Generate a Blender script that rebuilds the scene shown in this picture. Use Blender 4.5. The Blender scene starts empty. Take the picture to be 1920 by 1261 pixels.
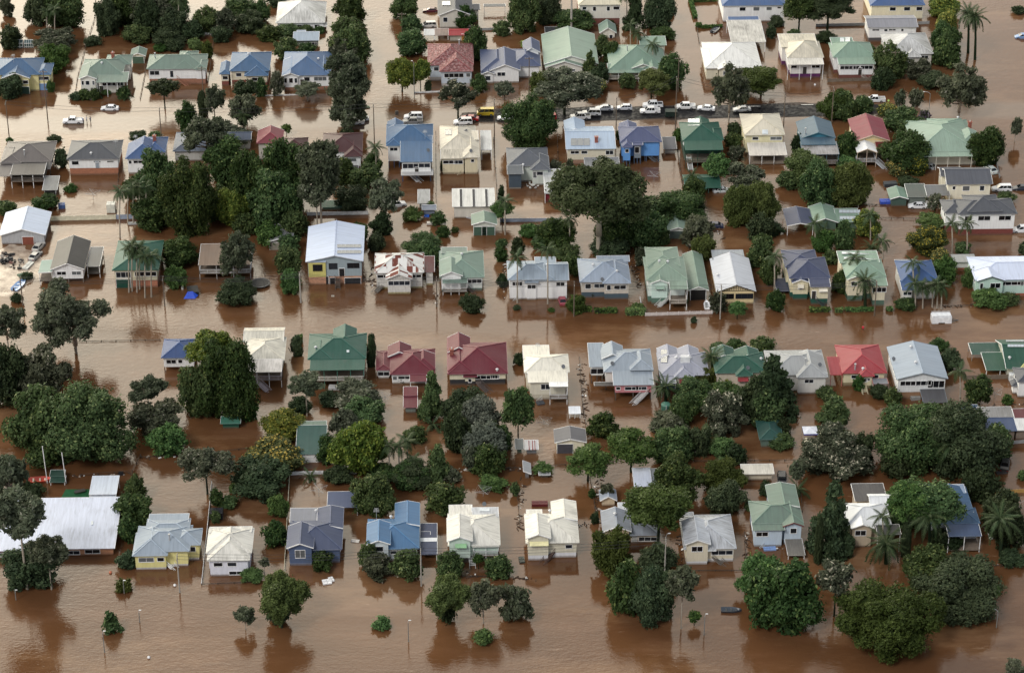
import bpy, math, random
import numpy as np
from mathutils import Vector, Matrix, Quaternion

SC = bpy.context.scene
COL = SC.collection
R = math.radians
random.seed(7)

# ------------------------------------------------------------------ camera
FPX, PITCH, YAW, CAMH = 4900.0, 30.0, 1.62, 288.0
cam_d = bpy.data.cameras.new('camera')
cam = bpy.data.objects.new('camera', cam_d)
COL.objects.link(cam)
cam.location = (0.0, -500.0, CAMH)
cam.rotation_euler = (R(90 - PITCH), 0, R(-YAW))
cam_d.sensor_width = 36.0
cam_d.lens = 36.0 * FPX / 1920.0
cam_d.clip_start = 1.0
cam_d.clip_end = 8000.0
SC.camera = cam

# ------------------------------------------------------------------ sky and sun
SUN_EL, SUN_AZ = 46.0, -142.0     # azimuth measured from +Y towards +X: behind the camera, to the left
world = bpy.data.worlds.new('World')
SC.world = world
world.use_nodes = True
nt = world.node_tree
for n in list(nt.nodes):
    nt.nodes.remove(n)
w_out = nt.nodes.new('ShaderNodeOutputWorld')
sky = nt.nodes.new('ShaderNodeTexSky')
sky.sky_type = 'NISHITA'
sky.sun_disc = False
sky.sun_elevation = R(SUN_EL)
sky.sun_rotation = R(SUN_AZ)
sky.dust_density = 3.0
sky.air_density = 1.0
sky.ozone_density = 1.0
bg = nt.nodes.new('ShaderNodeBackground')
bg.inputs['Strength'].default_value = 0.05
nt.links.new(sky.outputs[0], bg.inputs['Color'])
# broken cloud cover; the sun behind the camera lights the low cloud bank beyond the town
tc = nt.nodes.new('ShaderNodeTexCoord')
sun_dir = Vector((math.sin(R(SUN_AZ)) * math.cos(R(SUN_EL)), math.cos(R(SUN_AZ)) * math.cos(R(SUN_EL)), math.sin(R(SUN_EL))))
def wmath(op, a, b=None, clamp=False):
    n = nt.nodes.new('ShaderNodeMath'); n.operation = op; n.use_clamp = clamp
    for i, v in enumerate((a, b)):
        if v is None: continue
        if isinstance(v, (int, float)): n.inputs[i].default_value = v
        else: nt.links.new(v, n.inputs[i])
    return n.outputs[0]
glow_dir = Vector((math.sin(R(-30)) * math.cos(R(8)), math.cos(R(-30)) * math.cos(R(8)), math.sin(R(8))))
dot = nt.nodes.new('ShaderNodeVectorMath'); dot.operation = 'DOT_PRODUCT'
nrm = nt.nodes.new('ShaderNodeVectorMath'); nrm.operation = 'NORMALIZE'
nt.links.new(tc.outputs['Generated'], nrm.inputs[0])
nt.links.new(nrm.outputs[0], dot.inputs[0]); dot.inputs[1].default_value = glow_dir
g0 = wmath('MAXIMUM', dot.outputs['Value'], 0.0)
glow = wmath('POWER', g0, 6.5)
sep = nt.nodes.new('ShaderNodeSeparateXYZ'); nt.links.new(nrm.outputs[0], sep.inputs[0])
cn = nt.nodes.new('ShaderNodeTexNoise'); cn.inputs['Scale'].default_value = 7.0; cn.inputs['Detail'].default_value = 5.0
cmap = nt.nodes.new('ShaderNodeMapping'); cmap.inputs['Scale'].default_value = (1, 1, 2.2)
nt.links.new(nrm.outputs[0], cmap.inputs[0]); nt.links.new(cmap.outputs[0], cn.inputs['Vector'])
cl = wmath('MULTIPLY', wmath('SUBTRACT', cn.outputs['Fac'], 0.30), 2.3, True)
cmod = wmath('ADD', wmath('MULTIPLY', cl, 0.55), 0.62)
lum = wmath('MULTIPLY', wmath('MULTIPLY', glow, 11.8), cmod)
lum0 = wmath('MULTIPLY', cmod, 0.42)
cb = nt.nodes.new('ShaderNodeBackground'); cb.inputs['Color'].default_value = (1.0, 0.905, 0.70, 1)
nt.links.new(lum, cb.inputs['Strength'])
cb0 = nt.nodes.new('ShaderNodeBackground'); cb0.inputs['Color'].default_value = (0.96, 0.98, 1.0, 1)
nt.links.new(lum0, cb0.inputs['Strength'])
add0 = nt.nodes.new('ShaderNodeAddShader'); nt.links.new(cb.outputs[0], add0.inputs[0]); nt.links.new(cb0.outputs[0], add0.inputs[1])
addn = nt.nodes.new('ShaderNodeAddShader')
nt.links.new(bg.outputs[0], addn.inputs[0]); nt.links.new(add0.outputs[0], addn.inputs[1])
nt.links.new(addn.outputs[0], w_out.inputs['Surface'])

sun_d = bpy.data.lights.new('sun', 'SUN')
sun_d.energy = 1.5
sun_d.angle = R(14.0)
sun_d.color = (1.0, 0.965, 0.92)
sun = bpy.data.objects.new('sun', sun_d)
COL.objects.link(sun)
sun.rotation_euler = sun_dir.to_track_quat('Z', 'Y').to_euler()
sun.location = (0, 0, 400)

SC.view_settings.view_transform = 'Standard'
SC.view_settings.look = 'None'
SC.view_settings.gamma = 1.0
SC.view_settings.exposure = 0.06
SC.view_settings.use_curve_mapping = False

# ------------------------------------------------------------------ photo survey to ground positions
_cp, _sp, _cy, _sy = math.cos(R(PITCH)), math.sin(R(PITCH)), math.cos(R(YAW)), math.sin(R(YAW))
def ray(px, py):
    u, v = (px - 960.0) / FPX, (py - 630.5) / FPX
    fw, dn = _cp - v * _sp, _sp + v * _cp
    return (u * _cy + fw * _sy, -u * _sy + fw * _cy, -dn)
def at(px, py, z=0.0):
    dx, dy, dz = ray(px, py)
    t = (CAMH - z) / -dz
    return Vector((dx * t, -500.0 + dy * t, z))
def scl(py):
    return (py + 2200.0) / 333.0

# ------------------------------------------------------------------ helpers
def lin(c):
    return tuple(((v / 255.0) / 12.92 if v <= 10 else (((v / 255.0) + 0.055) / 1.055) ** 2.4) for v in c)

def newobj(name, data, parent=None, loc=None):
    o = bpy.data.objects.new(name, data)
    COL.objects.link(o)
    if parent is not None: o.parent = parent
    if loc is not None: o.location = loc
    return o

THINGS = []
def thing(name, cat, loc, rz=0.0, label=None, group=None):
    o = newobj(name, None, None, loc)
    o.empty_display_size = 0.5
    o.rotation_euler = (0, 0, rz)
    o['category'] = cat
    if label: o['label'] = label
    if group: o['group'] = group
    THINGS.append(o)
    return o

class MB:
    def __init__(s, origin=(0, 0, 0)):
        s.v = []; s.f = []; s.m = []; s.o = Vector(origin)
    def face(s, pts, mi=0):
        b = len(s.v)
        s.v += [Vector(p) - s.o for p in pts]
        s.f.append(tuple(range(b, b + len(pts)))); s.m.append(mi)
    def box(s, x0, x1, y0, y1, z0, z1, mi=0):
        P = [Vector(p) - s.o for p in ((x0,y0,z0),(x1,y0,z0),(x1,y1,z0),(x0,y1,z0),(x0,y0,z1),(x1,y0,z1),(x1,y1,z1),(x0,y1,z1))]
        b = len(s.v); s.v += P
        for q in ((0,3,2,1),(4,5,6,7),(0,1,5,4),(1,2,6,5),(2,3,7,6),(3,0,4,7)):
            s.f.append(tuple(b + i for i in q)); s.m.append(mi)
    def bar(s, a, b_, w, h, mi=0, up=(0,0,1)):
        a = Vector(a); b_ = Vector(b_); d = (b_ - a)
        if d.length < 1e-6: return
        d.normalize(); up = Vector(up)
        if abs(d.dot(up)) > 0.98: up = Vector((0,1,0))
        sx = d.cross(up).normalized(); uy = sx.cross(d).normalized()
        P = []
        for c in (a, b_):
            for i, j in ((-1,-1),(1,-1),(1,1),(-1,1)):
                P.append(c + sx * (i * w / 2) + uy * (j * h / 2) - s.o)
        b = len(s.v); s.v += P
        for q in ((0,1,2,3),(7,6,5,4),(0,4,5,1),(1,5,6,2),(2,6,7,3),(3,7,4,0)):
            s.f.append(tuple(b + i for i in q)); s.m.append(mi)
    def tube(s, pts, rad, n=6, mi=0, cap=True):
        pts = [Vector(p) for p in pts]; rings = []
        for i, p in enumerate(pts):
            d = (pts[min(i+1, len(pts)-1)] - pts[max(i-1, 0)])
            if d.length < 1e-9: d = Vector((0,0,1))
            d.normalize()
            up = Vector((0,0,1)) if abs(d.z) < 0.9 else Vector((1,0,0))
            sx = d.cross(up).normalized(); uy = sx.cross(d)
            r = rad[i] if hasattr(rad, '__len__') else rad
            b = len(s.v)
            for k in range(n):
                a = 2 * math.pi * k / n
                s.v.append(p + sx * (math.cos(a) * r) + uy * (math.sin(a) * r) - s.o)
            rings.append(b)
        for i in range(len(rings) - 1):
            for k in range(n):
                k2 = (k + 1) % n
                s.f.append((rings[i]+k, rings[i]+k2, rings[i+1]+k2, rings[i+1]+k)); s.m.append(mi)
        if cap:
            s.f.append(tuple(rings[0] + k for k in range(n))[::-1]); s.m.append(mi)
            s.f.append(tuple(rings[-1] + k for k in range(n))); s.m.append(mi)
    def mesh(s, name, mats, uv=False, smooth=False):
        me = bpy.data.meshes.new(name)
        me.from_pydata([tuple(v) for v in s.v], [], s.f)
        mats = mats if isinstance(mats, (list, tuple)) else [mats]
        for m in mats: me.materials.append(m)
        if len(mats) > 1: me.polygons.foreach_set('material_index', s.m)
        if uv:
            ul = me.uv_layers.new(name='UVMap')
            for p in me.polygons:
                n = p.normal
                u = Vector((0,0,1)).cross(n)
                u = Vector((1,0,0)) if u.length < 1e-4 else u.normalized()
                w = n.cross(u)
                for li in p.loop_indices:
                    c = me.vertices[me.loops[li].vertex_index].co
                    ul.data[li].uv = (c.dot(u), c.dot(w))
        if smooth: me.polygons.foreach_set('use_smooth', [True] * len(me.polygons))
        me.update()
        return me
    def build(s, name, mats, parent=None, uv=False, smooth=False):
        if not s.f: return None
        return newobj(name, s.mesh(name, mats, uv, smooth), parent)

# ------------------------------------------------------------------ materials
MATS = {}
def _new(name):
    m = bpy.data.materials.new(name); m.use_nodes = True
    b = m.node_tree.nodes['Principled BSDF']
    return m, m.node_tree, b
def _n(t, typ, **kw):
    n = t.nodes.new(typ)
    for k, v in kw.items(): setattr(n, k, v)
    return n
def noise(t, vec, scale, detail=3, rough=0.5):
    n = _n(t, 'ShaderNodeTexNoise'); n.inputs['Scale'].default_value = scale
    n.inputs['Detail'].default_value = detail; n.inputs['Roughness'].default_value = rough
    if vec is not None: t.links.new(vec, n.inputs['Vector'])
    return n.outputs['Fac']
def mapping(t, vec, sc, loc=(0,0,0)):
    n = _n(t, 'ShaderNodeMapping'); n.inputs['Scale'].default_value = sc; n.inputs['Location'].default_value = loc
    t.links.new(vec, n.inputs['Vector']); return n.outputs[0]
def mrange(t, val, a, b, c, d):
    n = _n(t, 'ShaderNodeMapRange'); t.links.new(val, n.inputs[0])
    for i, v in enumerate((a, b, c, d)): n.inputs[i+1].default_value = v
    return n.outputs[0]
def mixc(t, fac, a, b, mode='MIX'):
    n = _n(t, 'ShaderNodeMix', data_type='RGBA', blend_type=mode)
    for sock, v in ((n.inputs[0], fac), (n.inputs[6], a), (n.inputs[7], b)):
        if isinstance(v, (int, float)): sock.default_value = v
        elif isinstance(v, tuple): sock.default_value = (*v, 1) if len(v) == 3 else v
        else: t.links.new(v, sock)
    return n.outputs[2]
def fmath(t, op, a, b=0.0):
    n = _n(t, 'ShaderNodeMath', operation=op)
    for i, v in enumerate((a, b)):
        if isinstance(v, (int, float)): n.inputs[i].default_value = v
        else: t.links.new(v, n.inputs[i])
    return n.outputs[0]

def plain(c, rough=0.6, metal=0.0, var=0.12, scale=1.2, key=None):
    k = ('plain', c, rough, metal, var)
    if k in MATS: return MATS[k]
    m, t, b = _new('paint_%d_%d_%d' % c)
    tcn = _n(t, 'ShaderNodeTexCoord')
    f = noise(t, tcn.outputs['Object'], scale, 4)
    base = lin(c)
    dk = tuple(v * (1 - var * 1.6) for v in base); lt = tuple(min(1, v * (1 + var)) for v in base)
    t.links.new(mixc(t, mrange(t, f, 0.3, 0.7, 0, 1), dk, lt), b.inputs['Base Color'])
    b.inputs['Roughness'].default_value = rough; b.inputs['Metallic'].default_value = metal
    MATS[k] = m; return m

def wallmat(c, kind='board'):
    k = ('wall', c, kind)
    if k in MATS: return MATS[k]
    m, t, b = _new('wall_%s' % kind)
    tcn = _n(t, 'ShaderNodeTexCoord'); g = tcn.outputs['Object']
    base = lin(c)
    f = noise(t, mapping(t, g, (2.2, 2.2, 0.35)), 1.0, 5, 0.6)
    col = mixc(t, mrange(t, f, 0.35, 0.72, 0, 1), tuple(v * 0.90 for v in base), tuple(min(1, v * 1.05) for v in base))
    if kind == 'brick':
        br = _n(t, 'ShaderNodeTexBrick'); br.inputs['Scale'].default_value = 1.0
        br.inputs['Brick Width'].default_value = 0.46; br.inputs['Row Height'].default_value = 0.17
        br.inputs['Mortar Size'].default_value = 0.02
        sx = _n(t, 'ShaderNodeSeparateXYZ'); t.links.new(g, sx.inputs[0])
        cx = _n(t, 'ShaderNodeCombineXYZ'); t.links.new(fmath(t, 'ADD', sx.outputs[0], sx.outputs[1]), cx.inputs[0]); t.links.new(sx.outputs[2], cx.inputs[1])
        t.links.new(cx.outputs[0], br.inputs['Vector'])
        br.inputs['Color1'].default_value = (*[v * 0.8 for v in base], 1); br.inputs['Color2'].default_value = (*[min(1, v * 1.2) for v in base], 1)
        br.inputs['Mortar'].default_value = (*[min(1, v * 1.1 + 0.06) for v in base], 1)
        col = br.outputs['Color']
    elif kind == 'old':
        f2 = noise(t, mapping(t, g, (3.5, 3.5, 0.5)), 1.3, 6, 0.7)
        col = mixc(t, mrange(t, f2, 0.53, 0.72, 0, 0.6), col, (0.16, 0.13, 0.10))
    # flood tide mark: mud dried on the boards just over the waterline
    gw = _n(t, 'ShaderNodeNewGeometry'); s2 = _n(t, 'ShaderNodeSeparateXYZ'); t.links.new(gw.outputs['Position'], s2.inputs[0])
    hz = fmath(t, 'ADD', s2.outputs[2], fmath(t, 'MULTIPLY', f, 0.25))
    col = mixc(t, mrange(t, hz, 0.30, 0.70, 0.72, 0), col, (0.13, 0.080, 0.050))
    t.links.new(col, b.inputs['Base Color'])
    sz = _n(t, 'ShaderNodeSeparateXYZ'); t.links.new(g, sz.inputs[0])
    w = fmath(t, 'FRACT', fmath(t, 'MULTIPLY', sz.outputs[2], 5.5))
    bp = _n(t, 'ShaderNodeBump'); bp.inputs['Strength'].default_value = 0.35; bp.inputs['Distance'].default_value = 0.02
    t.links.new(w, bp.inputs['Height']); t.links.new(bp.outputs[0], b.inputs['Normal'])
    b.inputs['Roughness'].default_value = 0.7
    MATS[k] = m; return m

def roofmat(c, wx=0.2, kind='metal'):
    """painted corrugated roofing; wx = how weathered; kind metal / tile / rust / old"""
    k = ('roof', c, wx, kind)
    if k in MATS: return MATS[k]
    m, t, b = _new('roof_%s' % kind)
    uv = _n(t, 'ShaderNodeUVMap').outputs[0]
    oi = _n(t, 'ShaderNodeObjectInfo')
    off = _n(t, 'ShaderNodeVectorMath', operation='SCALE'); off.inputs[0].default_value = (37, 19, 0)
    t.links.new(oi.outputs['Random'], off.inputs[3])
    ad = _n(t, 'ShaderNodeVectorMath', operation='ADD'); t.links.new(uv, ad.inputs[0]); t.links.new(off.outputs[0], ad.inputs[1])
    g = ad.outputs[0]
    base = lin(c); _g = sum(base) / 3; _k = .92 if max(c) > 200 else .70
    base = tuple((v * .86 + _g * .14) * _k for v in base)
    streak = noise(t, mapping(t, g, (2.0, 0.16, 1)), 1.0, 5, 0.65)
    blot = noise(t, mapping(t, g, (0.25, 0.18, 1)), 1.0, 4, 0.6)
    col = mixc(t, mrange(t, streak, 0.32, 0.68, 0, 1), tuple(v * 0.84 for v in base), tuple(min(1, v * 1.10) for v in base))
    col = mixc(t, mrange(t, blot, 0.35, 0.7, 0, 0.38), col, tuple(min(1, v * 0.8 + 0.05) for v in base))
    if kind == 'metal':
        wn0 = _n(t, 'ShaderNodeTexWhiteNoise', noise_dimensions='1D')
        t.links.new(fmath(t, 'FLOOR', fmath(t, 'MULTIPLY', _sepx(t, g), 1.31)), wn0.inputs['W'])
        col = mixc(t, mrange(t, wn0.outputs['Value'], 0, 1, 0, .16), col, tuple(min(1, v * 1.25 + .03) for v in base))
        fr = fmath(t, 'FRACT', fmath(t, 'MULTIPLY', _sepx(t, g), 1.31))
        ln = mrange(t, fr, 0.0, 0.14, 0.20, 0.0)
        col = mixc(t, ln, col, tuple(v * 0.55 for v in base))
    if kind == 'tile':
        br = _n(t, 'ShaderNodeTexBrick'); br.inputs['Scale'].default_value = 1.0
        br.inputs['Brick Width'].default_value = 0.62; br.inputs['Row Height'].default_value = 0.5
        br.inputs['Mortar Size'].default_value = 0.05
        t.links.new(g, br.inputs['Vector'])
        br.inputs['Color1'].default_value = (*[v * 0.65 for v in base], 1); br.inputs['Color2'].default_value = (*[min(1, v * 1.45 + .02) for v in base], 1)
        br.inputs['Mortar'].default_value = (*[v * 0.4 for v in base], 1)
        col = mixc(t, mrange(t, noise(t, g, 1.6, 5, 0.7), 0.46, 0.66, 0, 0.6), br.outputs['Color'], (0.50, 0.38, 0.36))
    if kind == 'rust':
        sh = fmath(t, 'FLOOR', fmath(t, 'MULTIPLY', _sepx(t, g), 1.5))
        sv = fmath(t, 'FLOOR', fmath(t, 'MULTIPLY', _sepx(t, g, 1), 0.42))
        cx = _n(t, 'ShaderNodeCombineXYZ'); t.links.new(sh, cx.inputs[0]); t.links.new(sv, cx.inputs[1])
        wn = _n(t, 'ShaderNodeTexWhiteNoise'); t.links.new(cx.outputs[0], wn.inputs['Vector'])
        rf = mrange(t, fmath(t, 'ADD', wn.outputs['Value'], fmath(t, 'MULTIPLY', streak, 0.8)), 0.86, 0.94, 0, 1)
        col = mixc(t, rf, (0.62, 0.62, 0.60), mixc(t, blot, (0.085, 0.022, 0.018), (0.20, 0.06, 0.04)))
    if wx > 0:
        f2 = noise(t, mapping(t, g, (1.6, 0.22, 1)), 1.6, 6, 0.72)
        f3 = noise(t, mapping(t, g, (0.12, 0.12, 1)), 1.4, 3, 0.5)
        fm = fmath(t, 'ADD', f2, fmath(t, 'MULTIPLY', f3, 0.7))
        col = mixc(t, mrange(t, fm, 0.92 - 0.30 * wx, 1.22 - 0.2 * wx, 0, min(0.8, 0.25 + wx * 0.6)), col, (0.115, 0.11, 0.10))
    t.links.new(col, b.inputs['Base Color'])
    b.inputs['Roughness'].default_value = 0.55 if kind == 'metal' else 0.75
    b.inputs['Specular IOR Level'].default_value = 0.25
    wv = fmath(t, 'SINE', fmath(t, 'MULTIPLY', _sepx(t, g), 26.0))
    bp = _n(t, 'ShaderNodeBump'); bp.inputs['Strength'].default_value = 0.05; bp.inputs['Distance'].default_value = 0.02
    t.links.new(wv, bp.inputs['Height']); t.links.new(bp.outputs[0], b.inputs['Normal'])
    MATS[k] = m; return m
def _sepx(t, v, i=0):
    s = _n(t, 'ShaderNodeSeparateXYZ'); t.links.new(v, s.inputs[0]); return s.outputs[i]

def glassmat(c=(28, 34, 40)):
    k = ('glass', c)
    if k in MATS: return MATS[k]
    m, t, b = _new('window_glass')
    b.inputs['Base Color'].default_value = (*lin(c), 1); b.inputs['Roughness'].default_value = 0.08
    MATS[k] = m; return m

def leafmat(key, a, b_, c_=None, amt=0.0):
    """leaf colours a..b_, with a share of c_ (young leaves or flowers)"""
    if key in MATS: return MATS[key]
    m, t, b = _new('leaf_' + key)
    at_ = _n(t, 'ShaderNodeAttribute', attribute_name='tint')
    sx = _n(t, 'ShaderNodeSeparateColor'); t.links.new(at_.outputs['Color'], sx.inputs[0])
    oi = _n(t, 'ShaderNodeObjectInfo')
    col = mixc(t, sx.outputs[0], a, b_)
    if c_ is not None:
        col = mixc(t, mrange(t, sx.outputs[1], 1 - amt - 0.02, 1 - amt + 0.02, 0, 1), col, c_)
    hs = _n(t, 'ShaderNodeHueSaturation')
    t.links.new(col, hs.inputs['Color'])
    t.links.new(mrange(t, oi.outputs['Random'], 0, 1, 0.478, 0.522), hs.inputs['Hue'])
    rr = fmath(t, 'FRACT', fmath(t, 'MULTIPLY', oi.outputs['Random'], 7.31))
    t.links.new(mrange(t, rr, 0, 1, 0.72, 1.3), hs.inputs['Value'])
    t.links.new(mrange(t, rr, 0, 1, 0.95, 0.8), hs.inputs['Saturation'])
    t.links.new(hs.outputs[0], b.inputs['Base Color'])
    b.inputs['Roughness'].default_value = 0.6
    b.inputs['Specular IOR Level'].default_value = 0.12
    tr = _n(t, 'ShaderNodeBsdfTranslucent'); t.links.new(hs.outputs[0], tr.inputs['Color'])
    mx = _n(t, 'ShaderNodeMixShader'); mx.inputs[0].default_value = 0.22
    t.links.new(b.outputs[0], mx.inputs[1]); t.links.new(tr.outputs[0], mx.inputs[2])
    t.links.new(mx.outputs[0], t.nodes['Material Output'].inputs[0])
    MATS[key] = m; return m

def barkmat(key, c):
    if key in MATS: return MATS[key]
    m, t, b = _new('bark_' + key)
    tcn = _n(t, 'ShaderNodeTexCoord')
    f = noise(t, mapping(t, tcn.outputs['Object'], (6, 6, 1.5)), 2.0, 5, 0.7)
    base = lin(c)
    t.links.new(mixc(t, mrange(t, f, 0.35, 0.65, 0, 1), tuple(v * 0.5 for v in base), base), b.inputs['Base Color'])
    b.inputs['Roughness'].default_value = 0.85
    MATS[key] = m; return m

# ------------------------------------------------------------------ flood water
ROAD_A, ROAD_B = at(-60, 236), at(1980, 206)
def water_material():
    m, t, b = _new('flood_water')
    g = _n(t, 'ShaderNodeNewGeometry').outputs['Position']
    mud1, mud2 = lin((98, 68, 44)), lin((86, 58, 38))
    f = noise(t, mapping(t, g, (0.012, 0.03, 1)), 1.0, 5, 0.6)
    col = mixc(t, mrange(t, f, 0.35, 0.65, 0, 1), mud2, mud1)
    f2 = noise(t, mapping(t, g, (0.05, 0.16, 1)), 1.0, 6, 0.62)
    col = mixc(t, mrange(t, f2, 0.50, 0.75, 0, 0.35), col, lin((128, 94, 72)))
    f3 = noise(t, mapping(t, g, (0.02, 0.055, 1), (9, 4, 0)), 1.0, 8, 0.72)
    col = mixc(t, mrange(t, f3, 0.52, 0.68, 0, 0.55), col, lin((138, 108, 80)))
    f4 = noise(t, mapping(t, g, (0.09, 0.5, 1), (2, 8, 0)), 1.0, 9, 0.8)
    col = mixc(t, mrange(t, f4, 0.61, 0.70, 0, 0.5), col, lin((186, 160, 136)))
    # silt over the shallow road crown is greyer
    sx = _sepx(t, g, 0); sy = _sepx(t, g, 1)
    sl = (ROAD_B.y - ROAD_A.y) / (ROAD_B.x - ROAD_A.x)
    yy = fmath(t, 'SUBTRACT', sy, fmath(t, 'ADD', fmath(t, 'MULTIPLY', sx, sl), ROAD_A.y - sl * ROAD_A.x))
    dd = fmath(t, 'ABSOLUTE', fmath(t, 'ADD', yy, fmath(t, 'MULTIPLY', fmath(t, 'SUBTRACT', f2, 0.5), 3.0)))
    col = mixc(t, mrange(t, dd, 3.0, 6.0, 0.6, 0), col, lin((112, 98, 86)))
    t.links.new(col, b.inputs['Base Color'])
    b.inputs['Roughness'].default_value = 0.06
    b.inputs['IOR'].default_value = 1.42
    w1 = noise(t, mapping(t, g, (0.6, 1.1, 1)), 1.0, 4, 0.6)
    w2 = noise(t, mapping(t, g, (1.7, 2.6, 1), (5, 3, 0)), 1.0, 2, 0.5)
    reg = mrange(t, noise(t, mapping(t, g, (0.010, 0.018, 1), (3, 7, 0)), 1.0, 3, 0.5), 0.40, 0.62, 0.3, 1.35)
    h = fmath(t, 'MULTIPLY', fmath(t, 'ADD', fmath(t, 'MULTIPLY', w1, 0.7), fmath(t, 'MULTIPLY', w2, 0.30)), reg)
    bp = _n(t, 'ShaderNodeBump'); bp.inputs['Strength'].default_value = 0.5; bp.inputs['Distance'].default_value = 0.11
    t.links.new(h, bp.inputs['Height']); t.links.new(bp.outputs[0], b.inputs['Normal'])
    return m
mb = MB(); N = 24
mb.face([(-3500, -3000, 0), (3500, -3000, 0), (3500, 5000, 0), (-3500, 5000, 0)])
wo = mb.build('flood_water', water_material()); wo['kind'] = 'structure'

# dry crown of the asphalt road
def road_material():
    m, t, b = _new('asphalt')
    g = _n(t, 'ShaderNodeNewGeometry').outputs['Position']
    f = noise(t, g, 0.9, 6, 0.65)
    f2 = noise(t, mapping(t, g, (0.05, 0.6, 1)), 1.0, 4)
    col = mixc(t, mrange(t, f2, 0.35, 0.7, 0, 1), (0.008, 0.008, 0.010), (0.020, 0.020, 0.022))
    b.inputs['Specular IOR Level'].default_value = 0.12
    col = mixc(t, mrange(t, f, 0.62, 0.8, 0, 0.5), col, (0.16, 0.12, 0.09))
    z = _sepx(t, g, 2)
    col = mixc(t, mrange(t, z, 0.0, 0.05, 0.55, 0), col, (0.13, 0.09, 0.065))
    t.links.new(col, b.inputs['Base Color'])
    t.links.new(mrange(t, f, 0.4, 0.6, 0.25, 0.7), b.inputs['Roughness'])
    return m
def heightsheet(name, fn, nu, nv, mat, smooth=True):
    V = []; F = []
    for j in range(nv + 1):
        for i in range(nu + 1):
            V.append(tuple(fn(i / nu, j / nv)))
    for j in range(nv):
        for i in range(nu):
            a = j * (nu + 1) + i
            F.append((a, a + 1, a + nu + 2, a + nu + 1))
    me = bpy.data.meshes.new(name); me.from_pydata(V, [], F); me.materials.append(mat)
    me.polygons.foreach_set('use_smooth', [True] * len(me.polygons)); me.update()
    return newobj(name, me)
from mathutils import noise as mn
RA, RB = at(862, 219), at(1668, 203)
def road_fn(u, v):
    p = RA.lerp(RB, u)
    d = (v - 0.5) * 12.0
    end = min(1.0, min(u / 0.10, (1 - u) / 0.05))
    z = 0.16 * (end ** 0.7) - 0.18 * (abs(d) / 4.9) ** 2.4 + 0.07 * mn.noise(Vector((p.x * 0.12, d * 0.5, 0))) - 0.03
    return (p.x, p.y + d, z)
rd = heightsheet('road', road_fn, 160, 16, road_material()); rd['kind'] = 'structure'
pm = plain((215, 215, 210), 0.6, 0, 0.2)
for (xa, xb, yy) in ((1403, 1426, 201), (1502, 1525, 198), (1312, 1322, 204)):
    a = at(xa, yy); b2 = at(xb, yy)
    mb = MB(); zz = 0.16
    mb.face([(a.x, a.y, zz), (b2.x, a.y, zz), (b2.x, a.y + 0.32, zz), (a.x, a.y + 0.32, zz)])
    o = mb.build('road_marking', pm, None); o['kind'] = 'structure'

def mud_material():
    m, t, b = _new('wet_mud')
    g = _n(t, 'ShaderNodeNewGeometry').outputs['Position']
    f = noise(t, g, 0.5, 6, 0.7)
    t.links.new(mixc(t, mrange(t, f, 0.35, 0.68, 0, 1), (0.20, 0.14, 0.10), (0.55, 0.46, 0.36)), b.inputs['Base Color'])
    b.inputs['Roughness'].default_value = 0.35
    return m
MUDC = at(22, 505)
def mud_fn(u, v):
    x, y = (u - 0.5) * 17, (v - 0.5) * 30
    r = math.hypot(x / 7.5, y / 13.0)
    z = 0.22 * (1 - r * r) + 0.12 * mn.noise(Vector((x * 0.35, y * 0.35, 2))) - 0.03
    return (MUDC.x + x, MUDC.y + y, max(z, -0.4))
md = heightsheet('mud_bank', mud_fn, 30, 40, mud_material()); md['kind'] = 'structure'
# ------------------------------------------------------------------ houses
LAND = []          # landmarks used when things are described by what they stand beside
WHITE, CREAM = (238, 239, 238), (228, 222, 204)

def shell(mb, tops, th=0.10):
    """tops: polygons counter-clockwise from above; closed sheet of thickness th"""
    cnt = {}
    for poly in tops:
        mb.face(poly, 0)
        mb.face([(p[0], p[1], p[2] - th) for p in reversed(poly)], 0)
        for i in range(len(poly)):
            a = tuple(round(c, 4) for c in poly[i]); b = tuple(round(c, 4) for c in poly[(i + 1) % len(poly)])
            cnt[(a, b)] = 1
    for (a, b) in list(cnt):
        if (b, a) not in cnt:
            mb.face([a, (a[0], a[1], a[2] - th), (b[0], b[1], b[2] - th), b], 0)

class Wing: pass
def make_wing(spec, main, yw, idx):
    k, x0, x1, yb, yf = spec[:5]
    o = spec[5] if len(spec) > 5 else {}
    w = Wing(); w.k = k; w.opt = o; w.px = (x0, x1, yb, yf)
    w.oh = o.get('o', 0.45 if not o.get('posts') else 0.15)
    xm = (x0 + x1) / 2.0
    wl = o.get('yw', yw if main is None else None)
    if 'z' in o: z = o['z']
    elif 'fg' in o:      # street gable standing fg metres proud of the main front wall
        Yw = main.Y0 + main.oh - o['fg'] - w.oh
        g0 = at(xm, yf, 0).y; g1 = at(xm, yf, 1).y
        z = (g0 - Yw) / (g0 - g1)
    elif wl is not None:
        Yw = at(xm, wl).y - w.oh
        g0 = at(xm, yf, 0).y; g1 = at(xm, yf, 1).y
        z = (g0 - Yw) / (g0 - g1)
    else: z = main.z + o.get('dz', 0.0)
    z += 0.004 * idx
    w.z = z
    w.X0 = at(x0, yf, z).x + 0.003 * idx; w.X1 = at(x1, yf, z).x - 0.003 * idx
    w.Y0 = at(xm, yf, z).y + 0.003 * idx; w.Y1 = at(xm, yb, z).y - 0.003 * idx
    p = o.get('p', {'sk': 7, 'fl': 2}.get(k, 23))
    if k in ('gy', 'gx') and 'p' not in o: p = 22
    w.t = math.tan(R(p))
    return w

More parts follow.
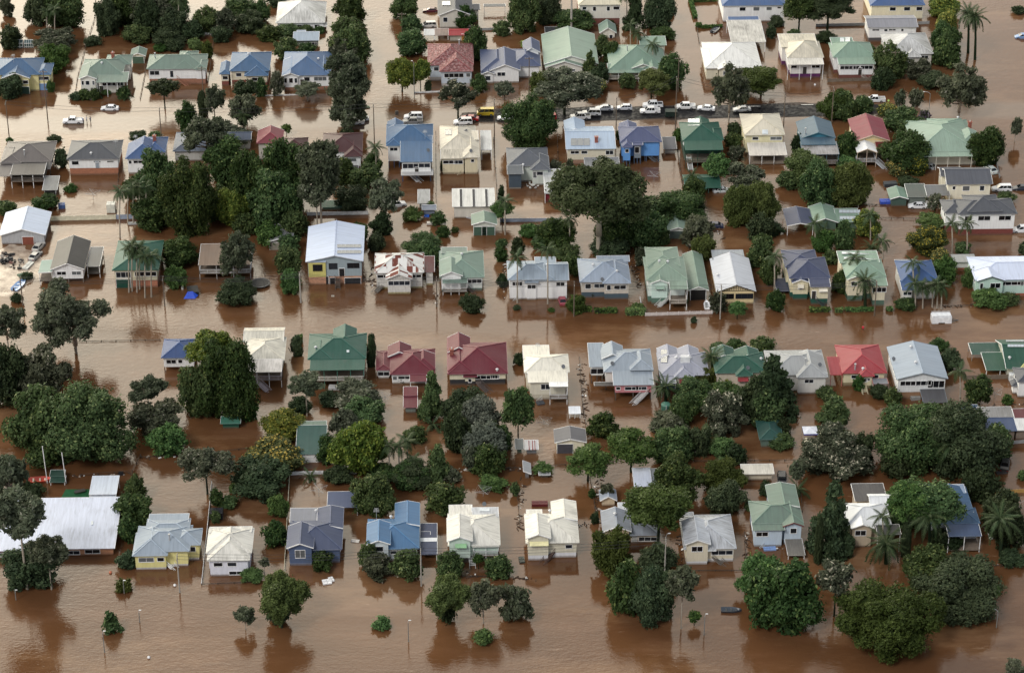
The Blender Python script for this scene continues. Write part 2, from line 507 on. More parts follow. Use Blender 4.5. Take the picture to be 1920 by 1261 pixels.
def roof_h(w, X, Y):
    if not (w.X0 - .01 <= X <= w.X1 + .01 and w.Y0 - .01 <= Y <= w.Y1 + .01): return None
    a, b, c, d = X - w.X0, w.X1 - X, Y - w.Y0, w.Y1 - Y
    if w.k == 'hip': q = min(a, b, c, d)
    elif w.k == 'gy': q = min(a, b)
    elif w.k == 'hf': q = min(a, b, c)
    elif w.k == 'gx': q = min(c, d)
    elif w.k in ('sk', 'fl'): q = c
    elif w.k == 'skr': q = b     # falls to the east
    elif w.k == 'skl': q = a
    return w.z + q * w.t

def roof_polys(w):
    X0, X1, Y0, Y1, z, t = w.X0, w.X1, w.Y0, w.Y1, w.z, w.t
    W_, D_ = X1 - X0, Y1 - Y0
    ridge = []; eaves = []; rakes = []
    A, B, C, D = (X0, Y0, z), (X1, Y0, z), (X1, Y1, z), (X0, Y1, z)
    k = w.k
    if k == 'hip':
        if W_ >= D_:
            h = D_ / 2; r1 = (X0 + h, (Y0 + Y1) / 2, z + h * t); r2 = (X1 - h, (Y0 + Y1) / 2, z + h * t)
            if W_ - D_ < 0.05: r2 = r1
            P = [[A, B, r2, r1] if r1 != r2 else [A, B, r1], [C, D, r1, r2] if r1 != r2 else [C, D, r1], [D, A, r1], [B, C, r2]]
            ridge = [(A, r1), (D, r1), (B, r2), (C, r2), (r1, r2)]
        else:
            h = W_ / 2; xm = (X0 + X1) / 2; r1 = (xm, Y0 + h, z + h * t); r2 = (xm, Y1 - h, z + h * t)
            P = [[A, B, r1], [B, C, r2, r1], [C, D, r2], [D, A, r1, r2]]
            ridge = [(A, r1), (B, r1), (C, r2), (D, r2), (r1, r2)]
        eaves = [(A, B), (B, C), (C, D), (D, A)]
    elif k in ('gy', 'hf'):
        xm = (X0 + X1) / 2; h = W_ / 2
        r1 = (xm, Y0 if k == 'gy' else Y0 + h, z + h * t); r2 = (xm, Y1, z + h * t)
        if k == 'gy': P = [[A, r1, r2, D], [B, C, r2, r1]]; rakes = [(A, r1), (B, r1)]
        else: P = [[A, B, r1], [A, r1, r2, D], [B, C, r2, r1]]; ridge += [(A, r1), (B, r1)]; eaves.append((A, B))
        rakes += [(D, r2), (C, r2)]
        ridge += [(r1, r2)]; eaves += [(A, D), (B, C)]
    elif k == 'gx':
        ym = (Y0 + Y1) / 2; h = D_ / 2 * t
        r1 = (X0, ym, z + h); r2 = (X1, ym, z + h)
        P = [[A, B, r2, r1], [C, D, r1, r2]]; ridge = [(r1, r2)]; eaves = [(A, B), (C, D)]
        rakes = [(A, r1), (D, r1), (B, r2), (C, r2)]
    elif k in ('sk', 'fl'):
        h = D_ * t; C2 = (X1, Y1, z + h); D2 = (X0, Y1, z + h)
        P = [[A, B, C2, D2]]; eaves = [(A, B)]; rakes = [(A, D2), (B, C2), (C2, D2)]
    elif k == 'skr':
        h = W_ * t; A2 = (X0, Y0, z + h); D2 = (X0, Y1, z + h)
        P = [[A2, B, C, D2]]; eaves = [(B, C)]; rakes = [(A2, B), (D2, C), (A2, D2)]
    elif k == 'skl':
        h = W_ * t; B2 = (X1, Y0, z + h); C2 = (X1, Y1, z + h)
        P = [[A, B2, C2, D]]; eaves = [(A, D)]; rakes = [(A, B2), (D, C2), (B2, C2)]
    return P, ridge, eaves, rakes

WINCACHE = {}
PANES = [(24, 28, 33), (30, 36, 44), (40, 46, 54), (96, 100, 102), (20, 22, 26)]
def window_mesh(w, h, fc, hood):
    key = ('f', round(w, 1), round(h, 1), fc, hood)
    if key not in WINCACHE:
        w, h = round(w, 1), round(h, 1)
        mb = MB(); f = 0.09
        mb.box(-w/2, w/2, -0.05, 0.03, h/2 - f, h/2); mb.box(-w/2, w/2, -0.09, 0.03, -h/2, -h/2 + f)
        mb.box(-w/2, -w/2 + f, -0.045, 0.03, -h/2 + f, h/2 - f); mb.box(w/2 - f, w/2, -0.045, 0.03, -h/2 + f, h/2 - f)
        n = max(1, int(round(w / 1.25)))
        for i in range(1, n):
            x = -w/2 + w * i / n
            mb.box(x - 0.035, x + 0.035, -0.04, 0.03, -h/2 + f, h/2 - f)
        WINCACHE[key] = mb.mesh('window_frame', plain(fc, 0.5))
        mb = MB(); mb.box(-w/2 + f*.6, w/2 - f*.6, -0.012, 0.01, -h/2 + f*.6, h/2 - f*.6)
        me = mb.mesh('pane', glassmat(PANES[0])); WINCACHE[key + ('p',)] = [me]
        for c in PANES[1:]:
            m2 = me.copy(); m2.materials.clear(); m2.materials.append(glassmat(c)); WINCACHE[key + ('p',)].append(m2)
        if hood:
            mb = MB()
            mb.face([(-w/2-.1, -.75, h/2-.45), (w/2+.1, -.75, h/2-.45), (w/2+.1, -.04, h/2+.12), (-w/2-.1, -.04, h/2+.12)])
            mb.face([(-w/2-.1, -.04, h/2+.08), (w/2+.1, -.04, h/2+.08), (w/2+.1, -.75, h/2-.49), (-w/2-.1, -.75, h/2-.49)])
            for s in (-1, 1):
                x = s * (w/2 + .1)
                mb.face([(x, -.75, h/2-.49), (x, -.04, h/2+.08), (x, -.04, h/2-.45)][::s])
            WINCACHE[key + ('h',)] = mb.mesh('window_hood', plain(hood, 0.5))
    return key
rw = random.Random(5)
def add_window(root, x, y, z, w, h, rz=0, fc=WHITE, hood=None):
    key = window_mesh(w, h, fc, hood)
    L = Vector((x, y, z)) - root.location
    o = newobj('window', WINCACHE[key], root, L); o.rotation_euler = (0, 0, rz)
    newobj('pane', WINCACHE[key + ('p',)][rw.choice((0, 0, 0, 1, 1, 2, 3, 4))], o)
    if hood: newobj('window_hood', WINCACHE[key + ('h',)], o)
    return o
def add_door(root, x, y, z0, w, h, c, rz=0, kind='d'):
    key = ('door', round(w, 1), round(h, 1), c, kind)
    if key not in WINCACHE:
        w, h = round(w, 1), round(h, 1); mb = MB()
        if kind == 'g':
            n = max(3, int(h / 0.3))
            for i in range(n):
                za, zb = h * i / n, h * (i + 1) / n
                mb.box(-w/2, w/2, -0.05 - 0.02 * (i % 2), 0.02, za, zb - 0.012)
        else:
            mb.box(-w/2, w/2, -0.05, 0.02, 0, h)
            mb.box(-w/2 + .12, w/2 - .12, -0.075, -0.05, h * .55, h - .15); mb.box(-w/2 + .12, w/2 - .12, -0.075, -0.05, .15, h * .45)
        WINCACHE[key] = mb.mesh('door', plain(c, 0.5))
        mb = MB(); mb.box(-w/2 - .08, -w/2, -0.09, .02, 0, h); mb.box(w/2, w/2 + .08, -0.09, .02, 0, h); mb.box(-w/2 - .08, w/2 + .08, -0.092, .02, h, h + .09)
        WINCACHE[key + ('f',)] = mb.mesh('door_frame', plain(WHITE, 0.5))
    o = newobj('garage_door_or_shade_panel' if kind == 'g' else 'door', WINCACHE[key], root, Vector((x, y, z0)) - root.location)  # near-black ones paint the shade of an opening
    o.rotation_euler = (0, 0, rz)
    newobj('door_frame', WINCACHE[key + ('f',)], o)

POSTM = {}
def add_post(root, x, y, z0, z1, c, s=0.11):
    k = (round(z1 - z0, 1), c, s)
    if k not in POSTM:
        mb = MB(); mb.box(-s/2, s/2, -s/2, s/2, 0, k[0] if k[0] > .2 else .2); POSTM[k] = mb.mesh('post', plain(c, 0.6))
    newobj('post', POSTM[k], root, Vector((x, y, z1 - k[0])) - root.location)

def railing(root, pts, zd, c, name='railing', h=0.95, gap=0.22):
    mb = MB(root.location)
    for a, b in zip(pts[:-1], pts[1:]):
        a = Vector((*a, zd)); b = Vector((*b, zd)); L = (b - a).length
        if L < 0.2: continue
        mb.bar(a + Vector((0,0,h)), b + Vector((0,0,h)), .09, .07); mb.bar(a + Vector((0,0,.12)), b + Vector((0,0,.12)), .06, .06)
        n = max(1, int(L / gap))
        for i in range(n + 1):
            p = a.lerp(b, i / n); wd = .09 if i % 8 == 0 or i == n else .045
            mb.box(p.x - wd/2, p.x + wd/2, p.y - wd/2, p.y + wd/2, zd + .0, zd + h - .03)
    mb.build(name, plain(c, 0.6), root)

def stairs(root, x, y, ztop, dx, dy, c, w=1.1):
    """flight from (x, y, ztop) down along direction (dx, dy) into the water"""
    mb = MB(root.location); d = Vector((dx, dy, 0)).normalized(); s = Vector((-d.y, d.x, 0))
    n = int((ztop + 0.6) / 0.18) + 1; top = Vector((x, y, ztop)); end = top + d * (0.28 * n) - Vector((0, 0, 0.18 * n))
    for q in (-1, 1):
        mb.bar(top + s * (q * w/2), end + s * (q * w/2), .06, .30)
        mb.bar(top + s * (q * w/2) + Vector((0,0,.85)), end + s * (q * w/2) + Vector((0,0,.85)), .07, .08)
        mb.bar(top + s * (q * w/2) + Vector((0,0,.45)), end + s * (q * w/2) + Vector((0,0,.45)), .04, .06)
    for i in range(n):
        p = top + d * (0.28 * (i + .5)) - Vector((0,0,.18 * i + .08)); e = s * (w/2)
        mb.bar(p - e, p + e, .30, .06)
    mb.box(x - .6, x + .6, y - .1, y + .8, ztop - .08, ztop)
    mb.build('stairs', plain(c, 0.7), root)

def hit(wings, px, py):
    dx, dy, dz = ray(px, py); z = 14.0
    while z > 0:
        t = (CAMH - z) / -dz; X, Y = dx * t, -500.0 + dy * t
        h = max([q for q in (roof_h(w, X, Y) for w in wings) if q is not None], default=-1)
        if h >= z: return Vector((X, Y, h))
        z -= 0.05
    return at(px, py, wings[0].z)

def extras(root, wings, ex):
    for e in ex:
        k = e[0]
        if k == 'solar':
            _, x0, y0, x1, y1, nx, ny = e[:7]; kind = e[7] if len(e) > 7 else 0
            cs = [hit(wings, *q) for q in ((x0, y1), (x1, y1), (x1, y0), (x0, y0))]
            c = sum(cs, Vector()) / 4
            u = ((cs[1] - cs[0]) + (cs[2] - cs[3])) / 2; v = ((cs[3] - cs[0]) + (cs[2] - cs[1])) / 2
            n = u.cross(v).normalized()
            pc = ((26, 34, 58), (150, 152, 150), (190, 200, 205))[kind]
            for i in range(nx):
                for j in range(ny):
                    p = c + u * ((i + .5) / nx - .5) + v * ((j + .5) / ny - .5) + n * .12
                    a, b = u / nx * .46, v / ny * .46
                    mb = MB(root.location)
                    q = [p - a - b, p + a - b, p + a + b, p - a + b]
                    mb.face(q, 0); mb.face([z_ - n * .05 for z_ in q][::-1], 0)
                    for s_ in range(4): mb.face([q[s_] - n * .05, q[(s_+1) % 4] - n * .05, q[(s_+1) % 4], q[s_]], 0)
                    o = mb.build('solar_panel', plain(pc, 0.2, 0.0, 0.06), root)
                    mb = MB(root.location)
                    for s_ in range(4): mb.bar(q[s_] + n*.01, q[(s_+1) % 4] + n*.01, .05, .05)
                    mb2 = mb.build('frame', plain((170, 172, 174), 0.4), o); mb2.location = -Vector((0,0,0))
            continue
        if k == 'sky':
            _, x0, y0, x1, y1 = e
            cs = [hit(wings, *q) for q in ((x0, y1), (x1, y1), (x1, y0), (x0, y0))]
            n = (cs[1]-cs[0]).cross(cs[3]-cs[0]).normalized(); mb = MB(root.location)
            q = [p + n * .13 for p in cs]; mb.face(q)
            for s_ in range(4): mb.face([q[s_] - n * .2, q[(s_+1) % 4] - n * .2, q[(s_+1) % 4], q[s_]])
            mb.build('skylight', plain((205, 212, 214), 0.35), root); continue
        p = hit(wings, e[1], e[2])
        mb = MB(root.location)
        if k == 'chim':
            mb.box(p.x-.4, p.x+.4, p.y-.4, p.y+.4, p.z-1.2, p.z+1.3); mb.box(p.x-.5, p.x+.5, p.y-.5, p.y+.5, p.z+1.3, p.z+1.45)
            o = mb.build('chimney', wallmat((136, 74, 60), 'brick'), root)
            m3 = MB(root.location); m3.tube([(p.x, p.y, p.z+1.45), (p.x, p.y, p.z+1.8)], .16, 8); m3.build('flue', plain((190, 188, 182)), o)
        elif k == 'flue':
            mb.tube([(p.x, p.y, p.z-.2), (p.x, p.y, p.z+1.3)], .14, 8); mb.tube([(p.x, p.y, p.z+1.3), (p.x, p.y, p.z+1.5)], .24, 8)
            mb.build('flue', plain((168, 170, 172), .4), root)
        elif k == 'vent':
            mb.tube([(p.x, p.y, p.z-.1), (p.x, p.y, p.z+.25)], .2, 8); mb.tube([(p.x, p.y, p.z+.25), (p.x, p.y, p.z+.4), (p.x, p.y, p.z+.6)], [.3, .34, .1], 10)
            mb.build('roof_vent', plain((200, 202, 204), .4), root)
        elif k == 'dish':
            q = p + Vector((0, -.1, .7)); mb.tube([p, p + Vector((0, 0, .6))], .04, 6)
            d = Vector((.35, -.75, .55)).normalized()
            mb.tube([q - d * .12, q - d * .05, q + d * .02], [.08, .33, .45], 12)
            mb.build('satellite_dish', plain((105, 108, 112), .5), root)
        elif k == 'ant':
            mb.tube([p, p + Vector((0, 0, 2.2))], .04, 5)
            for i in range(5): mb.bar(p + Vector((-.6 + .05 * i, -.5 + i * .25, 2.0 + .04 * i)), p + Vector((.6 - .05 * i, -.5 + i * .25, 2.0 + .04 * i)), .04, .04)
            mb.bar(p + Vector((0, -.55, 2.05)), p + Vector((0, .6, 2.1)), .05, .05)
            mb.build('antenna', plain((175, 178, 180), .4), root)
        elif k == 'tank':
            mb.tube([p + Vector((-.9, 0, .55)), p + Vector((.9, 0, .55))], .28, 12); mb.bar(p + Vector((-1, -1.1, .12)), p + Vector((1, -1.1, .12)), .1, 1.8)
            mb.build('solar_water_heater', plain((225, 226, 226), .35), root)

def house(label, handle, yw, rc, wc, wings, cat='house', name='house', wx=0.2, rk='metal', wk='board', trim=WHITE,
          base=None, ex=(), st=(), side=True, group=None, gut=None):
    ws = []
    for i, s in enumerate(wings): ws.append(make_wing(s, ws[0] if ws else None, yw, i))
    m = ws[0]
    root = thing(name, cat, (round((m.X0 + m.X1) / 2, 3), round((m.Y0 + m.Y1) / 2, 3), 0), 0, label, group)
    print('Z %5.2f %5.1fx%5.1f %s' % (m.z, m.X1-m.X0, m.Y1-m.Y0, handle), ['%.1f' % w.z for w in ws[1:]])
    big = max(ws, key=lambda w: (w.X1 - w.X0) * (w.Y1 - w.Y0))
    LAND.append((handle, min(w.X0 for w in ws), max(w.X1 for w in ws), min(w.Y0 for w in ws), max(w.Y1 for w in ws), root))
    if 0: print('EAVE?', handle, round(m.z, 2))
    if m.Y1 - m.Y0 < 1.0: print('DEPTH?', handle, m.Y1 - m.Y0)
    if base is None: bz, bc, bk = 0.25, tuple(int(c * .8) for c in wc), 'board'
    else: bz, bc = base[0], base[1]; bk = base[2] if len(base) > 2 else 'board'
    for i, w in enumerate(ws):
        o = w.opt; rcol = o.get('c', rc); wcol = o.get('wc', wc); oh = w.oh
        P, ridge, eaves, rakes = roof_polys(w)
        mb = MB(root.location); shell(mb, P)
        roof = mb.build('roof', roofmat(rcol, o.get('wx', wx), o.get('rk', rk)), root, uv=True)
        if ridge:
            mb = MB(root.location)
            for a, b in ridge: mb.bar(Vector(a) + Vector((0,0,.03)), Vector(b) + Vector((0,0,.03)), .24, .07)
            mb.build('ridge_capping', plain(tuple(min(240, int(c * .90 + 6)) for c in rcol), .5), roof)
        tcol = o.get('trim', trim)
        gc = gut or tuple(int(rcol[i] * .62 + tcol[i] * .28) for i in range(3))
        for a, b in eaves:
            mb = MB(root.location); mb.bar(Vector(a) + Vector((0,0,-.07)), Vector(b) + Vector((0,0,-.07)), .10, .13)
            mb.build('gutter', plain(gc, .45), roof)
        if rakes and not o.get('posts') == 2:
            for a, b in rakes:
                mb = MB(root.location); mb.bar(Vector(a) + Vector((0,0,-.08)), Vector(b) + Vector((0,0,-.08)), .06, .20)
                mb.build('barge_board', plain(tcol, .5), roof)
        X0, X1, Y0, Y1 = w.X0 + oh, w.X1 - oh, w.Y0 + oh, w.Y1 - oh
        if X1 - X0 < .6 or Y1 - Y0 < .4: X0, X1, Y0, Y1 = w.X0 + .1, w.X1 - .1, w.Y0 + .1, max(w.Y1 - .1, w.Y0 + .5)
        if o.get('nowall'): continue
        if o.get('posts'):
            zd = o.get('deck'); pc = o.get('pc', tcol)
            n = max(1, int(round((X1 - X0) / o.get('sp', 2.9))))
            for j in range(n + 1):
                x = X0 + (X1 - X0) * j / n
                add_post(root, x, Y0 + .06, -1.0, w.z + (roof_h(w, x, Y0) or w.z) - w.z - .05, pc, .13)
                if o.get('back'): add_post(root, x, Y1 - .06, -1.0, (roof_h(w, x, Y1 - .06) or w.z) - .05, pc, .13)
            if zd is not None:
                mb = MB(root.location); nb = max(2, int((Y1 - Y0) / .6))
                mb.box(X0 - .05, X1 + .05, Y0 - .05, Y1, zd - .16, zd)
                mb.build('deck', plain(o.get('dc', (120, 108, 96)), .8), root)
                if o.get('rail'):
                    railing(root, [(X0, Y1 - .1), (X0, Y0), (X1, Y0), (X1, Y1 - .1)], zd, o['rail'])
            continue
        b_z, b_c, b_k = bz, bc, bk
        if 'base' in o:
            b_z, b_c = o['base'][:2]; b_k = o['base'][2] if len(o['base']) > 2 else 'board'
        b_z = min(b_z, w.z - 1.4)
        t = w.t; e = oh * t - .11 if w.k != 'hip' else .0
        e = max(e, -.05)
        mb = MB(root.location)
        zt = w.z + e
        def pr(px_): return (px_[0], px_[1], b_z)
        c4 = [(X0, Y0), (X1, Y0), (X1, Y1), (X0, Y1)]
        top = []
        for (x, y) in c4:
            top.append(min((roof_h(w, x, y) or w.z) - .11, 99))
        xm, ym = (X0 + X1) / 2, (Y0 + Y1) / 2
        if w.k in ('gy', 'hf'):
            r = roof_h(w, xm, Y0 if w.k == 'gy' else Y0) - .11; r2 = roof_h(w, xm, Y1) - .11
            mb.face([(X0, Y0, b_z), (X1, Y0, b_z), (X1, Y0, top[1])] + ([(xm, Y0, r)] if w.k == 'gy' else []) + [(X0, Y0, top[0])])
            mb.face([(X1, Y1, b_z), (X0, Y1, b_z), (X0, Y1, top[3]), (xm, Y1, r2), (X1, Y1, top[2])])
            mb.face([(X1, Y0, b_z), (X1, Y1, b_z), (X1, Y1, top[2]), (X1, Y0, top[1])])
            mb.face([(X0, Y1, b_z), (X0, Y0, b_z), (X0, Y0, top[0]), (X0, Y1, top[3])])
        elif w.k == 'gx':
            r = roof_h(w, xm, ym) - .11
            mb.face([(X0, Y0, b_z), (X1, Y0, b_z), (X1, Y0, top[1]), (X0, Y0, top[0])])
            mb.face([(X1, Y1, b_z), (X0, Y1, b_z), (X0, Y1, top[3]), (X1, Y1, top[2])])
            mb.face([(X1, Y0, b_z), (X1, Y1, b_z), (X1, Y1, top[2]), (X1, ym, r), (X1, Y0, top[1])])
            mb.face([(X0, Y1, b_z), (X0, Y0, b_z), (X0, Y0, top[0]), (X0, ym, r), (X0, Y1, top[3])])
        else:
            for a in range(4):
                b = (a + 1) % 4
                mb.face([(*c4[a], b_z), (*c4[b], b_z), (*c4[b], top[b]), (*c4[a], top[a])])
        mb.face([(x, y, b_z) for x, y in reversed(c4)])
        mb.build('wall', wallmat(wcol, o.get('wk', wk)), root)
        # underneath
        if b_k == 'stumps':
            n = max(2, int((X1 - X0) / 2.6))
            for j in range(n + 1):
                for yy in (Y0 + .1, ym):
                    add_post(root, X0 + .1 + (X1 - X0 - .2) * j / n, yy, -1.0, b_z, b_c, .2)
        else:
            mb = MB(root.location); q = .05
            mb.box(X0 + q, X1 - q, Y0 + q, Y1 - q, -1.0, b_z); mb.build('base_wall', wallmat(b_c, b_k), root)
        # gable screen battens
        if w.k == 'gy' and o.get('bat'):
            mb = MB(root.location); n = int((X1 - X0) / .5)
            for j in range(1, n):
                x = X0 + (X1 - X0) * j / n; hh = roof_h(w, x, Y0) - .15
                if hh - w.z > .35: mb.box(x - .05, x + .05, Y0 - .06, Y0 - .01, w.z + .1, hh)
            mb.box(X0 + .1, X1 - .1, Y0 - .07, Y0 - .01, w.z - .02, w.z + .12)
            mb.build('gable_batten', plain(o['bat'], .6), root)
        # windows and doors given on the front wall
        fc = o.get('fc', WHITE)
        for q in o.get('w', ()):
            if not isinstance(q, tuple): q = (q,)
            x = at(q[0], w.px[3], w.z).x; ww = q[1] if len(q) > 1 else 1.5; hh = q[2] if len(q) > 2 else 1.15; kk = q[3] if len(q) > 3 else 'w'
            x = min(max(x, X0 + ww/2 + .1), X1 - ww/2 - .1) if X1 - X0 > ww + .25 else (X0 + X1) / 2
            if kk == 'g': add_door(root, x, Y0 - .01 + (.05 if False else 0), -.4, ww, hh + .4, q[4] if len(q) > 4 else (70, 100, 90), 0, 'g')
            elif kk == 'd': add_door(root, x, Y0 - .01, b_z, ww, hh, q[4] if len(q) > 4 else (60, 56, 52))
            else:
                zc = w.z - (q[4] if len(q) > 4 and not isinstance(q[4], tuple) else .45 + hh / 2 + .25)
                add_window(root, x, Y0 - .01, zc, ww, hh, 0, fc, q[5] if len(q) > 5 else (CREAM if kk == 'h' else None))
        # side walls
        dp = Y1 - Y0; zc = w.z - 1.3
        if side and not o.get('noside') and dp > 3.2 and w.z > 2.3 and w.k not in ('sk', 'fl'):
            n = 1 if dp < 5 else (2 if dp < 9.5 else 3)
            for sx, xx, rz in ((1, X1 + .01, R(90)), (-1, X0 - .01, R(-90))):
                for j in range(n):
                    yy = Y0 + dp * (j + .5 + rw.uniform(-.12, .12)) / n
                    inside = any(v is not w and v.X0 < xx + sx * .3 < v.X1 and v.Y0 < yy < v.Y1 for v in ws)
                    if not inside: add_window(root, xx, yy, zc, rw.choice((.9, 1.2, 1.5)), 1.1, rz, fc)
    for s in st:    # (px, py of the head of the stairs, height, dx, dy, colour)
        p = at(s[0], s[1], s[2]); stairs(root, p.x, p.y, s[2], s[3], s[4], s[5] if len(s) > 5 else WHITE)
    extras(root, ws, ex)
    root['_w'] = 1; del root['_w']
    return root, ws
# ------------------------------------------------------------------ every building, surveyed one by one
GRN, SAGE, DKG = (132, 160, 143), (120, 145, 132), (34, 88, 76)
BLU, NVY, LBL = (64, 106, 148), (66, 78, 108), (156, 176, 198)
WHR, CRR = (226, 226, 220), (216, 210, 192)
CRIM, MAR, RED = (106, 26, 44), (74, 32, 36), (196, 52, 66)
GRY, DGR = (98, 103, 112), (72, 76, 82)
OR = (150, 104, 82)
H = house
# ---- back street, far side
H('blue metal roofed house with pale yellow walls, dark green garage door under the front gable', 'blue-roofed yellow house', 171, BLU, (222, 214, 160),
  [('hip', -14, 74, 109, 140, {'w': []}), ('gy', 2, 56, 122, 147, {'dz': -.3, 'bat': (215, 205, 180), 'w': [49, (30, 1.2), (52, 4.2, 2.0, 'g', (40, 70, 58))]}),
   ('hip', 66, 95, 119, 140, {'dz': -.3, 'w': [75, 88, (80, 3.5, 1.9, 'g', (120, 150, 190))]})], base=(2.0, (214, 206, 150)), ex=[('ant', 26, 118)])
H('sage green roofed cottage with white bay gable and long front veranda, brick chimney', 'green-roofed bay cottage', 170, SAGE, (225, 224, 214),
  [('hip', 151, 230, 111, 140, {}), ('gy', 147, 181, 122, 148, {'w': [(154, .7, 1.3), (163, 1.1, 1.3), (174, .7, 1.3)]}), ('hip', 197, 245, 103, 121, {}),
   ('sk', 180, 239, 139, 154, {'dz': -.5, 'posts': 1}), ('sk', 181, 234, 141, 150, {'dz': -.7, 'w': [(188, 1, 2, 'd'), (200, 2.6, 1.2), (216, 2.6, 1.2), (228, 2, 1.2)]})],
  ex=[('chim', 212, 108), ('vent', 191, 120)])
H('small cream shed with green gabled roof and green roller door', 'green-roofed garden shed', 119, SAGE, (214, 208, 184),
  [('gy', 244, 273, 92, 105, {'w': [(258, 3, 2, 'g', (78, 102, 86))]})], cat='shed', name='shed', side=False)
H('white house with sage green hipped roof on a brick base with brick stairs', 'green-roofed white house on bricks', 158, SAGE, WHITE,
  [('hip', 275, 385, 102, 129, {'w': [(289, 2.6, 1.3), (321, 1.0, 2.0), (374, 1.8, 1.2)]}), ('hf', 324, 365, 108, 129, {'dz': -.05, 'w': [(352, 2.4, 1.3)]}),
   ('hip', 335, 370, 96, 110, {}), ('hip', 364, 387, 112, 130, {'dz': -.1})], base=(1.6, OR, 'brick'), ex=[('flue', 291, 109)], st=[(333, 146, 1.7, .9, -.4, OR)])
H('blue roofed cream house with a lower side wing and dark under-house opening', 'blue-roofed cream house', 158, BLU, (222, 214, 190),
  [('hip', 430, 505, 98, 133, {'w': [447, (470, 2.2, 1.2), 492]}), ('hf', 411, 431, 117, 139, {'dz': -.5, 'w': [422]}), ('hip', 458, 503, 120, 142, {'dz': -.6, 'w': [(482, 3, 1.1)]})],
  base=(1.3, (120, 60, 48), 'brick'), ex=[('vent', 466, 103)])
H('blue roofed white weatherboard house with a faceted bay window and brick base', 'blue-roofed bay-window house', 169, (78, 114, 158), WHITE,
  [('hip', 529, 619, 97, 141, {'w': [(575, 1.6, 1.3), (600, 3.4, 1.2), (566, 1, 2, 'd')]}), ('gy', 528, 561, 112, 143, {'w': [(535, .8, 1.5), (545, 1.1, 1.5), (556, .8, 1.5)]}),
   ('hip', 590, 620, 104, 140, {'dz': -.1})], base=(1.1, OR, 'brick'), ex=[('vent', 597, 112)])
H('large white hip-roofed house with streaked grey roof stains and white boards', 'white hip-roofed house', 56, WHR, WHITE,
  [('hip', 517, 609, 4, 43, {'p': 27, 'w': [545, 561, 577, 594]}), ('sk', 595, 613, 44, 50, {'dz': -1.2, 'nowall': 1})], wx=.75)
H('flat pale roofed shed with grey green walls behind the bay-window house', 'flat-roofed garden studio', 86, LBL, (120, 130, 122),
  [('sk', 549, 598, 63, 76, {'w': [(580, 3.0, 1), 592]}), ('sk', 556, 573, 58, 63, {'dz': .4})], cat='shed', name='shed', side=False)
H('dark slate roofed house with pale grey walls at the top edge of town', 'slate-roofed top house', 53, (58, 64, 78), (206, 202, 190),
  [('gy', 821, 886, -18, 29, {'w': [(835, 1.3, 1.5)]}), ('sk', 884, 900, 10, 18, {'dz': -.5, 'wc': (190, 186, 176)})], ex=[('solar', 829, 3, 845, 11, 2, 1, 1)], base=(.4, (150, 146, 138)))
H('pink red tiled house with pale blue walls and a wide picture window', 'red-tiled house', 152, (140, 68, 70), (196, 206, 216),
  [('hip', 802, 888, 82, 122, {'w': [(818, 1.4, 1.2)]}), ('hf', 824, 887, 100, 134, {'w': [(851, 5.2, 1.3), (878, 1.2, 1.2)]})], rk='tile', wx=0, base=(1.2, (180, 176, 172)), ex=[('flue', 861, 84)])
H('small shed with bright red iron roof and pale front', 'small red-roofed shed', 78, (178, 44, 52), (176, 172, 160),
  [('gx', 841, 880, 54, 66, {'w': [(868, .9, 1.9, 'd', (176, 120, 56))], 'p': 16})], cat='shed', name='shed', side=False, wk='old')
H('open carport with patched rusty and white roof sheets beside the red shed', 'rusty patched carport', 75, (190, 186, 180),
  (150, 146, 138), [('sk', 795, 815, 57, 66, {'posts': 1, 'c': (205, 206, 204)}), ('sk', 814, 841, 56, 66, {'posts': 1, 'c': (176, 150, 138), 'wx': .9})], cat='carport', name='carport')
H('slate blue roofed white timber house with twin front gables', 'slate-blue gabled house', 154, (78, 92, 128), WHITE,
  [('hip', 902, 962, 93, 133, {}), ('gy', 918, 976, 98, 132, {'fg': .7, 'w': [(940, 2.2, 1.2)]}), ('gy', 902, 928, 120, 139, {'dz': -.5, 'w': [(915, 1.4, 1.4)]}),
   ('hip', 958, 1014, 92, 124, {'dz': .2}), ('gy', 981, 1013, 78, 98, {'dz': 1.3, 'w': [(998, 1.6, .8)], 'p': 30})], base=(.5, (190, 188, 184)))
H('large pale green gable-roofed house with white boarded gable facing the street', 'pale green big-gabled house', 139, (150, 176, 158), (224, 222, 212),
  [('gy', 1020, 1122, 64, 120, {'p': 18, 'w': [(1045, 5, .7, 'w', 1.0)]}), ('gy', 1022, 1095, 95, 126, {'dz': -.3, 'p': 18, 'w': [(1058, 6, .8)]})], base=(.3, (200, 198, 190)))
H('sage roofed house with small street gables and a shaded front veranda, palm in front', 'sage house behind the palm', 148, (128, 160, 142), (200, 196, 180),
  [('hip', 1143, 1250, 84, 129, {'w': []}), ('gy', 1184, 1228, 100, 128, {'dz': .2, 'bat': WHITE}), ('gy', 1205, 1242, 108, 132, {'dz': .1, 'bat': WHITE}),
   ('fl', 1200, 1250, 69, 85, {'dz': 1.2}), ('sk', 1140, 1236, 122, 136, {'dz': -.3, 'posts': 1, 'deck': .9, 'rail': (210, 208, 200)})], ex=[('flue', 1176, 95)])
H('tiny white playhouse shed with steep sage green gable', 'tiny green-gabled playhouse', 72, (136, 164, 148), (214, 212, 202),
  [('gy', 1124, 1156, 46, 62, {'p': 34, 'w': [(1146, 1, 1.2)]})], cat='shed', name='shed', side=False)
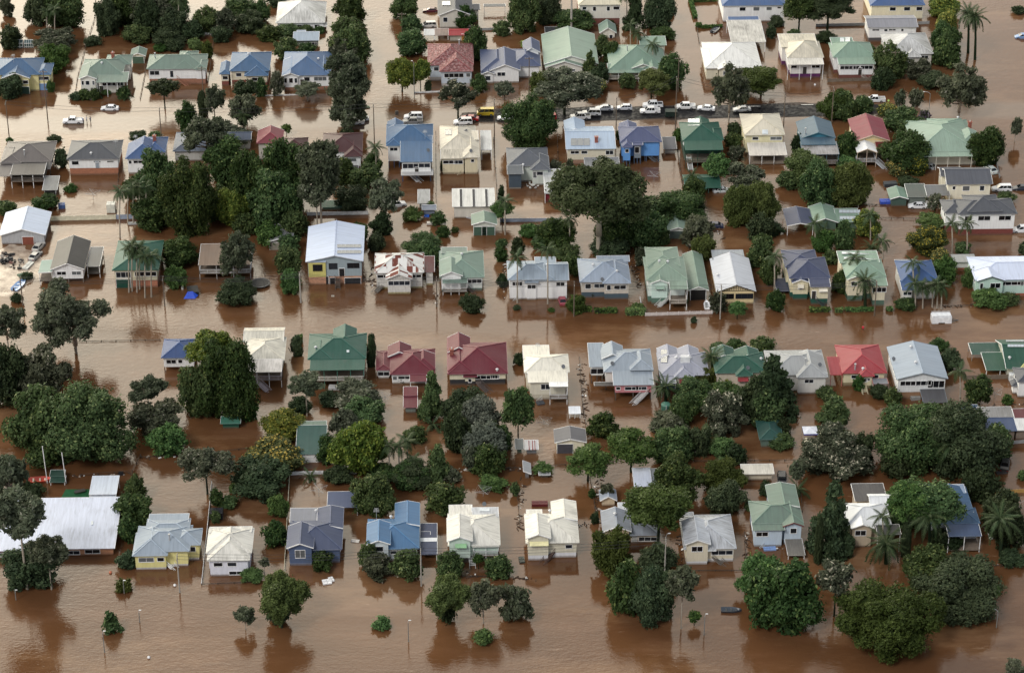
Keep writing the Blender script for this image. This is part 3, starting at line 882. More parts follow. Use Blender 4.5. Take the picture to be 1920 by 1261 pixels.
H('cream roofed white house on a dark brick base, cut by the top edge', 'cream house on dark bricks', 47, (214, 206, 178), (220, 216, 204),
  [('hip', 1084, 1166, -32, 9, {'w': [(1096, 1.2, 1), (1115, 1, 1.4), (1141, 1, 1.4), (1158, 1.8, 1.1)]})], base=(2.0, (110, 62, 52), 'brick'))
H('blue hipped roofed long white house cut by the top edge with a blue awning', 'long white house with blue roof', 41, (78, 112, 162), WHITE,
  [('hip', 1354, 1474, -26, 10, {'w': [(1393, 1.8, 1.2), (1419, 1.8, 1.2), (1443, 1.6, 1.1), (1462, 1.2, .6)]}), ('sk', 1366, 1424, 33, 41, {'dz': -1.6, 'nowall': 1})])
H('weathered white flat-roofed carport on white posts behind the white roofed house', 'weathered white carport', 98, (206, 204, 196), (170, 168, 160),
  [('sk', 1371, 1436, 42, 79, {'posts': 1, 'back': 1, 'wx': .8, 'p': 3})], cat='carport', name='carport')
H('bright white hip-roofed cream house on the street corner', 'bright white corner house', 147, (232, 232, 226), (216, 210, 188),
  [('hip', 1325, 1428, 79, 124, {'w': [(1410, 1.2, 1.2)]}), ('gy', 1346, 1377, 105, 130, {'w': [(1361, 1.4, 1.2)]}), ('hip', 1322, 1350, 90, 128, {'dz': -.1}), ('hip', 1380, 1424, 106, 127, {'dz': -.3, 'w': [(1385, 1, 1.1), (1408, 3.4, .9)]})],
  wx=.35, base=(.4, (190, 180, 150)))
H('blue roofed cream house with three front windows, cut by the top edge', 'cream house with blue roof', 37, (72, 106, 160), (222, 216, 190),
  [('hip', 1632, 1735, -28, 10, {'w': [(1675, 1.8, 1.2), (1702, 1.8, 1.2), (1726, 1.8, 1.2)]})])
H('long low grey roofed granny flat with white walls and small dark windows', 'grey-roofed long flat', 78, (150, 152, 162), WHITE,
  [('gx', 1627, 1722, 29, 51, {'p': 12, 'w': [(1643, 2, .6), (1662, 1, .8), (1674, 2, .6), (1693, .8, .8)]})], base=(1.2, (90, 88, 90)), side=False)
H('cream roofed white house with purple painted base and front stairs', 'purple-based house', 139, (214, 206, 184), (226, 224, 220),
  [('hip', 1476, 1545, 78, 108, {'p': 27}), ('fl', 1464, 1534, 65, 88, {'dz': .5, 'wx': .7}), ('sk', 1477, 1545, 109, 121, {'dz': -.5, 'posts': 1, 'c': (220, 216, 204)}),
   ('sk', 1480, 1543, 112, 119, {'dz': -.6, 'w': [(1488, 1.6, .9), (1510, 1, 2, 'd'), (1530, 2.4, .9)]})], wx=.55, base=(1.25, (92, 40, 92)), st=[(1506, 132, 1.3, -.9, -.3, (190, 188, 184))])
H('light green hip-roofed white house with enclosed front veranda and picket fence', 'light green picket house', 138, (140, 172, 152), WHITE,
  [('hip', 1562, 1641, 80, 107, {'p': 26}), ('fl', 1560, 1602, 71, 84, {'dz': .4}), ('sk', 1572, 1642, 109, 120, {'dz': -.5, 'w': [(1587, 3.6, 1.1), (1606, 2, 1.1), (1628, 3.4, 1.1), (1614, .9, 2, 'd')]})],
  base=(1.2, (110, 62, 54), 'brick'), ex=[('sky', 1575, 72, 1583, 79), ('sky', 1585, 71, 1594, 79)], st=[(1614, 138, 1.2, .8, -.5, (160, 150, 140))])
H('grey stained white hip-roofed house half hidden by front garden trees', 'stained white-roofed house', 126, (206, 208, 208), (206, 202, 192),
  [('hip', 1664, 1751, 62, 101, {'w': [(1735, 2, 1.1)]}), ('hf', 1697, 1728, 88, 107, {'dz': -.2, 'w': [(1709, 1.4, 1.2)]})], wx=.85)
# ---- back street, near side
H('brown grey roofed house with a raised rear deck on stilts, at the left edge', 'brown-grey house with deck', 331, (112, 106, 104), (208, 206, 200),
  [('hip', 3, 96, 265, 303, {'p': 20}), ('hip', 0, 40, 275, 306, {'dz': -.2, 'w': [(20, 2, 1)]}), ('fl', 19, 82, 301, 327, {'dz': -.5, 'posts': 1, 'deck': 1.9, 'rail': (92, 88, 84), 'c': (106, 102, 98)}), ('fl', -6, 22, 308, 330, {'dz': -.8, 'posts': 1, 'deck': 1.88, 'rail': (92, 88, 84), 'nowall': 1})],
  base=(1.9, (80, 72, 64), 'stumps'), ex=[('flue', 46, 291)], wx=.1)
H('dark grey hip-roofed white house over an orange brick ground floor', 'dark grey house on orange bricks', 328, (84, 88, 96), WHITE,
  [('hip', 125, 223, 263, 298, {'p': 20, 'w': [(140, 1.8, 1.1), (181, 1.8, .5), (206, 1.8, .5), (181, .9, 2.0, 'd', (150,160,170))], 'noside': 0})], base=(1.9, (160, 104, 76), 'brick'), ex=[('vent', 171, 289), ('ant', 218, 278)], wx=.05)
H('blue hipped roofed white house beside the big mango trees', 'blue-roofed house by the mangos', 326, (64, 98, 150), WHITE,
  [('hf', 235, 296, 268, 297, {'p': 26, 'w': [(243, .8, 1), (258, 2.4, .9)]}), ('hip', 268, 310, 257, 285, {'w': []})], base=(.5, (200, 198, 190)), ex=[('chim', 290, 264), ('ant', 255, 270)])
H('blue grey roofed house almost hidden under the tall trees', 'hidden blue-grey house', 302, (92, 104, 124), (190, 190, 186),
  [('hip', 324, 400, 248, 283, {}), ('gx', 395, 471, 247, 262, {})])
H('crimson roofed cottage showing just above the dark trees', 'hidden crimson cottage', 300, (136, 46, 62), (200, 196, 186), [('hf', 481, 530, 244, 268, {}), ('hip', 525, 576, 258, 282, {'c': MAR})])
H('maroon roofed house with a white rear wing and two dark windows', 'maroon-roofed house', 319, (78, 36, 42), WHITE,
  [('hip', 604, 679, 249, 284, {'p': 20}), ('hf', 645, 679, 270, 293, {'dz': -.2, 'w': [(652, 1.2, 1.7), (663, 1.4, 1)]}), ('sk', 645, 672, 312, 322, {'z': 2.2, 'posts': 1, 'c': (110, 108, 106)})], base=(2.2, (160, 158, 152), 'stumps'), wx=0)
H('big blue roofed white house with blue rear lean-to, deck and white stairs', 'big blue house with stairs', 311, (64, 108, 152), WHITE,
  [('hip', 724, 812, 233, 268, {'w': [(739, 2, 1)]}), ('gy', 726, 756, 228, 240, {'p': 28}), ('hip', 724, 752, 250, 273, {'dz': -.2, 'w': [(738, 2, 1)]}), ('sk', 750, 811, 264, 303, {'dz': -.9, 'w': [(764, 4, 1.4), (781, .9, 2, 'd'), (797, 3, 1.2)]}),
   ('fl', 752, 812, 318, 328, {'z': 2.6, 'nowall': 1, 'c': (200, 200, 198)})], base=(1.9, (60, 78, 110), 'stumps'), ex=[('dish', 803, 286), ('ant', 797, 261)], st=[(762, 320, 2.1, .9, -.5, (205, 206, 208))], wx=.05)
H('cream roofed cream house with solar panels on its weathered roof', 'cream house with solar panels', 313, (214, 206, 186), (218, 208, 178),
  [('hip', 825, 893, 236, 280, {'w': []}), ('hf', 868, 899, 262, 295, {'dz': -.2, 'w': [(886, .9, .9)]}), ('sk', 826, 873, 283, 297, {'dz': -.5, 'wx': .8, 'w': [(841, 3, 1), (859, 2.4, 1.1)]}), ('fl', 868, 897, 246, 262, {'dz': .3})],
  wx=.5, ex=[('solar', 835, 243, 847, 254, 4, 1), ('solar', 853, 236, 876, 246, 5, 1), ('dish', 883, 287)], base=(.6, (196, 186, 158)), st=[(873, 311, 1.4, -.7, -.6, (190, 180, 150))])
H('white roofed skinny carport between cream and grey houses', 'skinny white carport', 300, (206, 208, 206), (190, 188, 180),
  [('fl', 902, 922, 247, 281, {'posts': 1, 'back': 1, 'wx': .5})], cat='carport', name='carport')
H('grey hip-roofed pale green house with darker blue lower shed roof', 'grey-roofed pale green house', 341, (100, 106, 116), (206, 214, 206),
  [('hip', 951, 1029, 277, 311, {'w': []}), ('hf', 995, 1031, 293, 318, {'dz': -.1, 'w': [(1012, 1.8, 1.1), (994, 1, 1.8)]}), ('sk', 951, 981, 313, 326, {'dz': -.3, 'wc': (70, 84, 96), 'c': (96, 104, 112)})], ex=[('vent', 981, 317)], base=(.4, (170, 176, 170)))
H('open carport roofed half dark and half white over a dark red wall', 'two-tone carport', 381, (196, 200, 200), (120, 40, 48),
  [('sk', 1021, 1054, 322, 362, {'posts': 1, 'back': 1, 'p': 4}), ('sk', 1022, 1052, 333, 354, {'dz': .12, 'nowall': 1, 'c': (88, 92, 100), 'p': 4}), ('sk', 1022, 1050, 356, 359, {'dz': -.2, 'yw': 378, 'wc': (120, 34, 44)})], cat='carport', name='carport')
H('light blue gabled roofed cream house with solar panels and brick chimney', 'light blue house with solar panels', 308, (166, 186, 208), (220, 214, 192),
  [('gx', 1061, 1155, 237, 279, {'p': 15, 'w': [(1078, 2.2, .9), (1096, 1.6, .9), (1144, 2, 1.2)]}), ('gy', 1059, 1098, 226, 248, {'dz': .2}), ('sk', 1096, 1162, 298, 311, {'z': 2.1, 'c': (156, 160, 164), 'posts': 1, 'wx': .6})],
  base=(1.3, (150, 118, 98), 'brick'), wx=.05, ex=[('solar', 1070, 260, 1106, 274, 3, 1, 1), ('chim', 1118, 266)])
H('violet blue roofed house with bright blue walls and rear deck stairs', 'bright blue-walled house', 303, (84, 94, 134), (100, 156, 220),
  [('hip', 1163, 1240, 237, 266, {'w': []}), ('gy', 1163, 1196, 231, 250, {}), ('hf', 1206, 1241, 243, 266, {'dz': -.2, 'w': [(1222, 2.4, 1.3)]}), ('hf', 1166, 1186, 258, 276, {'dz': -.2, 'w': [(1176, 1, 1)]}), ('sk', 1186, 1206, 262, 272, {'dz': -.3, 'wc': (130, 140, 150), 'w': [(1195, 1.2, 1.8)]})],
  base=(1.6, (70, 84, 104), 'stumps'), st=[(1212, 288, 1.6, .9, -.4, (90, 92, 96))], wx=.05)
H('small grey roofed garden shed behind the bright blue-walled house', 'small grey backyard shed', 289, (104, 106, 114), (160, 158, 152),
  [('sk', 1244, 1269, 261, 279, {})], cat='shed', name='shed', side=False, wk='old')
H('dark green roofed house with pale solar panels and shaded rear veranda', 'dark green house with solar panels', 300, (34, 92, 76), (38, 74, 62),
  [('hip', 1280, 1355, 229, 264, {}), ('gy', 1300, 1334, 224, 248, {'dz': .4, 'bat': WHITE}), ('hip', 1322, 1357, 240, 262, {'dz': -.1}), ('sk', 1285, 1356, 262, 281, {'dz': -.5, 'posts': 1, 'deck': 1.7, 'rail': (44, 78, 66), 'pc': (40, 66, 56)})],
  wx=0, base=(1.8, (28, 60, 50)), trim=(60, 110, 96), ex=[('solar', 1290, 223, 1312, 237, 3, 1, 2)], st=[(1291, 297, 1.8, .1, -.9, (196, 200, 198))])
H('two storey cream house with cream roof and lower veranda roof', 'two-storey cream house', 289, (216, 208, 186), (224, 216, 178),
  [('hip', 1396, 1472, 213, 253, {'w': [(1417, 1.6, .9), (1456, 3.0, 1)]}), ('sk', 1405, 1476, 272, 291, {'dz': -2.9, 'posts': 1, 'deck': .3, 'c': (214, 208, 196)})], wx=.35, base=(.5, (190, 180, 150)), ex=[('sky', 1429, 244, 1440, 252)])
H('teal blue gabled house with a rusting white front awning', 'teal gabled house', 290, (82, 112, 132), (64, 120, 140),
  [('gy', 1501, 1567, 228, 259, {'p': 20, 'wc': (60, 124, 146), 'w': []}), ('sk', 1503, 1567, 259, 271, {'dz': -.3, 'posts': 1}), ('sk', 1505, 1574, 270, 289, {'dz': -1.1, 'posts': 1, 'deck': 1.0, 'c': (196, 194, 196), 'wx': .9, 'rail': (150, 150, 152)})],
  ex=[('flue', 1510, 250)], base=(1.0, (60, 70, 76)), trim=(84, 120, 134))
H('crimson gabled house with white gabled rear porch and stairs', 'crimson gabled house', 296, (140, 38, 60), (216, 202, 166),
  [('gy', 1603, 1669, 223, 264, {'p': 20, 'bat': (226, 196, 130), 'w': [(1655, 3, 1.2)]}), ('gy', 1607, 1645, 265, 286, {'dz': -.9, 'posts': 1, 'deck': 1.4, 'rail': (190, 194, 198), 'c': (228, 230, 230)}), ('sk', 1643, 1666, 268, 277, {'dz': -.8, 'nowall': 1, 'c': (128, 30, 34)})],
  wx=.05, base=(1.3, (150, 140, 120)), trim=(210, 190, 170), st=[(1643, 302, 1.4, .8, -.5, (186, 190, 194))])
H('sprawling pale green roofed house with brick chimney, ute under its carport', 'sprawling pale green house', 311, (150, 178, 160), (200, 198, 184),
  [('hip', 1716, 1836, 225, 284, {'p': 18}), ('hf', 1806, 1838, 245, 264, {'dz': .6}), ('sk', 1733, 1824, 281, 293, {'dz': -.3, 'posts': 1, 'p': 5}), ('hip', 1752, 1818, 222, 260, {'dz': .5, 'p': 16})],
  base=(.4, (120, 116, 108)), ex=[('chim', 1818, 238), ('vent', 1796, 222)], trim=(210, 208, 196))
H('dark green gabled yard shelter on posts with cars beneath', 'dark green yard shelter', 362, (36, 92, 76), (60, 80, 72),
  [('gx', 1284, 1352, 327, 352, {'posts': 1, 'back': 1, 'p': 15}), ('hf', 1296, 1326, 334, 354, {'dz': -.05, 'nowall': 1, 'p': 16})], cat='shelter', name='yard_shelter', side=False, wx=0, trim=(110, 150, 136))
H('small white garage with pale green gabled roof among dark trees', 'white garage with pale green gable', 447, (140, 166, 150), (214, 214, 206),
  [('gy', 1252, 1292, 405, 432, {'p': 18, 'w': [(1266, 3.2, 2.0, 'g', (90, 104, 100))]})], cat='garage', name='garage', side=False)
H('grey ribbed shed with open front between deck house and yard', 'grey ribbed shed', 367, (150, 152, 150), (190, 190, 186),
  [('sk', 79, 107, 335, 356, {'w': [(91, 2.6, 1.5, 'g', (30, 32, 34))], 'wx': .5})], cat='shed', name='shed', side=False)  # near-black roller panel paints the shade inside the open front
H('low green flat-roofed shed behind the white panel fence', 'low green hidden shed', 394, (50, 100, 78), (70, 100, 84),
  [('fl', 601, 664, 376, 388, {'wx': .3})], cat='shed', name='shed', side=False)
H('dark flat-roofed lean-to behind the pale green big-gabled house', 'dark flat lean-to', 68, (60, 64, 68), (80, 80, 78),
  [('fl', 1022, 1057, 51, 62, {})], cat='shed', name='lean_to', side=False)
H('white post pergola frame in the yard beside the slate-roofed house', 'white post pergola', 24, (120, 122, 122), (120, 120, 120),
  [('fl', 907, 948, 8, 12, {'posts': 1, 'back': 1, 'pc': (220, 220, 218), 'sp': 20})], cat='pergola', name='pergola', side=False)
# ---- yards between the back street and the middle street
H('pale blue iron gabled workshop with old grey walls and rusty brown door', 'pale blue iron workshop', 458, (186, 200, 222), (172, 174, 176),
  [('gy', -2, 85, 398, 441, {'p': 17, 'w': [(51, 2.6, 2.0, 'g', (132, 74, 58))]})], cat='shed', name='workshop', wk='old', wx=.1, side=False)
H('white gabled cottage with blackened iron roof standing on stumps', 'black-roofed white cottage', 530, (56, 55, 56), WHITE,
  [('gy', 94, 158, 452, 505, {'p': 22, 'w': [(114, 2.2, 1.0), (142, 2.2, 1.0)]}), ('skl', 72, 98, 488, 511, {'dz': -.5, 'c': (150, 180, 168), 'posts': 1, 'deck': 1.0, 'p': 4, 'dc': (80, 70, 62)}),
   ('fl', 162, 187, 465, 499, {'dz': -.6, 'posts': 1, 'deck': 1.2, 'c': (120, 122, 122), 'wx': .9, 'back': 1, 'dc': (70, 66, 62)})], wx=.25, wk='old', base=(1.1, (120, 110, 100), 'stumps'))
H('dark green roofed cream house behind tall slim palms, green garage door', 'dark green house behind palms', 539, (30, 96, 80), (214, 208, 180),
  [('hip', 210, 297, 451, 506, {'p': 18, 'w': [(230, 3.4, 1.5), (275, 5, 1.2), (229, 3.2, 2.2, 'g', (30, 74, 62))]})], wx=0, base=(1.9, (170, 110, 84), 'brick'), trim=(40, 92, 78))
H('tan flat-roofed house with white railed deck, half behind a gum tree', 'tan-roofed deck house', 524, (140, 118, 100), (150, 140, 126),
  [('sk', 372, 470, 462, 496, {'posts': 1, 'deck': 1.7, 'rail': (216, 218, 220), 'p': 5, 'pc': (190, 190, 188), 'sp': 4}), ('sk', 380, 468, 464, 480, {'dz': .1, 'w': [(400, 2, 1.2), (430, 2, 1.2)]})], base=(1.5, (60, 54, 48), 'stumps'), wx=.2)
H('small grey gabled backyard shed with lichened roof', 'lichened grey shed', 468, (150, 154, 158), (150, 146, 138),
  [('gy', 501, 549, 424, 453, {'p': 16, 'w': [(512, 2.4, 1.9, 'g', (150, 146, 134))]})], cat='shed', name='shed', wx=.8, side=False)
H('pale blue gabled house with a blue mural, yellow wall and brick piers', 'yellow and blue mural house', 532, (188, 202, 226), (150, 164, 170),
  [('gy', 573, 681, 424, 490, {'p': 13, 'w': [(624, 2.0, 1.5), (640, 1.2, 2.0, 'd', (30, 30, 34)), (662, 2.8, 1.3), (601, 3.2, 2.0, 'g', (34, 36, 44)), (622, 1.2, 1.6, 'g', (30, 30, 34)), (660, 3.6, 1.5, 'g', (30, 34, 40))], 'fc': (40, 40, 44)}), ('fl', 577, 611, 486, 491, {'dz': -.12, 'wc': (206, 198, 120), 'o': .1, 'w': [(595, 2.2, 1.7)], 'fc': (36, 36, 40), 'base': (2.0, (184, 136, 108), 'brick')})],  # near-black low panels paint the shade in openings between the brick piers
  wx=.0, base=(2.0, (176, 128, 100), 'brick'), ex=[('solar', 632, 459, 677, 465, 6, 1, 1), ('solar', 632, 470, 677, 476, 6, 1, 1)], trim=(190, 196, 204), st=[(632, 514, 2.0, .05, -.9, (92, 82, 74))])
H('old white house with rust-striped hipped roof and gabled street porch', 'rust-striped old house', 541, (190, 190, 186), (212, 210, 204),
  [('hip', 702, 795, 474, 511, {'w': [(715, 3.0, .9), (780, 2.6, .9)]}), ('gy', 723, 773, 496, 523, {'dz': -.5, 'yw': 551, 'w': [(748, 5.0, 1.2)], 'p': 24}), ('sk', 795, 815, 485, 509, {'dz': -.6, 'c': (96, 34, 40), 'wx': .4, 'rk': 'metal'})],
  rk='rust', wx=.1, wk='old', base=(.5, (200, 196, 150)), st=[(714, 537, .9, -.7, -.6, (120, 116, 110))])
H('sage green hipped house with white post street veranda beside the rusty house', 'sage veranda house', 546, (128, 156, 142), (208, 214, 208),
  [('hip', 824, 908, 470, 520, {'p': 21, 'w': [(890, 3.4, 1.1)]}), ('gy', 824, 868, 488, 517, {'fg': .5, 'w': [], 'wc': WHITE}), ('sk', 829, 877, 517, 530, {'dz': -.6, 'posts': 1, 'deck': .9, 'rail': (190, 192, 190), 'sp': 2}), ('sk', 827, 876, 465, 474, {'dz': .6, 'c': (140, 158, 146)})],
  base=(.8, (96, 116, 108)), ex=[('vent', 866, 478)], st=[(878, 538, .9, .8, -.5, (90, 80, 74))])
H('long white flat-roofed shed with three dark roof stripes', 'white striped shed', 409, (204, 204, 198), (204, 200, 190),
  [('sk', 848, 928, 358, 387, {'p': 5})] + [('sk', a, a + 5.5, 359, 386.5, {'dz': .09, 'nowall': 1, 'c': (40, 42, 52), 'p': 5}) for a in (862, 886, 910)], cat='shed', name='shed', side=False, wx=.3, base=(.3, (170, 162, 148)))
H('double garage with sage gabled roof and two green doors', 'double green garage', 441, (124, 150, 134), (196, 200, 190),
  [('gy', 884, 932, 401, 421, {'p': 17, 'w': [(896, 3.0, 2.3, 'g', (70, 96, 82)), (920, 3.0, 2.3, 'g', (70, 96, 82))]})], cat='garage', name='garage', side=False)
H('small weathered white iron shed in the yard behind the blue house', 'small white iron shed', 392, (196, 198, 196), (176, 176, 172), [('sk', 783, 806, 360, 381, {})], cat='shed', name='shed', wx=.6, side=False)
H('small blue grey iron shed with domed roof beside the yard fence', 'small domed iron shed', 404, (150, 158, 172), (120, 128, 142), [('gx', 791, 818, 383, 393, {'p': 18})], cat='shed', name='shed', side=False)
H('pale blue hipped white house behind two street palms', 'pale blue house behind palms', 561, (156, 174, 192), WHITE,
  [('hip', 952, 1040, 489, 524, {'p': 20, 'w': [(967, 1.6, 1.1), (973, 1.6, 1.1)]}), ('gx', 1026, 1067, 491, 525, {'dz': -.1, 'w': [(1051, 2, 1.1)]}), ('hf', 998, 1044, 500, 526, {'dz': .05, 'yw': 560, 'w': [(1021, 2.4, 1.1)]}), ('hf', 984, 1010, 515, 530, {'dz': -.3, 'yw': 562, 'w': [(996, 2, 1.1)]}),
   ('fl', 1003, 1043, 482, 496, {'dz': .8})], base=(.3, (214, 214, 210)), wx=.25, st=[(982, 545, 1.4, -.8, -.5, (205, 206, 206))])
H('light blue grey hipped cottage with beige walls on a slate base', 'beige cottage with arched window', 558, (164, 180, 200), (200, 192, 180),
  [('hip', 1087, 1182, 484, 528, {'p': 20, 'w': [(1103, 1.4, 1.3), (1124, 2.4, 1.1)]}), ('hf', 1130, 1183, 498, 531, {'w': [(1142, 1, 1.3), (1163, 2.8, 1.1)]}), ('sk', 1119, 1181, 481, 490, {'dz': .3})],
  base=(1.5, (74, 90, 100)), wx=.1, ex=[('vent', 1112, 498), ('vent', 1157, 510), ('dish', 1129, 530)])
H('tall pale green hipped house with white veranda rail and long stairs', 'tall pale green house', 566, (146, 172, 152), (216, 226, 220),
  [('hip', 1212, 1289, 481, 525, {'p': 20}), ('gy', 1219, 1256, 500, 531, {'fg': .9, 'w': [(1238, 1.8, 1.1, 'h', 1.5, (150, 176, 160))], 'wc': (206, 230, 220)}), ('hip', 1214, 1276, 463, 500, {'dz': .5, 'p': 14}),
   ('sk', 1256, 1290, 525, 542, {'dz': -.5, 'posts': 1, 'deck': 1.7, 'rail': (214, 206, 194)})], base=(1.6, (92, 122, 108)), st=[(1254, 555, 1.7, -.8, -.5, (206, 208, 204))], ex=[('vent', 1236, 491), ('vent', 1252, 492)])
H('long pale green gabled garage, open fronted, beside the tall pale green house', 'long pale green garage', 562, (128, 156, 138), (196, 202, 190),
  [('gy', 1291, 1329, 476, 544, {'p': 22, 'w': [(1309, 3.4, 2.6, 'g', (22, 22, 22))]})], cat='garage', name='garage', side=False)  # no door here: the black panel paints the shaded interior
H('pale grey gabled house with cream boards and battened street gable', 'cream batten-gabled house', 570, (188, 194, 204), (226, 206, 160),
  [('gy', 1343, 1418, 484, 547, {'p': 21, 'bat': (90, 80, 66), 'w': [(1367, 2.4, 1.3), (1401, 4.0, 1.3)], 'fc': (50, 46, 42)}), ('fl', 1336, 1397, 469, 486, {'dz': .3, 'c': (170, 178, 186)})], wx=.15, base=(.3, (206, 188, 146)), trim=(70, 62, 52), ex=[('vent', 1346, 517)])
H('navy gabled double carport on posts behind the navy house', 'navy double carport', 441, (72, 82, 112), (190, 190, 186),
  [('gy', 1476, 1526, 391, 423, {'p': 12, 'posts': 1, 'back': 1, 'sp': 9})], cat='carport', name='carport')
H('pale green gabled pavilion with white skylight battens on its side roof', 'pale green pavilion', 432, (140, 170, 150), (84, 106, 92),
  [('gy', 1523, 1572, 387, 417, {'p': 20}), ('fl', 1570, 1615, 392, 416, {'dz': -.1})], cat='shed', name='pavilion', side=False,
  ex=[('solar', 1573, 394, 1613, 400, 6, 1, 2), ('solar', 1574, 406, 1612, 412, 6, 1, 2)])
H('green arched-roof shed with dark green walls in the cluttered yard', 'green arched shed', 387, (120, 154, 136), (70, 92, 84), [('gy', 1669, 1704, 353, 373, {'p': 18})], cat='shed', name='shed', side=False)
H('patched lean-to with rusty and green sheets beside the arched shed', 'patched rusty lean-to', 385, (96, 110, 104), (110, 118, 112),
  [('sk', 1702, 1740, 349, 369, {'wx': .9}), ('sk', 1738, 1782, 350, 366, {'dz': .2, 'c': (120, 124, 128), 'wx': .7, 'posts': 1})], cat='shed', name='lean_to', side=False)
H('dark grey gabled cream house beside the parked white wagon', 'grey-roofed cream house', 378, (94, 98, 108), (226, 222, 202),
  [('gx', 1775, 1862, 314, 345, {'w': [(1790, .8, 1), (1813, 1.8, 1.4), (1843, 1.2, 1.4)]}), ('gx', 1764, 1806, 313, 330, {'dz': -.2})], base=(1.0, (214, 200, 160)), wx=.05)
H('long dark grey roofed white house over red brown brick with three windows', 'long white house on red bricks', 441, (88, 92, 100), WHITE,
  [('hip', 1797, 1908, 372, 401, {'p': 22, 'w': [(1817, 1.8, 1.3), (1847, 3, 1.3), (1886, 3, 1.3)]}), ('hip', 1815, 1880, 365, 396, {'dz': .5}), ('hip', 1771, 1812, 374, 399, {'dz': -.6, 'w': []})], base=(1.7, (112, 50, 42), 'brick'), wx=.05)
H('navy roofed cream house with street gable and dark green base', 'navy-roofed cream house', 558, (70, 80, 112), (222, 214, 184),
  [('hip', 1480, 1557, 482, 521, {'p': 22}), ('gy', 1485, 1520, 498, 530, {'fg': .9, 'w': [(1502, 1.2, 1.2, 'h')]}), ('hip', 1472, 1536, 468, 500, {'dz': .3, 'p': 14}), ('sk', 1519, 1558, 523, 537, {'dz': -.5, 'w': [(1524, .9, 2, 'd'), (1544, 1.8, 1, 'h')]})],
  base=(1.5, (34, 84, 72)), wx=.0, st=[(1527, 556, 1.6, .8, -.5, (60, 70, 68))])
H('low navy flat-roofed carport beside the navy-roofed house', 'low navy carport', 552, (62, 70, 96), (190, 190, 184), [('fl', 1456, 1486, 523, 545, {'posts': 1, 'back': 1})], cat='carport', name='carport')
H('light green hipped cream house with pergola skylights on its rear roof', 'light green pergola house', 561, (140, 172, 150), (224, 216, 190),
  [('hip', 1586, 1662, 486, 519, {'p': 22}), ('gy', 1588, 1624, 496, 524, {'fg': .8, 'w': [(1603, 1.4, 1.2)]}), ('fl', 1574, 1650, 471, 492, {'dz': .4}), ('sk', 1635, 1665, 518, 535, {'dz': -.5, 'w': [(1653, 3.2, 1.3)]})],
  base=(1.5, (86, 112, 98)), ex=[('solar', 1578, 472, 1645, 477, 8, 1, 2), ('solar', 1582, 482, 1648, 487, 8, 1, 2)])
H('deep blue roofed white house hidden behind multi-stemmed palms', 'deep blue house behind palm clumps', 561, (54, 94, 150), (216, 216, 212),
  [('hip', 1690, 1760, 488, 527, {'p': 22}), ('sk', 1691, 1715, 528, 543, {'dz': -.5, 'w': [(1700, 2, 1)]}), ('fl', 1681, 1722, 487, 500, {'dz': -.3, 'c': (150, 156, 160), 'wx': .6})], wx=0)
H('large ice blue roofed mint green house on bricks at the right edge', 'mint house at the right edge', 556, (196, 208, 232), (190, 216, 204),
  [('hip', 1828, 1990, 480, 524, {'p': 15, 'w': [(1898, 5.4, 1), (1928, 3, 1)]}), ('gy', 1832, 1886, 508, 527, {'dz': .1, 'p': 20, 'w': [(1842, .8, 1.4), (1868, 2.4, 1.4)]}), ('fl', 1787, 1832, 477, 491, {'dz': -.5, 'c': (176, 178, 176), 'wc': (214, 214, 212), 'yw': 508})],
  base=(.9, (150, 84, 60), 'brick'), wx=.1, trim=(60, 70, 68))
# ---- near side of the middle street
H('blue hipped white house on timber piers beside the big yellow-green tree', 'blue pier house', 697, (52, 84, 140), WHITE,
  [('hip', 302, 366, 635, 670, {'p': 24, 'w': [(320, 2.2, 1.1), (337, 1, 1)]})], base=(1.3, (110, 84, 66), 'stumps'), wx=0)
H('cream weathered house with lilac rear veranda rail and stairs', 'cream house with lilac rail', 707, (216, 212, 196), (204, 200, 188),
  [('hip', 456, 533, 632, 676, {'p': 20, 'w': []}), ('gx', 456, 532, 614, 640, {'dz': .2, 'p': 18}), ('sk', 457, 528, 677, 697, {'dz': -.4, 'posts': 1, 'deck': 1.9, 'rail': (180, 170, 180), 'c': (216, 212, 208)})],
  wx=.6, base=(1.8, (110, 100, 92), 'stumps'), st=[(478, 711, 1.9, .8, -.5, (190, 180, 186))])
H('dark green roofed cream house with long railed rear veranda', 'dark green veranda house', 710, (36, 94, 80), (214, 208, 184),
  [('hip', 577, 686, 625, 672, {'p': 20}), ('gy', 624, 668, 616, 640, {'dz': .6, 'p': 26}), ('hf', 577, 622, 645, 673, {'dz': -.05}), ('sk', 581, 683, 667, 693, {'dz': -.5, 'posts': 1, 'deck': 2.1, 'rail': (222, 222, 214), 'p': 6})],
  wx=.05, base=(2.0, (206, 198, 170)), trim=(70, 120, 104), ex=[('vent', 592, 653), ('sky', 650, 657, 655, 661)])
H('crimson roofed white cottage with a lower left wing', 'crimson cottage', 719, (112, 26, 46), WHITE,
  [('hip', 731, 816, 654, 701, {'p': 22, 'w': [(740, 1, 1), (759, 3, .8)]}), ('gy', 727, 771, 648, 668, {'dz': .3, 'p': 26}), ('hip', 705, 733, 657, 693, {'dz': -.2, 'w': [(720, 2.6, 1.1)], 'p': 12}), ('sk', 768, 800, 690, 714, {'dz': -.4, 'posts': 1}), ('hf', 771, 816, 663, 691, {'dz': .3})],
  wx=.0, base=(.3, (200, 198, 192)))
H('small crimson shed roof beside the bushy dark tree', 'small crimson shed', 774, (112, 27, 46), (120, 130, 124), [('sk', 756, 783, 743, 763, {}), ('sk', 756, 783, 727, 741, {'dz': .7})], cat='shed', name='shed', side=False)
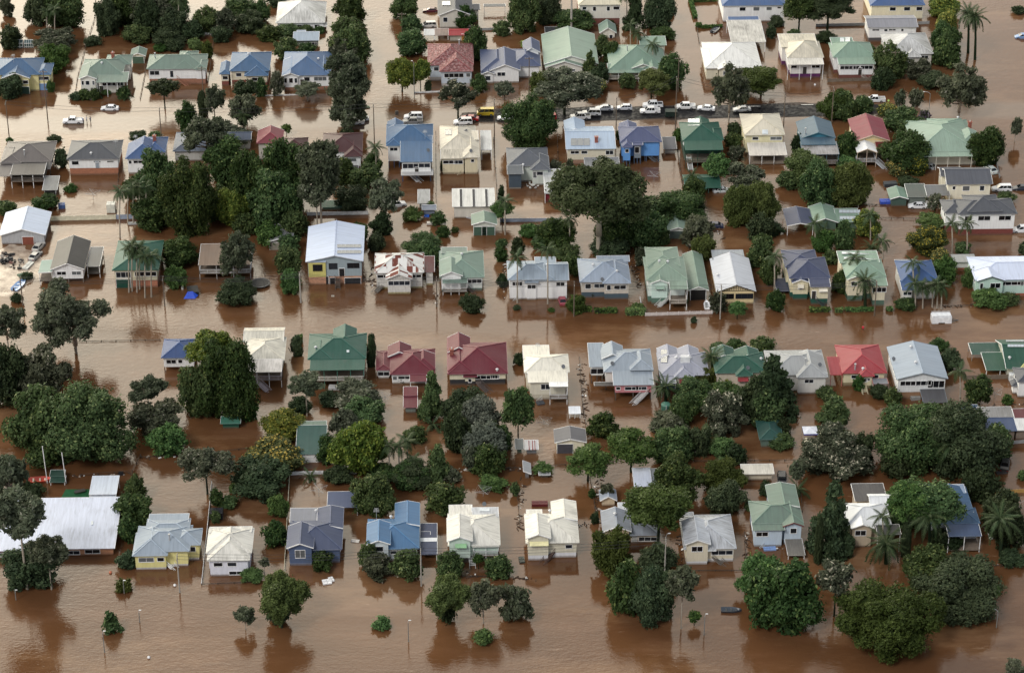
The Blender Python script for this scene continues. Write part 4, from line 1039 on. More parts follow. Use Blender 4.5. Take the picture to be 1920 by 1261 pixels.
H('big crimson roofed cream house with front gable wing and brick chimney', 'big crimson house', 721, (114, 27, 47), (222, 216, 192),
  [('hip', 839, 952, 642, 700, {'p': 22, 'w': [(912, 5.0, 1.0), (928, 2.0, .9)]}), ('gy', 839, 882, 632, 660, {'dz': .5, 'p': 28}), ('hf', 840, 883, 660, 695, {'dz': .3, 'w': []}), ('sk', 868, 895, 694, 706, {'dz': -.6, 'w': [(881, .8, 1)]})],
  wx=0, base=(1.4, (50, 52, 56)), ex=[('chim', 847, 665), ('vent', 932, 695)], st=[(897, 718, 1.4, .8, -.5, (90, 80, 76))])
H('bright cream white house with small sunroom deck on white stilts', 'white house with sunroom', 733, (226, 222, 206), (218, 214, 196),
  [('hip', 983, 1068, 664, 698, {'p': 22}), ('fl', 981, 1031, 648, 672, {'dz': .2}), ('sk', 990, 1065, 697, 716, {'dz': -.3, 'w': [(1023, 2.0, 1.4)]}), ('fl', 1030, 1065, 716, 724, {'dz': -.3, 'posts': 1, 'deck': 1.5, 'c': (234, 236, 236), 'rail': (216, 218, 220)})],
  wx=.3, base=(1.3, (196, 190, 172)), ex=[('dish', 1056, 692), ('ant', 1008, 662)], st=[(1030, 732, 1.4, -.9, -.4, (214, 214, 208))])
H('large grey blue many-gabled house with pink rear deck walls', 'grey-blue house with pink deck', 729, (160, 174, 188), (220, 220, 214),
  [('hip', 1132, 1225, 654, 696, {'p': 22}), ('gy', 1128, 1170, 648, 672, {'dz': .4, 'p': 27}), ('sk', 1105, 1135, 650, 687, {'dz': -.3, 'w': [(1120, 2.8, 1.4)]}), ('hf', 1181, 1225, 665, 693, {'dz': .5, 'w': [(1203, 3.2, .9)]}),
   ('sk', 1150, 1226, 694, 721, {'dz': -.6, 'p': 8, 'w': [(1158, 1, .8), (1185, 3, .9), (1203, 2.4, .9)], 'wc': (196, 130, 136)}), ('fl', 1114, 1153, 716, 722, {'z': 2.6, 'posts': 1, 'deck': 2.0, 'rail': (130, 126, 122), 'nowall': 1, 'c': (90, 88, 86)})],
  wx=.2, base=(1.9, (84, 76, 70), 'stumps'), ex=[('dish', 1148, 686)], st=[(1213, 733, 2.0, -.8, -.5, (206, 206, 206))])
H('lilac grey roofed house with water heater and bright blue base cladding', 'lilac-roofed house with blue base', 731, (168, 172, 188), (214, 206, 196),
  [('hip', 1237, 1330, 660, 703, {'p': 20, 'w': []}), ('gy', 1234, 1272, 652, 672, {'dz': .3, 'p': 24}), ('gy', 1272, 1312, 653, 672, {'dz': .31, 'p': 24}), ('hf', 1264, 1302, 686, 707, {'w': [(1283, 1.8, 1.1, 'h', 1.4, (130, 40, 44))]}), ('sk', 1240, 1268, 703, 718, {'dz': -.5, 'posts': 1})],
  base=(1.9, (28, 66, 150)), wx=.1, ex=[('tank', 1284, 672), ('vent', 1268, 672), ('vent', 1294, 672), ('solar', 1239, 656, 1252, 680, 1, 6, 1)])
H('deep green roofed house with red window hood among the garden trees', 'deep green house with red hood', 727, (34, 92, 76), (206, 196, 180),
  [('hip', 1341, 1438, 660, 698, {'p': 20}), ('gy', 1338, 1378, 652, 672, {'dz': .2}), ('gy', 1380, 1425, 655, 672, {'dz': .21}), ('hf', 1380, 1412, 684, 704, {'w': [(1393, 2, 1, 'h', 1.3, (140, 40, 44))]})], wx=.0, ex=[('vent', 1427, 674), ('dish', 1402, 694)])
H('pale grey hip-roofed white house with tall flue beside the dark pine', 'pale grey house by the pine', 733, (172, 176, 178), (218, 216, 210),
  [('hip', 1442, 1552, 656, 702, {'p': 18}), ('hf', 1494, 1553, 665, 707, {'w': [(1518, 2, 1)]})], wx=.3, ex=[('flue', 1510, 683), ('dish', 1537, 688)], base=(.3, (190, 188, 182)))
H('bright red hip-roofed cream house with small red side roof', 'bright red-roofed house', 723, (172, 56, 66), (222, 214, 180),
  [('hip', 1579, 1663, 646, 699, {'p': 20, 'w': [(1604, 1.6, .9), (1643, 1.4, .9)]}), ('hf', 1611, 1640, 682, 705, {'w': [(1619, 1.4, 1), (1629, .9, .7)]}), ('sk', 1557, 1581, 674, 702, {'dz': -.5, 'posts': 1, 'wx': .1}), ('fl', 1637, 1666, 709, 719, {'z': 2.3, 'posts': 1, 'c': (140, 144, 152), 'deck': .9, 'rail': (190, 186, 176)})],
  wx=.0, base=(.9, (150, 140, 110)), ex=[('vent', 1618, 693), ('flue', 1603, 693)], trim=(200, 120, 110), st=[(1618, 722, .9, .1, -.9, (196, 188, 160))])
H('huge grey blue gabled white house with a dark awning at its foot', 'huge grey-blue gabled house', 747, (160, 176, 194), (226, 228, 228),
  [('gy', 1681, 1778, 649, 710, {'p': 15, 'w': [(1704, 3.4, 1.2), (1733, 3.4, 1.2), (1758, 3.6, 1.8)]}), ('sk', 1731, 1777, 733, 754, {'z': 1.9, 'posts': 1, 'c': (96, 96, 100), 'wx': .3})],
  wx=.0, base=(1.7, (150, 118, 92)), ex=[('vent', 1708, 652), ('vent', 1717, 681), ('dish', 1675, 677)], trim=(130, 140, 150))
H('dark green shade sail stretched over the back corner yard', 'green shade sail', 676, (40, 84, 72), (60, 80, 72),
  [('fl', 1822, 1884, 643, 663, {'posts': 1, 'back': 1, 'pc': (150, 150, 146), 'sp': 30})], cat='shade sail', name='shade_sail')
H('low dark green roofed building with white edging at the right edge', 'low dark green building', 704, (38, 90, 72), (196, 196, 180),
  [('fl', 1849, 1903, 664, 693, {'posts': 1, 'p': 5}), ('gx', 1886, 1960, 636, 690, {'dz': .8, 'c': (40, 92, 74)}), ('hip', 1903, 1960, 672, 700, {'dz': .3, 'c': (206, 200, 130)})], ex=[('solar', 1889, 646, 1925, 651, 6, 1, 2), ('solar', 1886, 638, 1925, 641, 6, 1, 2), ('vent', 1893, 672)])
H('grey roofed white cottage cut by the right edge', 'grey-roofed edge cottage', 744, (84, 88, 98), WHITE, [('hip', 1908, 1975, 688, 715, {'w': []}), ('hf', 1897, 1913, 712, 723, {'dz': -1.0, 'yw': 738})], wx=0)
H('row of patched blue and grey iron shed roofs by the right edge', 'patched blue sheds', 826, (60, 82, 122), (130, 116, 104),
  [('sk', 1845, 1908, 780, 807, {'p': 6}), ('sk', 1836, 1901, 765, 781, {'dz': .6, 'c': (156, 156, 156), 'wx': .8}), ('sk', 1801, 1838, 761, 777, {'dz': .3, 'c': (62, 100, 156)}), ('sk', 1902, 1940, 768, 782, {'dz': .5, 'c': (110, 44, 52)}), ('sk', 1903, 1945, 783, 806, {'dz': -.1, 'c': (208, 210, 210)})], cat='shed', name='shed', side=False)
# ---- backyard sheds behind the bottom row
H('teal green flat-roofed garage with white door among yellow trees', 'teal garage', 866, (38, 90, 84), (196, 192, 176),
  [('sk', 554, 611, 803, 850, {'p': 5, 'w': [(580, 3.4, 1.7, 'g', (220, 220, 218))]}), ('sk', 564, 612, 791, 804, {'dz': .5, 'c': (140, 160, 142)})], cat='garage', name='garage', side=False, wx=0)
H('grey gabled cream shed with dark roller door standing in open water', 'grey gabled cream shed', 849, (104, 104, 110), (226, 220, 196),
  [('gy', 1040, 1100, 804, 829, {'p': 14, 'w': [(1056, 3.2, 2.2, 'g', (74, 74, 80))]})], cat='shed', name='shed', side=False, wx=.1)
H('tiny green hut beside a red striped roofed hut', 'tiny green hut', 850, (130, 136, 134), (60, 84, 72), [('sk', 966, 982, 825, 841, {'wx': .7})], cat='hut', name='hut', side=False)
H('tiny hut with red and white striped roof sheets', 'red striped hut', 851, (206, 204, 202), (120, 126, 130),
  [('sk', 984, 1010, 827, 842, {})] + [('sk', a, a + 2.6, 827.5, 841.6, {'dz': .1, 'nowall': 1, 'c': (160, 48, 40)}) for a in (991, 997.5, 1002)], cat='hut', name='hut', side=False)
H('flooded garden bed shed of broken grey iron sheets full of plants', 'broken iron planter shed', 896, (180, 184, 188), (110, 110, 112), [('skr', 981, 996, 868, 888, {'p': 25}), ('fl', 1010, 1032, 880, 890, {'dz': -.4, 'wx': .6, 'wc': (70, 66, 62)})], cat='hut', name='hut', side=False)
H('white flat-roofed open carport beside the dark dense trees', 'white open carport', 924, (206, 216, 236), (150, 148, 142), [('fl', 1189, 1223, 878, 911, {'posts': 1, 'back': 1}), ('fl', 1219, 1250, 879, 909, {'dz': -.3, 'c': (150, 158, 168), 'posts': 1})], cat='carport', name='carport')
H('small white awning on thin posts standing alone in the water', 'lone white awning', 784, (226, 232, 240), (150, 150, 150), [('fl', 1067, 1089, 762, 775, {'posts': 1, 'back': 1, 'sp': 1.3})], cat='awning', name='awning')
H('tiny pale blue gabled hut beside the brown fence line', 'tiny pale blue hut', 948, (168, 180, 196), (206, 190, 164), [('gy', 1125, 1157, 918, 938, {'p': 30}), ('gy', 1135, 1149, 912, 922, {'dz': .6, 'p': 30})], cat='hut', name='hut', side=False)
H('long low white shed with corrugated roof beyond the green-roofed house', 'long low white shed', 900, (206, 202, 190), (206, 196, 176), [('sk', 1391, 1452, 872, 888, {'wx': .5})], cat='shed', name='shed', side=False)
H('dark teal roofed shed half hidden by bushes', 'half-hidden teal shed', 838, (36, 84, 76), (90, 110, 100), [('hip', 1424, 1469, 788, 823, {})], cat='shed', name='shed', side=False, wx=0)
H('green box shed standing alone in brown water', 'lone green box shed', 803, (58, 130, 108), (26, 82, 66), [('fl', 413, 451, 781, 793, {'p': 4})], cat='shed', name='shed', side=False, wx=.3)
# ---- bottom row
H('very wide white roofed hall with orange brick walls at bottom left', 'wide white-roofed hall', 1041, (206, 214, 232), (176, 124, 92),
  [('sk', 60, 215, 945, 1028, {'p': 6, 'w': [(136, 2.6, 1), (172, 3.0, 1, 'w', 1.0), (100, 3, 1)]}), ('sk', -60, 62, 950, 1032, {'p': 6, 'w': [(10, 5, 1)], 'wc': (110, 50, 46)})], cat='hall', name='hall', wk='brick', wx=.22, ex=[('sky', 171, 977, 175, 984)], base=(.2, (176, 108, 72)))
H('white flat awning on posts beside the green mat', 'white flat awning', 946, (212, 222, 234), (160, 160, 160), [('fl', 167, 218, 893, 926, {'posts': 1, 'back': 1}), ('fl', 165, 215, 928, 945, {'dz': -.6, 'posts': 1})], cat='awning', name='awning')
H('pale blue roofed yellow weatherboard house beside the bottom-left hall', 'yellow weatherboard house', 1061, (160, 176, 192), (222, 214, 148),
  [('hip', 252, 355, 985, 1033, {'p': 21}), ('hf', 248, 314, 998, 1041, {'yw': 1067, 'w': [(273, 3, 1.1), (300, 1.4, 1)]}), ('hip', 322, 376, 990, 1021, {'dz': -.1, 'yw': 1049, 'w': [(356, 2.0, 1.2)]}), ('sk', 312, 349, 1018, 1031, {'dz': -.3, 'yw': 1056, 'w': [(324, 3, 1)]}),
   ('hip', 272, 354, 972, 1000, {'dz': .3, 'p': 14}), ('fl', 278, 353, 963, 978, {'dz': .4})], base=(.5, WHITE), wx=.1, ex=[('flue', 318, 1013)], st=[(312, 1052, .9, .8, -.5, WHITE)])
H('white hip-roofed white house in the walled yard', 'plain white yard house', 1067, (218, 216, 206), (224, 226, 236),
  [('hip', 386, 472, 990, 1036, {'p': 22}), ('hf', 388, 468, 1000, 1050, {'dz': -.25, 'w': [(408, 1.8, 1), (434, 1.8, 1), (442, 3, .9, 'w', 3.2)]}), ('fl', 392, 472, 987, 997, {'dz': .3})], wx=.55, base=(.3, (206, 206, 214)))
H('navy roofed blue grey house with white-trimmed street gable', 'navy house with white gable trim', 1055, (72, 84, 116), (82, 98, 128),
  [('hip', 540, 641, 974, 1030, {'p': 21}), ('gy', 537, 588, 985, 1027, {'fg': .8, 'w': [(562, 2.0, 1.9)]}), ('gy', 594, 643, 951, 990, {'dz': .3, 'p': 14}), ('sk', 543, 594, 954, 978, {'dz': .1, 'c': (140, 144, 156), 'p': 4, 'wx': .3})], base=(.7, (110, 122, 146)), wx=0, ex=[('vent', 593, 959)], side=True)
H('navy flat-roofed open carport behind the navy house', 'navy flat carport', 966, (70, 86, 124), (100, 104, 116), [('fl', 613, 671, 922, 950, {'posts': 1, 'back': 1})], cat='carport', name='carport', wx=0)
H('mid blue roofed pale house with street gable and low hedge of bushes', 'mid blue house behind bushes', 1051, (74, 124, 170), (206, 216, 220),
  [('hip', 688, 786, 972, 1028, {'p': 21, 'w': [(758, 5, .9), (778, 2, .9)]}), ('gy', 687, 732, 980, 1020, {'fg': .8, 'w': [(710, 1.8, 1.3)]}), ('gy', 740, 787, 942, 985, {'dz': .4, 'p': 13})], wx=0, ex=[('ant', 706, 972), ('vent', 733, 970)], base=(.5, (190, 196, 200)))
H('dark navy side carport with white roof stripes beside the mid blue house', 'dark navy striped carport', 1050, (52, 66, 102), (90, 90, 100),
  [('fl', 788, 820, 983, 1038, {'posts': 1, 'back': 1}), ('fl', 788, 807, 996, 1002, {'dz': .2, 'nowall': 1, 'c': (206, 210, 214)}), ('fl', 788, 819, 1008, 1014, {'dz': .2, 'nowall': 1, 'c': (214, 218, 222)})], cat='carport', name='carport', wx=0)
H('off-white roofed mint house with green window hood and front veranda', 'mint house with green hood', 1050, (220, 218, 208), (206, 224, 212),
  [('hip', 840, 938, 962, 1022, {'p': 21, 'w': []}), ('gy', 838, 886, 970, 1014, {'fg': .8, 'w': [(864, 2, 1.1, 'h', 1.5, (140, 186, 140))]}), ('fl', 842, 886, 947, 975, {'dz': .3}), ('sk', 884, 935, 953, 968, {'dz': .2, 'c': (196, 200, 204)}), ('sk', 886, 936, 1016, 1024, {'dz': -.2, 'posts': 1, 'deck': 1.4, 'rail': (206, 210, 214)})],
  wx=.5, base=(1.2, (60, 58, 54)), ex=[('dish', 908, 949), ('sky', 899, 952, 918, 958)], st=[(884, 1036, 1.4, .05, -.9, (200, 202, 200))])
H('cream white house with yellow hooded gable window and dark front stairs', 'cream house with dark stairs', 1045, (224, 222, 210), (216, 212, 192),
  [('hip', 986, 1086, 962, 1017, {'p': 21, 'w': [(1067, 1.4, 1)]}), ('gy', 986, 1033, 968, 1009, {'fg': .8, 'w': [(1012, 3.4, 1.1, 'h', 1.6, (226, 220, 170))]}), ('gy', 1035, 1083, 939, 975, {'dz': .4, 'p': 14}), ('fl', 987, 1017, 955, 968, {'dz': -.2})],
  wx=.45, base=(1.2, (222, 224, 228)), ex=[('vent', 1031, 959)], st=[(1037, 1032, 1.4, -.7, -.7, (86, 66, 58))])
H('weathered blue grey low house behind the tall street gum', 'low blue-grey house', 1017, (140, 150, 166), (206, 186, 158),
  [('hip', 1131, 1238, 955, 1003, {'p': 18, 'w': [(1190, 1, 1.8, 'd', (190, 190, 186)), (1215, 3.6, 1)]}), ('gy', 1130, 1184, 958, 996, {'fg': .6, 'w': [], 'p': 22}), ('fl', 1160, 1215, 942, 962, {'dz': .2, 'c': (190, 196, 204)})], wx=.4, ex=[('vent', 1153, 965)])
H('grey weathered white house with cream walls, hooded door and side stairs', 'grey-streaked cream house', 1053, (192, 198, 206), (222, 214, 192),
  [('hip', 1282, 1381, 964, 1028, {'p': 22, 'w': [(1358, 4.2, 1.1)]}), ('gy', 1284, 1333, 975, 1020, {'fg': .8, 'w': [(1308, 2.2, 1.3)]}), ('fl', 1284, 1303, 960, 980, {'dz': .2}), ('fl', 1327, 1343, 1021, 1032, {'dz': -.2, 'nowall': 1, 'c': (210, 214, 216)})],
  wx=.75, base=(.8, (226, 228, 230)), st=[(1337, 1041, 1.2, .8, -.5, (110, 104, 98))])
H('sage green roofed pale blue house with red-edged street gable and deck', 'sage house with red gable edge', 1014, (112, 138, 124), (196, 212, 226),
  [('hip', 1411, 1507, 938, 980, {'p': 22}), ('gy', 1468, 1508, 945, 986, {'fg': 1.2, 'w': [(1489, 1.3, 1.3)], 'trim': (110, 44, 50)}), ('gy', 1443, 1500, 908, 950, {'dz': .4, 'p': 13}), ('sk', 1411, 1472, 979, 993, {'dz': -.35, 'w': [(1430, 2.4, 1.1)]}),
   ('fl', 1477, 1510, 1010, 1040, {'z': 1.1, 'posts': 1, 'c': (150, 146, 138), 'wx': .9})], wx=.35, base=(.4, (190, 204, 216)), st=[(1440, 1010, 1.0, -.8, -.5, (200, 206, 210))])
H('bright white hip-roofed house with dark rear roof behind the pines', 'white house behind the pines', 1018, (224, 228, 232), (190, 176, 154),
  [('hip', 1586, 1672, 942, 983, {'p': 24, 'w': []}), ('gy', 1596, 1640, 958, 990, {'w': [(1615, 2.2, 1.3)]}), ('fl', 1603, 1664, 907, 938, {'dz': -.2, 'c': (84, 82, 84), 'wx': .5}), ('gx', 1631, 1674, 925, 946, {'dz': .3}), ('sk', 1645, 1690, 985, 1001, {'dz': -.5, 'c': (76, 78, 80), 'posts': 1})], wx=.1)
H('steel blue roofed house with white veranda posts behind the large fig', 'steel blue house behind the fig', 1014, (70, 106, 144), (196, 200, 206),
  [('hip', 1745, 1838, 952, 981, {'p': 24, 'w': []}), ('gy', 1762, 1826, 912, 960, {'dz': .3, 'p': 13}), ('fl', 1738, 1812, 908, 924, {'dz': .5, 'c': (150, 172, 200)}), ('sk', 1778, 1841, 980, 1004, {'dz': -.5, 'posts': 1, 'deck': .6, 'c': (60, 86, 128)})], wx=0)
# ------------------------------------------------------------------ trees and shrubs
def np_mesh(name, V, F4, mats, tint=None, smooth=False):
    me = bpy.data.meshes.new(name)
    n, f = len(V), len(F4)
    me.vertices.add(n); me.vertices.foreach_set('co', V.astype(np.float32).ravel())
    me.loops.add(f * 4); me.loops.foreach_set('vertex_index', F4.astype(np.int32).ravel())
    me.polygons.add(f); me.polygons.foreach_set('loop_start', np.arange(f, dtype=np.int32) * 4)
    me.polygons.foreach_set('loop_total', np.full(f, 4, dtype=np.int32))
    if tint is not None:
        ca = me.color_attributes.new('tint', 'FLOAT_COLOR', 'POINT')
        ca.data.foreach_set('color', tint.astype(np.float32).ravel())
    for m in mats: me.materials.append(m)
    me.update(calc_edges=True); me.validate()
    return me

def unit(a): return a / (np.linalg.norm(a, axis=-1, keepdims=True) + 1e-9)

def leaf_quads(rng, P, Nn, size, aspect=1.6, jit=0.7):
    """one bent leaf clump quad per point, facing roughly along Nn"""
    k = len(P)
    n = unit(Nn + rng.normal(0, jit, (k, 3)))
    a = unit(np.cross(n, rng.normal(0, 1, (k, 3))))
    b = np.cross(n, a)
    s = (size * rng.uniform(.65, 1.35, k))[:, None]
    a = a * s * aspect * .5; b = b * s * .5
    q = np.stack([P - a, P - b * 1.0 + a * .1, P + a, P + b * 1.0 + a * .1], 1)
    return q.reshape(-1, 3)

# kind: lobes, lobe radius range, spread, tufts, leaves per tuft, tuft spread, solid filler, leaf aspect
SHAPES = {
 'dense':  dict(n=32, lr=(.14, .36), d=(.36, .90), zmin=-.5, fill=.62, asp=1.6, cover=1.22, up=.15, fz=.70),
 'yellow': dict(n=34, lr=(.17, .28), d=(.50, .78), zmin=-.5, fill=.78, asp=1.4, cover=1.6, up=.2),
 'gum':    dict(n=34, lr=(.13, .27), d=(.25, .86), zmin=-.6, fill=.25, asp=2.2, cover=1.15, up=0, fz=.45),
 'sparse': dict(n=30, lr=(.10, .20), d=(.3, .9), zmin=-.4, fill=0, asp=2.2, cover=.8, up=0, fz=.3),
 'umb':    dict(n=34, lr=(.16, .30), d=(.45, .82), zmin=-.15, fill=.3, asp=1.8, cover=1.25, up=.3),
 'pine':   dict(n=30, lr=(.12, .24), d=(.1, .9), zmin=-1, fill=.7, asp=2.2, cover=1.4, up=0),
 'col':    dict(n=12, lr=(.45, .62), d=(.0, .4), zmin=-1, fill=.85, asp=1.6, cover=1.5, up=0),
 'willow': dict(n=38, lr=(.12, .32), d=(.35, .90), zmin=-.7, fill=.6, asp=2.0, cover=1.25, up=-.1, fz=.65),
}
def lobes_for(rng, kind, full=False):
    S = dict(SHAPES[kind]); L = []
    if full: S['zmin'] = -.92; S['n'] = int(S['n'] * 1.25)
    if kind == 'pine':
        for i in range(S['n']):
            z = rng.uniform(-.9, .92); r = (1 - (z + 1) / 2) ** .8 * .75; a = rng.uniform(0, 6.28)
            L.append((r * math.cos(a), r * math.sin(a), z, rng.uniform(*S['lr']) * (1.1 - .4 * (z + 1) / 2)))
        L.append((0, 0, -.3, .45)); L.append((0, 0, .2, .3)); return np.array(L)
    if kind == 'col':
        for i in range(S['n']):
            z = -.6 + 1.2 * i / (S['n'] - 1); a = rng.uniform(0, 6.28); d = rng.uniform(.1, .4) * (1 - .5 * max(z, 0))
            L.append((d * math.cos(a), d * math.sin(a), z, rng.uniform(*S['lr']) * (1 - .45 * max(z, 0))))
        return np.array(L)
    k = 0
    while len(L) < S['n'] and k < 4000:
        k += 1
        v = rng.normal(0, 1, 3); v /= np.linalg.norm(v)
        if v[2] < S['zmin']: continue
        d = rng.uniform(*S['d']); r = rng.uniform(*S['lr'])
        d = min(d, 1.08 - r)
        c = v * d
        if any(np.linalg.norm(c - np.array(l[:3])) < (r + l[3]) * .42 for l in L) and k < 3000: continue
        L.append((*c, r))
    if kind in ('dense', 'yellow', 'willow'): L.append((0, 0, -.05, .55))
    return np.array(L)

def ico(n=1):
    t = (1 + 5 ** .5) / 2
    return None

def crown_mesh(kind, mat, rad, seed, flowers=0.0, full=False):
    """unit crown, made for a tree about rad metres in radius so leaves keep their real size"""
    rng = np.random.default_rng(seed)
    S = SHAPES[kind]; L = lobes_for(rng, kind, full)
    ls = .33 / rad * (1.0 if rad > 3 else .85)       # leaf clump size in crown units
    if kind == 'willow': ls *= .72
    if rad < 1.6: ls = .40 / rad * .62
    area = 4 * math.pi * L[:, 3] ** 2
    nt_ = int(area.sum() / (ls * ls * 2.4) * S['cover'])
    nt_ = min(nt_, 13000)
    idx = rng.choice(len(L), nt_, p=area / area.sum())
    v = unit(rng.normal(0, 1, (nt_, 3)))
    if not full: v[:, 2] = np.where((v[:, 2] < -.5) & (rng.random(nt_) < .6), -v[:, 2], v[:, 2])
    lump = 1 + .10 * np.sin(v[:, 0] * 7 + idx * 3) * np.sin(v[:, 1] * 6 + idx) + .08 * np.sin(v[:, 2] * 9 + idx * 2)
    out = rng.random(nt_) < .07
    lump = np.where(out, lump * rng.uniform(1.08, 1.38, nt_), lump)
    P = L[idx, :3] + v * (L[idx, 3] * lump * rng.uniform(S.get('fz', .80), 1.08 if 'fz' in S else 1.04, nt_))[:, None]
    keep = np.ones(nt_, bool)
    for j in range(len(L)):
        dd = np.linalg.norm(P - L[j, :3], axis=1)
        keep &= (dd > L[j, 3] * .72) | (idx == j)
    P = P[keep]; v = v[keep]; idx = idx[keep]
    k = 4 if kind not in ('sparse', 'gum') else 5
    if kind == 'willow': k = 5
    tt = rng.random(len(P)); lt = rng.random(len(L))[idx]
    Pk = np.repeat(P, k, 0) + rng.normal(0, ls * .62, (len(P) * k, 3)) * np.array([1, 1, .8 if kind != 'willow' else 1.5])
    Vk = np.repeat(unit(v + np.array([0, 0, S['up']])), k, 0)
    tint1 = np.clip(np.repeat(.48 * tt ** 1.5 + .34 * lt, k) + rng.random(len(Pk)) * .24, 0, 1)
    tint2 = rng.random(len(Pk)) * .75 + np.repeat(tt, k) * .25
    if flowers:
        top = np.repeat(np.clip(v[:, 2] * .5 + .5, 0, 1), k)
        tint2 = np.clip(tint2 * (.55 + .5 * top), 0, 1)
    Q = leaf_quads(rng, Pk, Vk, ls, S['asp'], .55 if kind not in ('gum', 'sparse', 'willow') else .85)
    V = [Q]; T = [np.repeat(np.stack([tint1, tint2, tint1, np.ones_like(tint1)], 1), 4, 0)]
    if S['fill'] > 0:      # larger leaf clumps inside every lobe, tinted dark to paint the crown's inner shade
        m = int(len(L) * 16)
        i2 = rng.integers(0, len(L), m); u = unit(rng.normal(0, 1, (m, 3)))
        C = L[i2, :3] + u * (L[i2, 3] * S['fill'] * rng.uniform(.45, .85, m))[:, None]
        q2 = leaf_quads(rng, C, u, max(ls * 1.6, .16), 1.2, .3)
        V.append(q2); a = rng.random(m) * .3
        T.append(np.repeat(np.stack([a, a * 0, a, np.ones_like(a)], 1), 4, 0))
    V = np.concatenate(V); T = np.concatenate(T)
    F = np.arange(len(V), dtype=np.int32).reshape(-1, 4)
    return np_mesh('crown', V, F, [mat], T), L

def branches_mesh(L, mat, seed, thick=.035, base=-1.0, share=1.0):
    rng = random.Random(seed); mb = MB()
    order = sorted(range(len(L)), key=lambda i: L[i][2])
    trunk_top = max(l[2] for l in L) * .45
    mb.tube([(0, 0, base), (.01, .0, base * .5), (-.01, .01, 0), (0, 0, trunk_top)], [thick * 1.5, thick * 1.2, thick * .9, thick * .35], 6)
    for i in order:
        if rng.random() > share: continue
        x, y, z, r = L[i]
        if math.hypot(x, y) < .12: continue
        z0 = max(base * .75, min(z - .35, trunk_top * .8)) ; s = Vector((0, 0, z0)); e = Vector((x, y, z))
        mid = s.lerp(e, .5) + Vector((x * .06, y * .06, -.05))
        mb.tube([s, mid, e, e + (e - mid).normalized() * r * .6], [thick * .75, thick * .5, thick * .28, .004], 5)
        for q in range(3):
            dv = Vector((rng.gauss(0, 1), rng.gauss(0, 1), abs(rng.gauss(0, 1)))).normalized() * r * .95
            mb.tube([e, e + dv], [thick * .22, .003], 4, cap=False)
    return mb.mesh('branches', mat, smooth=True)

def lg(c): return lin(c)
LEAF = {
 'dense':  leafmat('dense', (.018, .040, .010), (.078, .135, .032), (.15, .20, .05), .16),
 'dark':   leafmat('dark', (.018, .034, .014), (.058, .088, .032), (.10, .13, .05), .10),
 'green':  leafmat('green', (.028, .070, .014), (.105, .190, .036), (.18, .26, .055), .12),
 'yellow': leafmat('yellow', (.055, .095, .012), (.190, .230, .022), (.36, .34, .03), .25),
 'lime':   leafmat('lime', (.048, .088, .012), (.170, .225, .022), (.27, .30, .035), .25),
 'gold':   leafmat('gold', (.040, .066, .020), (.100, .120, .030), (.45, .36, .03), .34),
 'olive':  leafmat('olive', (.032, .052, .010), (.120, .160, .030)),
 'fig':    leafmat('fig', (.018, .032, .010), (.080, .105, .034)),
 'gum':    leafmat('gum', (.042, .056, .030), (.140, .162, .090), (.20, .20, .15), .12),
 'silver': leafmat('silver', (.090, .110, .085), (.22, .25, .19)),
 'grey':   leafmat('grey', (.032, .043, .024), (.122, .140, .080), (.28, .27, .20), .14),
 'bloom':  leafmat('bloom', (.036, .048, .026), (.115, .128, .076), (.50, .46, .34), .24),
 'jac':    leafmat('jac', (.05, .06, .04), (.11, .11, .08), (.22, .14, .28), .35),
 'palm':   leafmat('palm', (.024, .046, .016), (.075, .115, .038)),
 'banana': leafmat('banana', (.060, .105, .035), (.120, .190, .060)),
}
BARK = {'pale': barkmat('pale', (176, 166, 150)), 'dark': barkmat('dark', (92, 80, 68)), 'grey': barkmat('grey', (132, 122, 110))}
# look -> (shape, leaf, bark, branch share, flowers, adjective, kind word, category)
LOOK = {
 'dense': ('dense', 'dense', 'dark', .6, 0, 'dark green leafy tree', 'tree'),
 'dark': ('dense', 'dark', 'dark', .5, 0, 'very dark bushy tree', 'tree'),
 'green': ('dense', 'green', 'dark', .5, 0, 'fresh green round tree', 'tree'),
 'yellow': ('yellow', 'yellow', 'dark', .5, 0, 'yellow-green domed tree', 'tree'),
 'lime': ('yellow', 'lime', 'dark', .5, 0, 'lime green clumpy tree', 'tree'),
 'gold': ('yellow', 'gold', 'dark', .5, 1, 'golden flowering tree', 'tree'),
 'olive': ('willow', 'olive', 'grey', .6, 0, 'olive green feathery tree', 'tree'),
 'gum': ('gum', 'gum', 'pale', 1, 0, 'grey-green gum tree', 'tree'),
 'sparse': ('sparse', 'grey', 'grey', 1, 0, 'thin grey open-branched tree', 'tree'),
 'silver': ('dense', 'silver', 'grey', .6, 0, 'silver-leaved tree', 'tree'),
 'grey': ('gum', 'grey', 'grey', 1, 0, 'grey-brown twiggy tree', 'tree'),
 'bloom': ('gum', 'bloom', 'grey', 1, 1, 'white-flowering tree', 'tree'),
 'jac': ('dense', 'jac', 'dark', .6, 0, 'mauve-tinted small tree', 'tree'),
 'umb': ('umb', 'fig', 'pale', 1, 0, 'wide umbrella-shaped fig', 'tree'),
 'pine': ('pine', 'dark', 'dark', .5, 0, 'dark pyramid-shaped pine', 'tree'),
 'pineg': ('pine', 'dense', 'dark', .5, 0, 'green conical tree', 'tree'),
 'col': ('col', 'dark', 'dark', .2, 0, 'narrow dark column conifer', 'tree'),
 'colg': ('col', 'green', 'dark', .2, 0, 'narrow green column shrub', 'shrub'),
 'willow': ('willow', 'olive', 'grey', .5, 0, 'drooping willowy tree', 'tree'),
}
CROWNS = {}
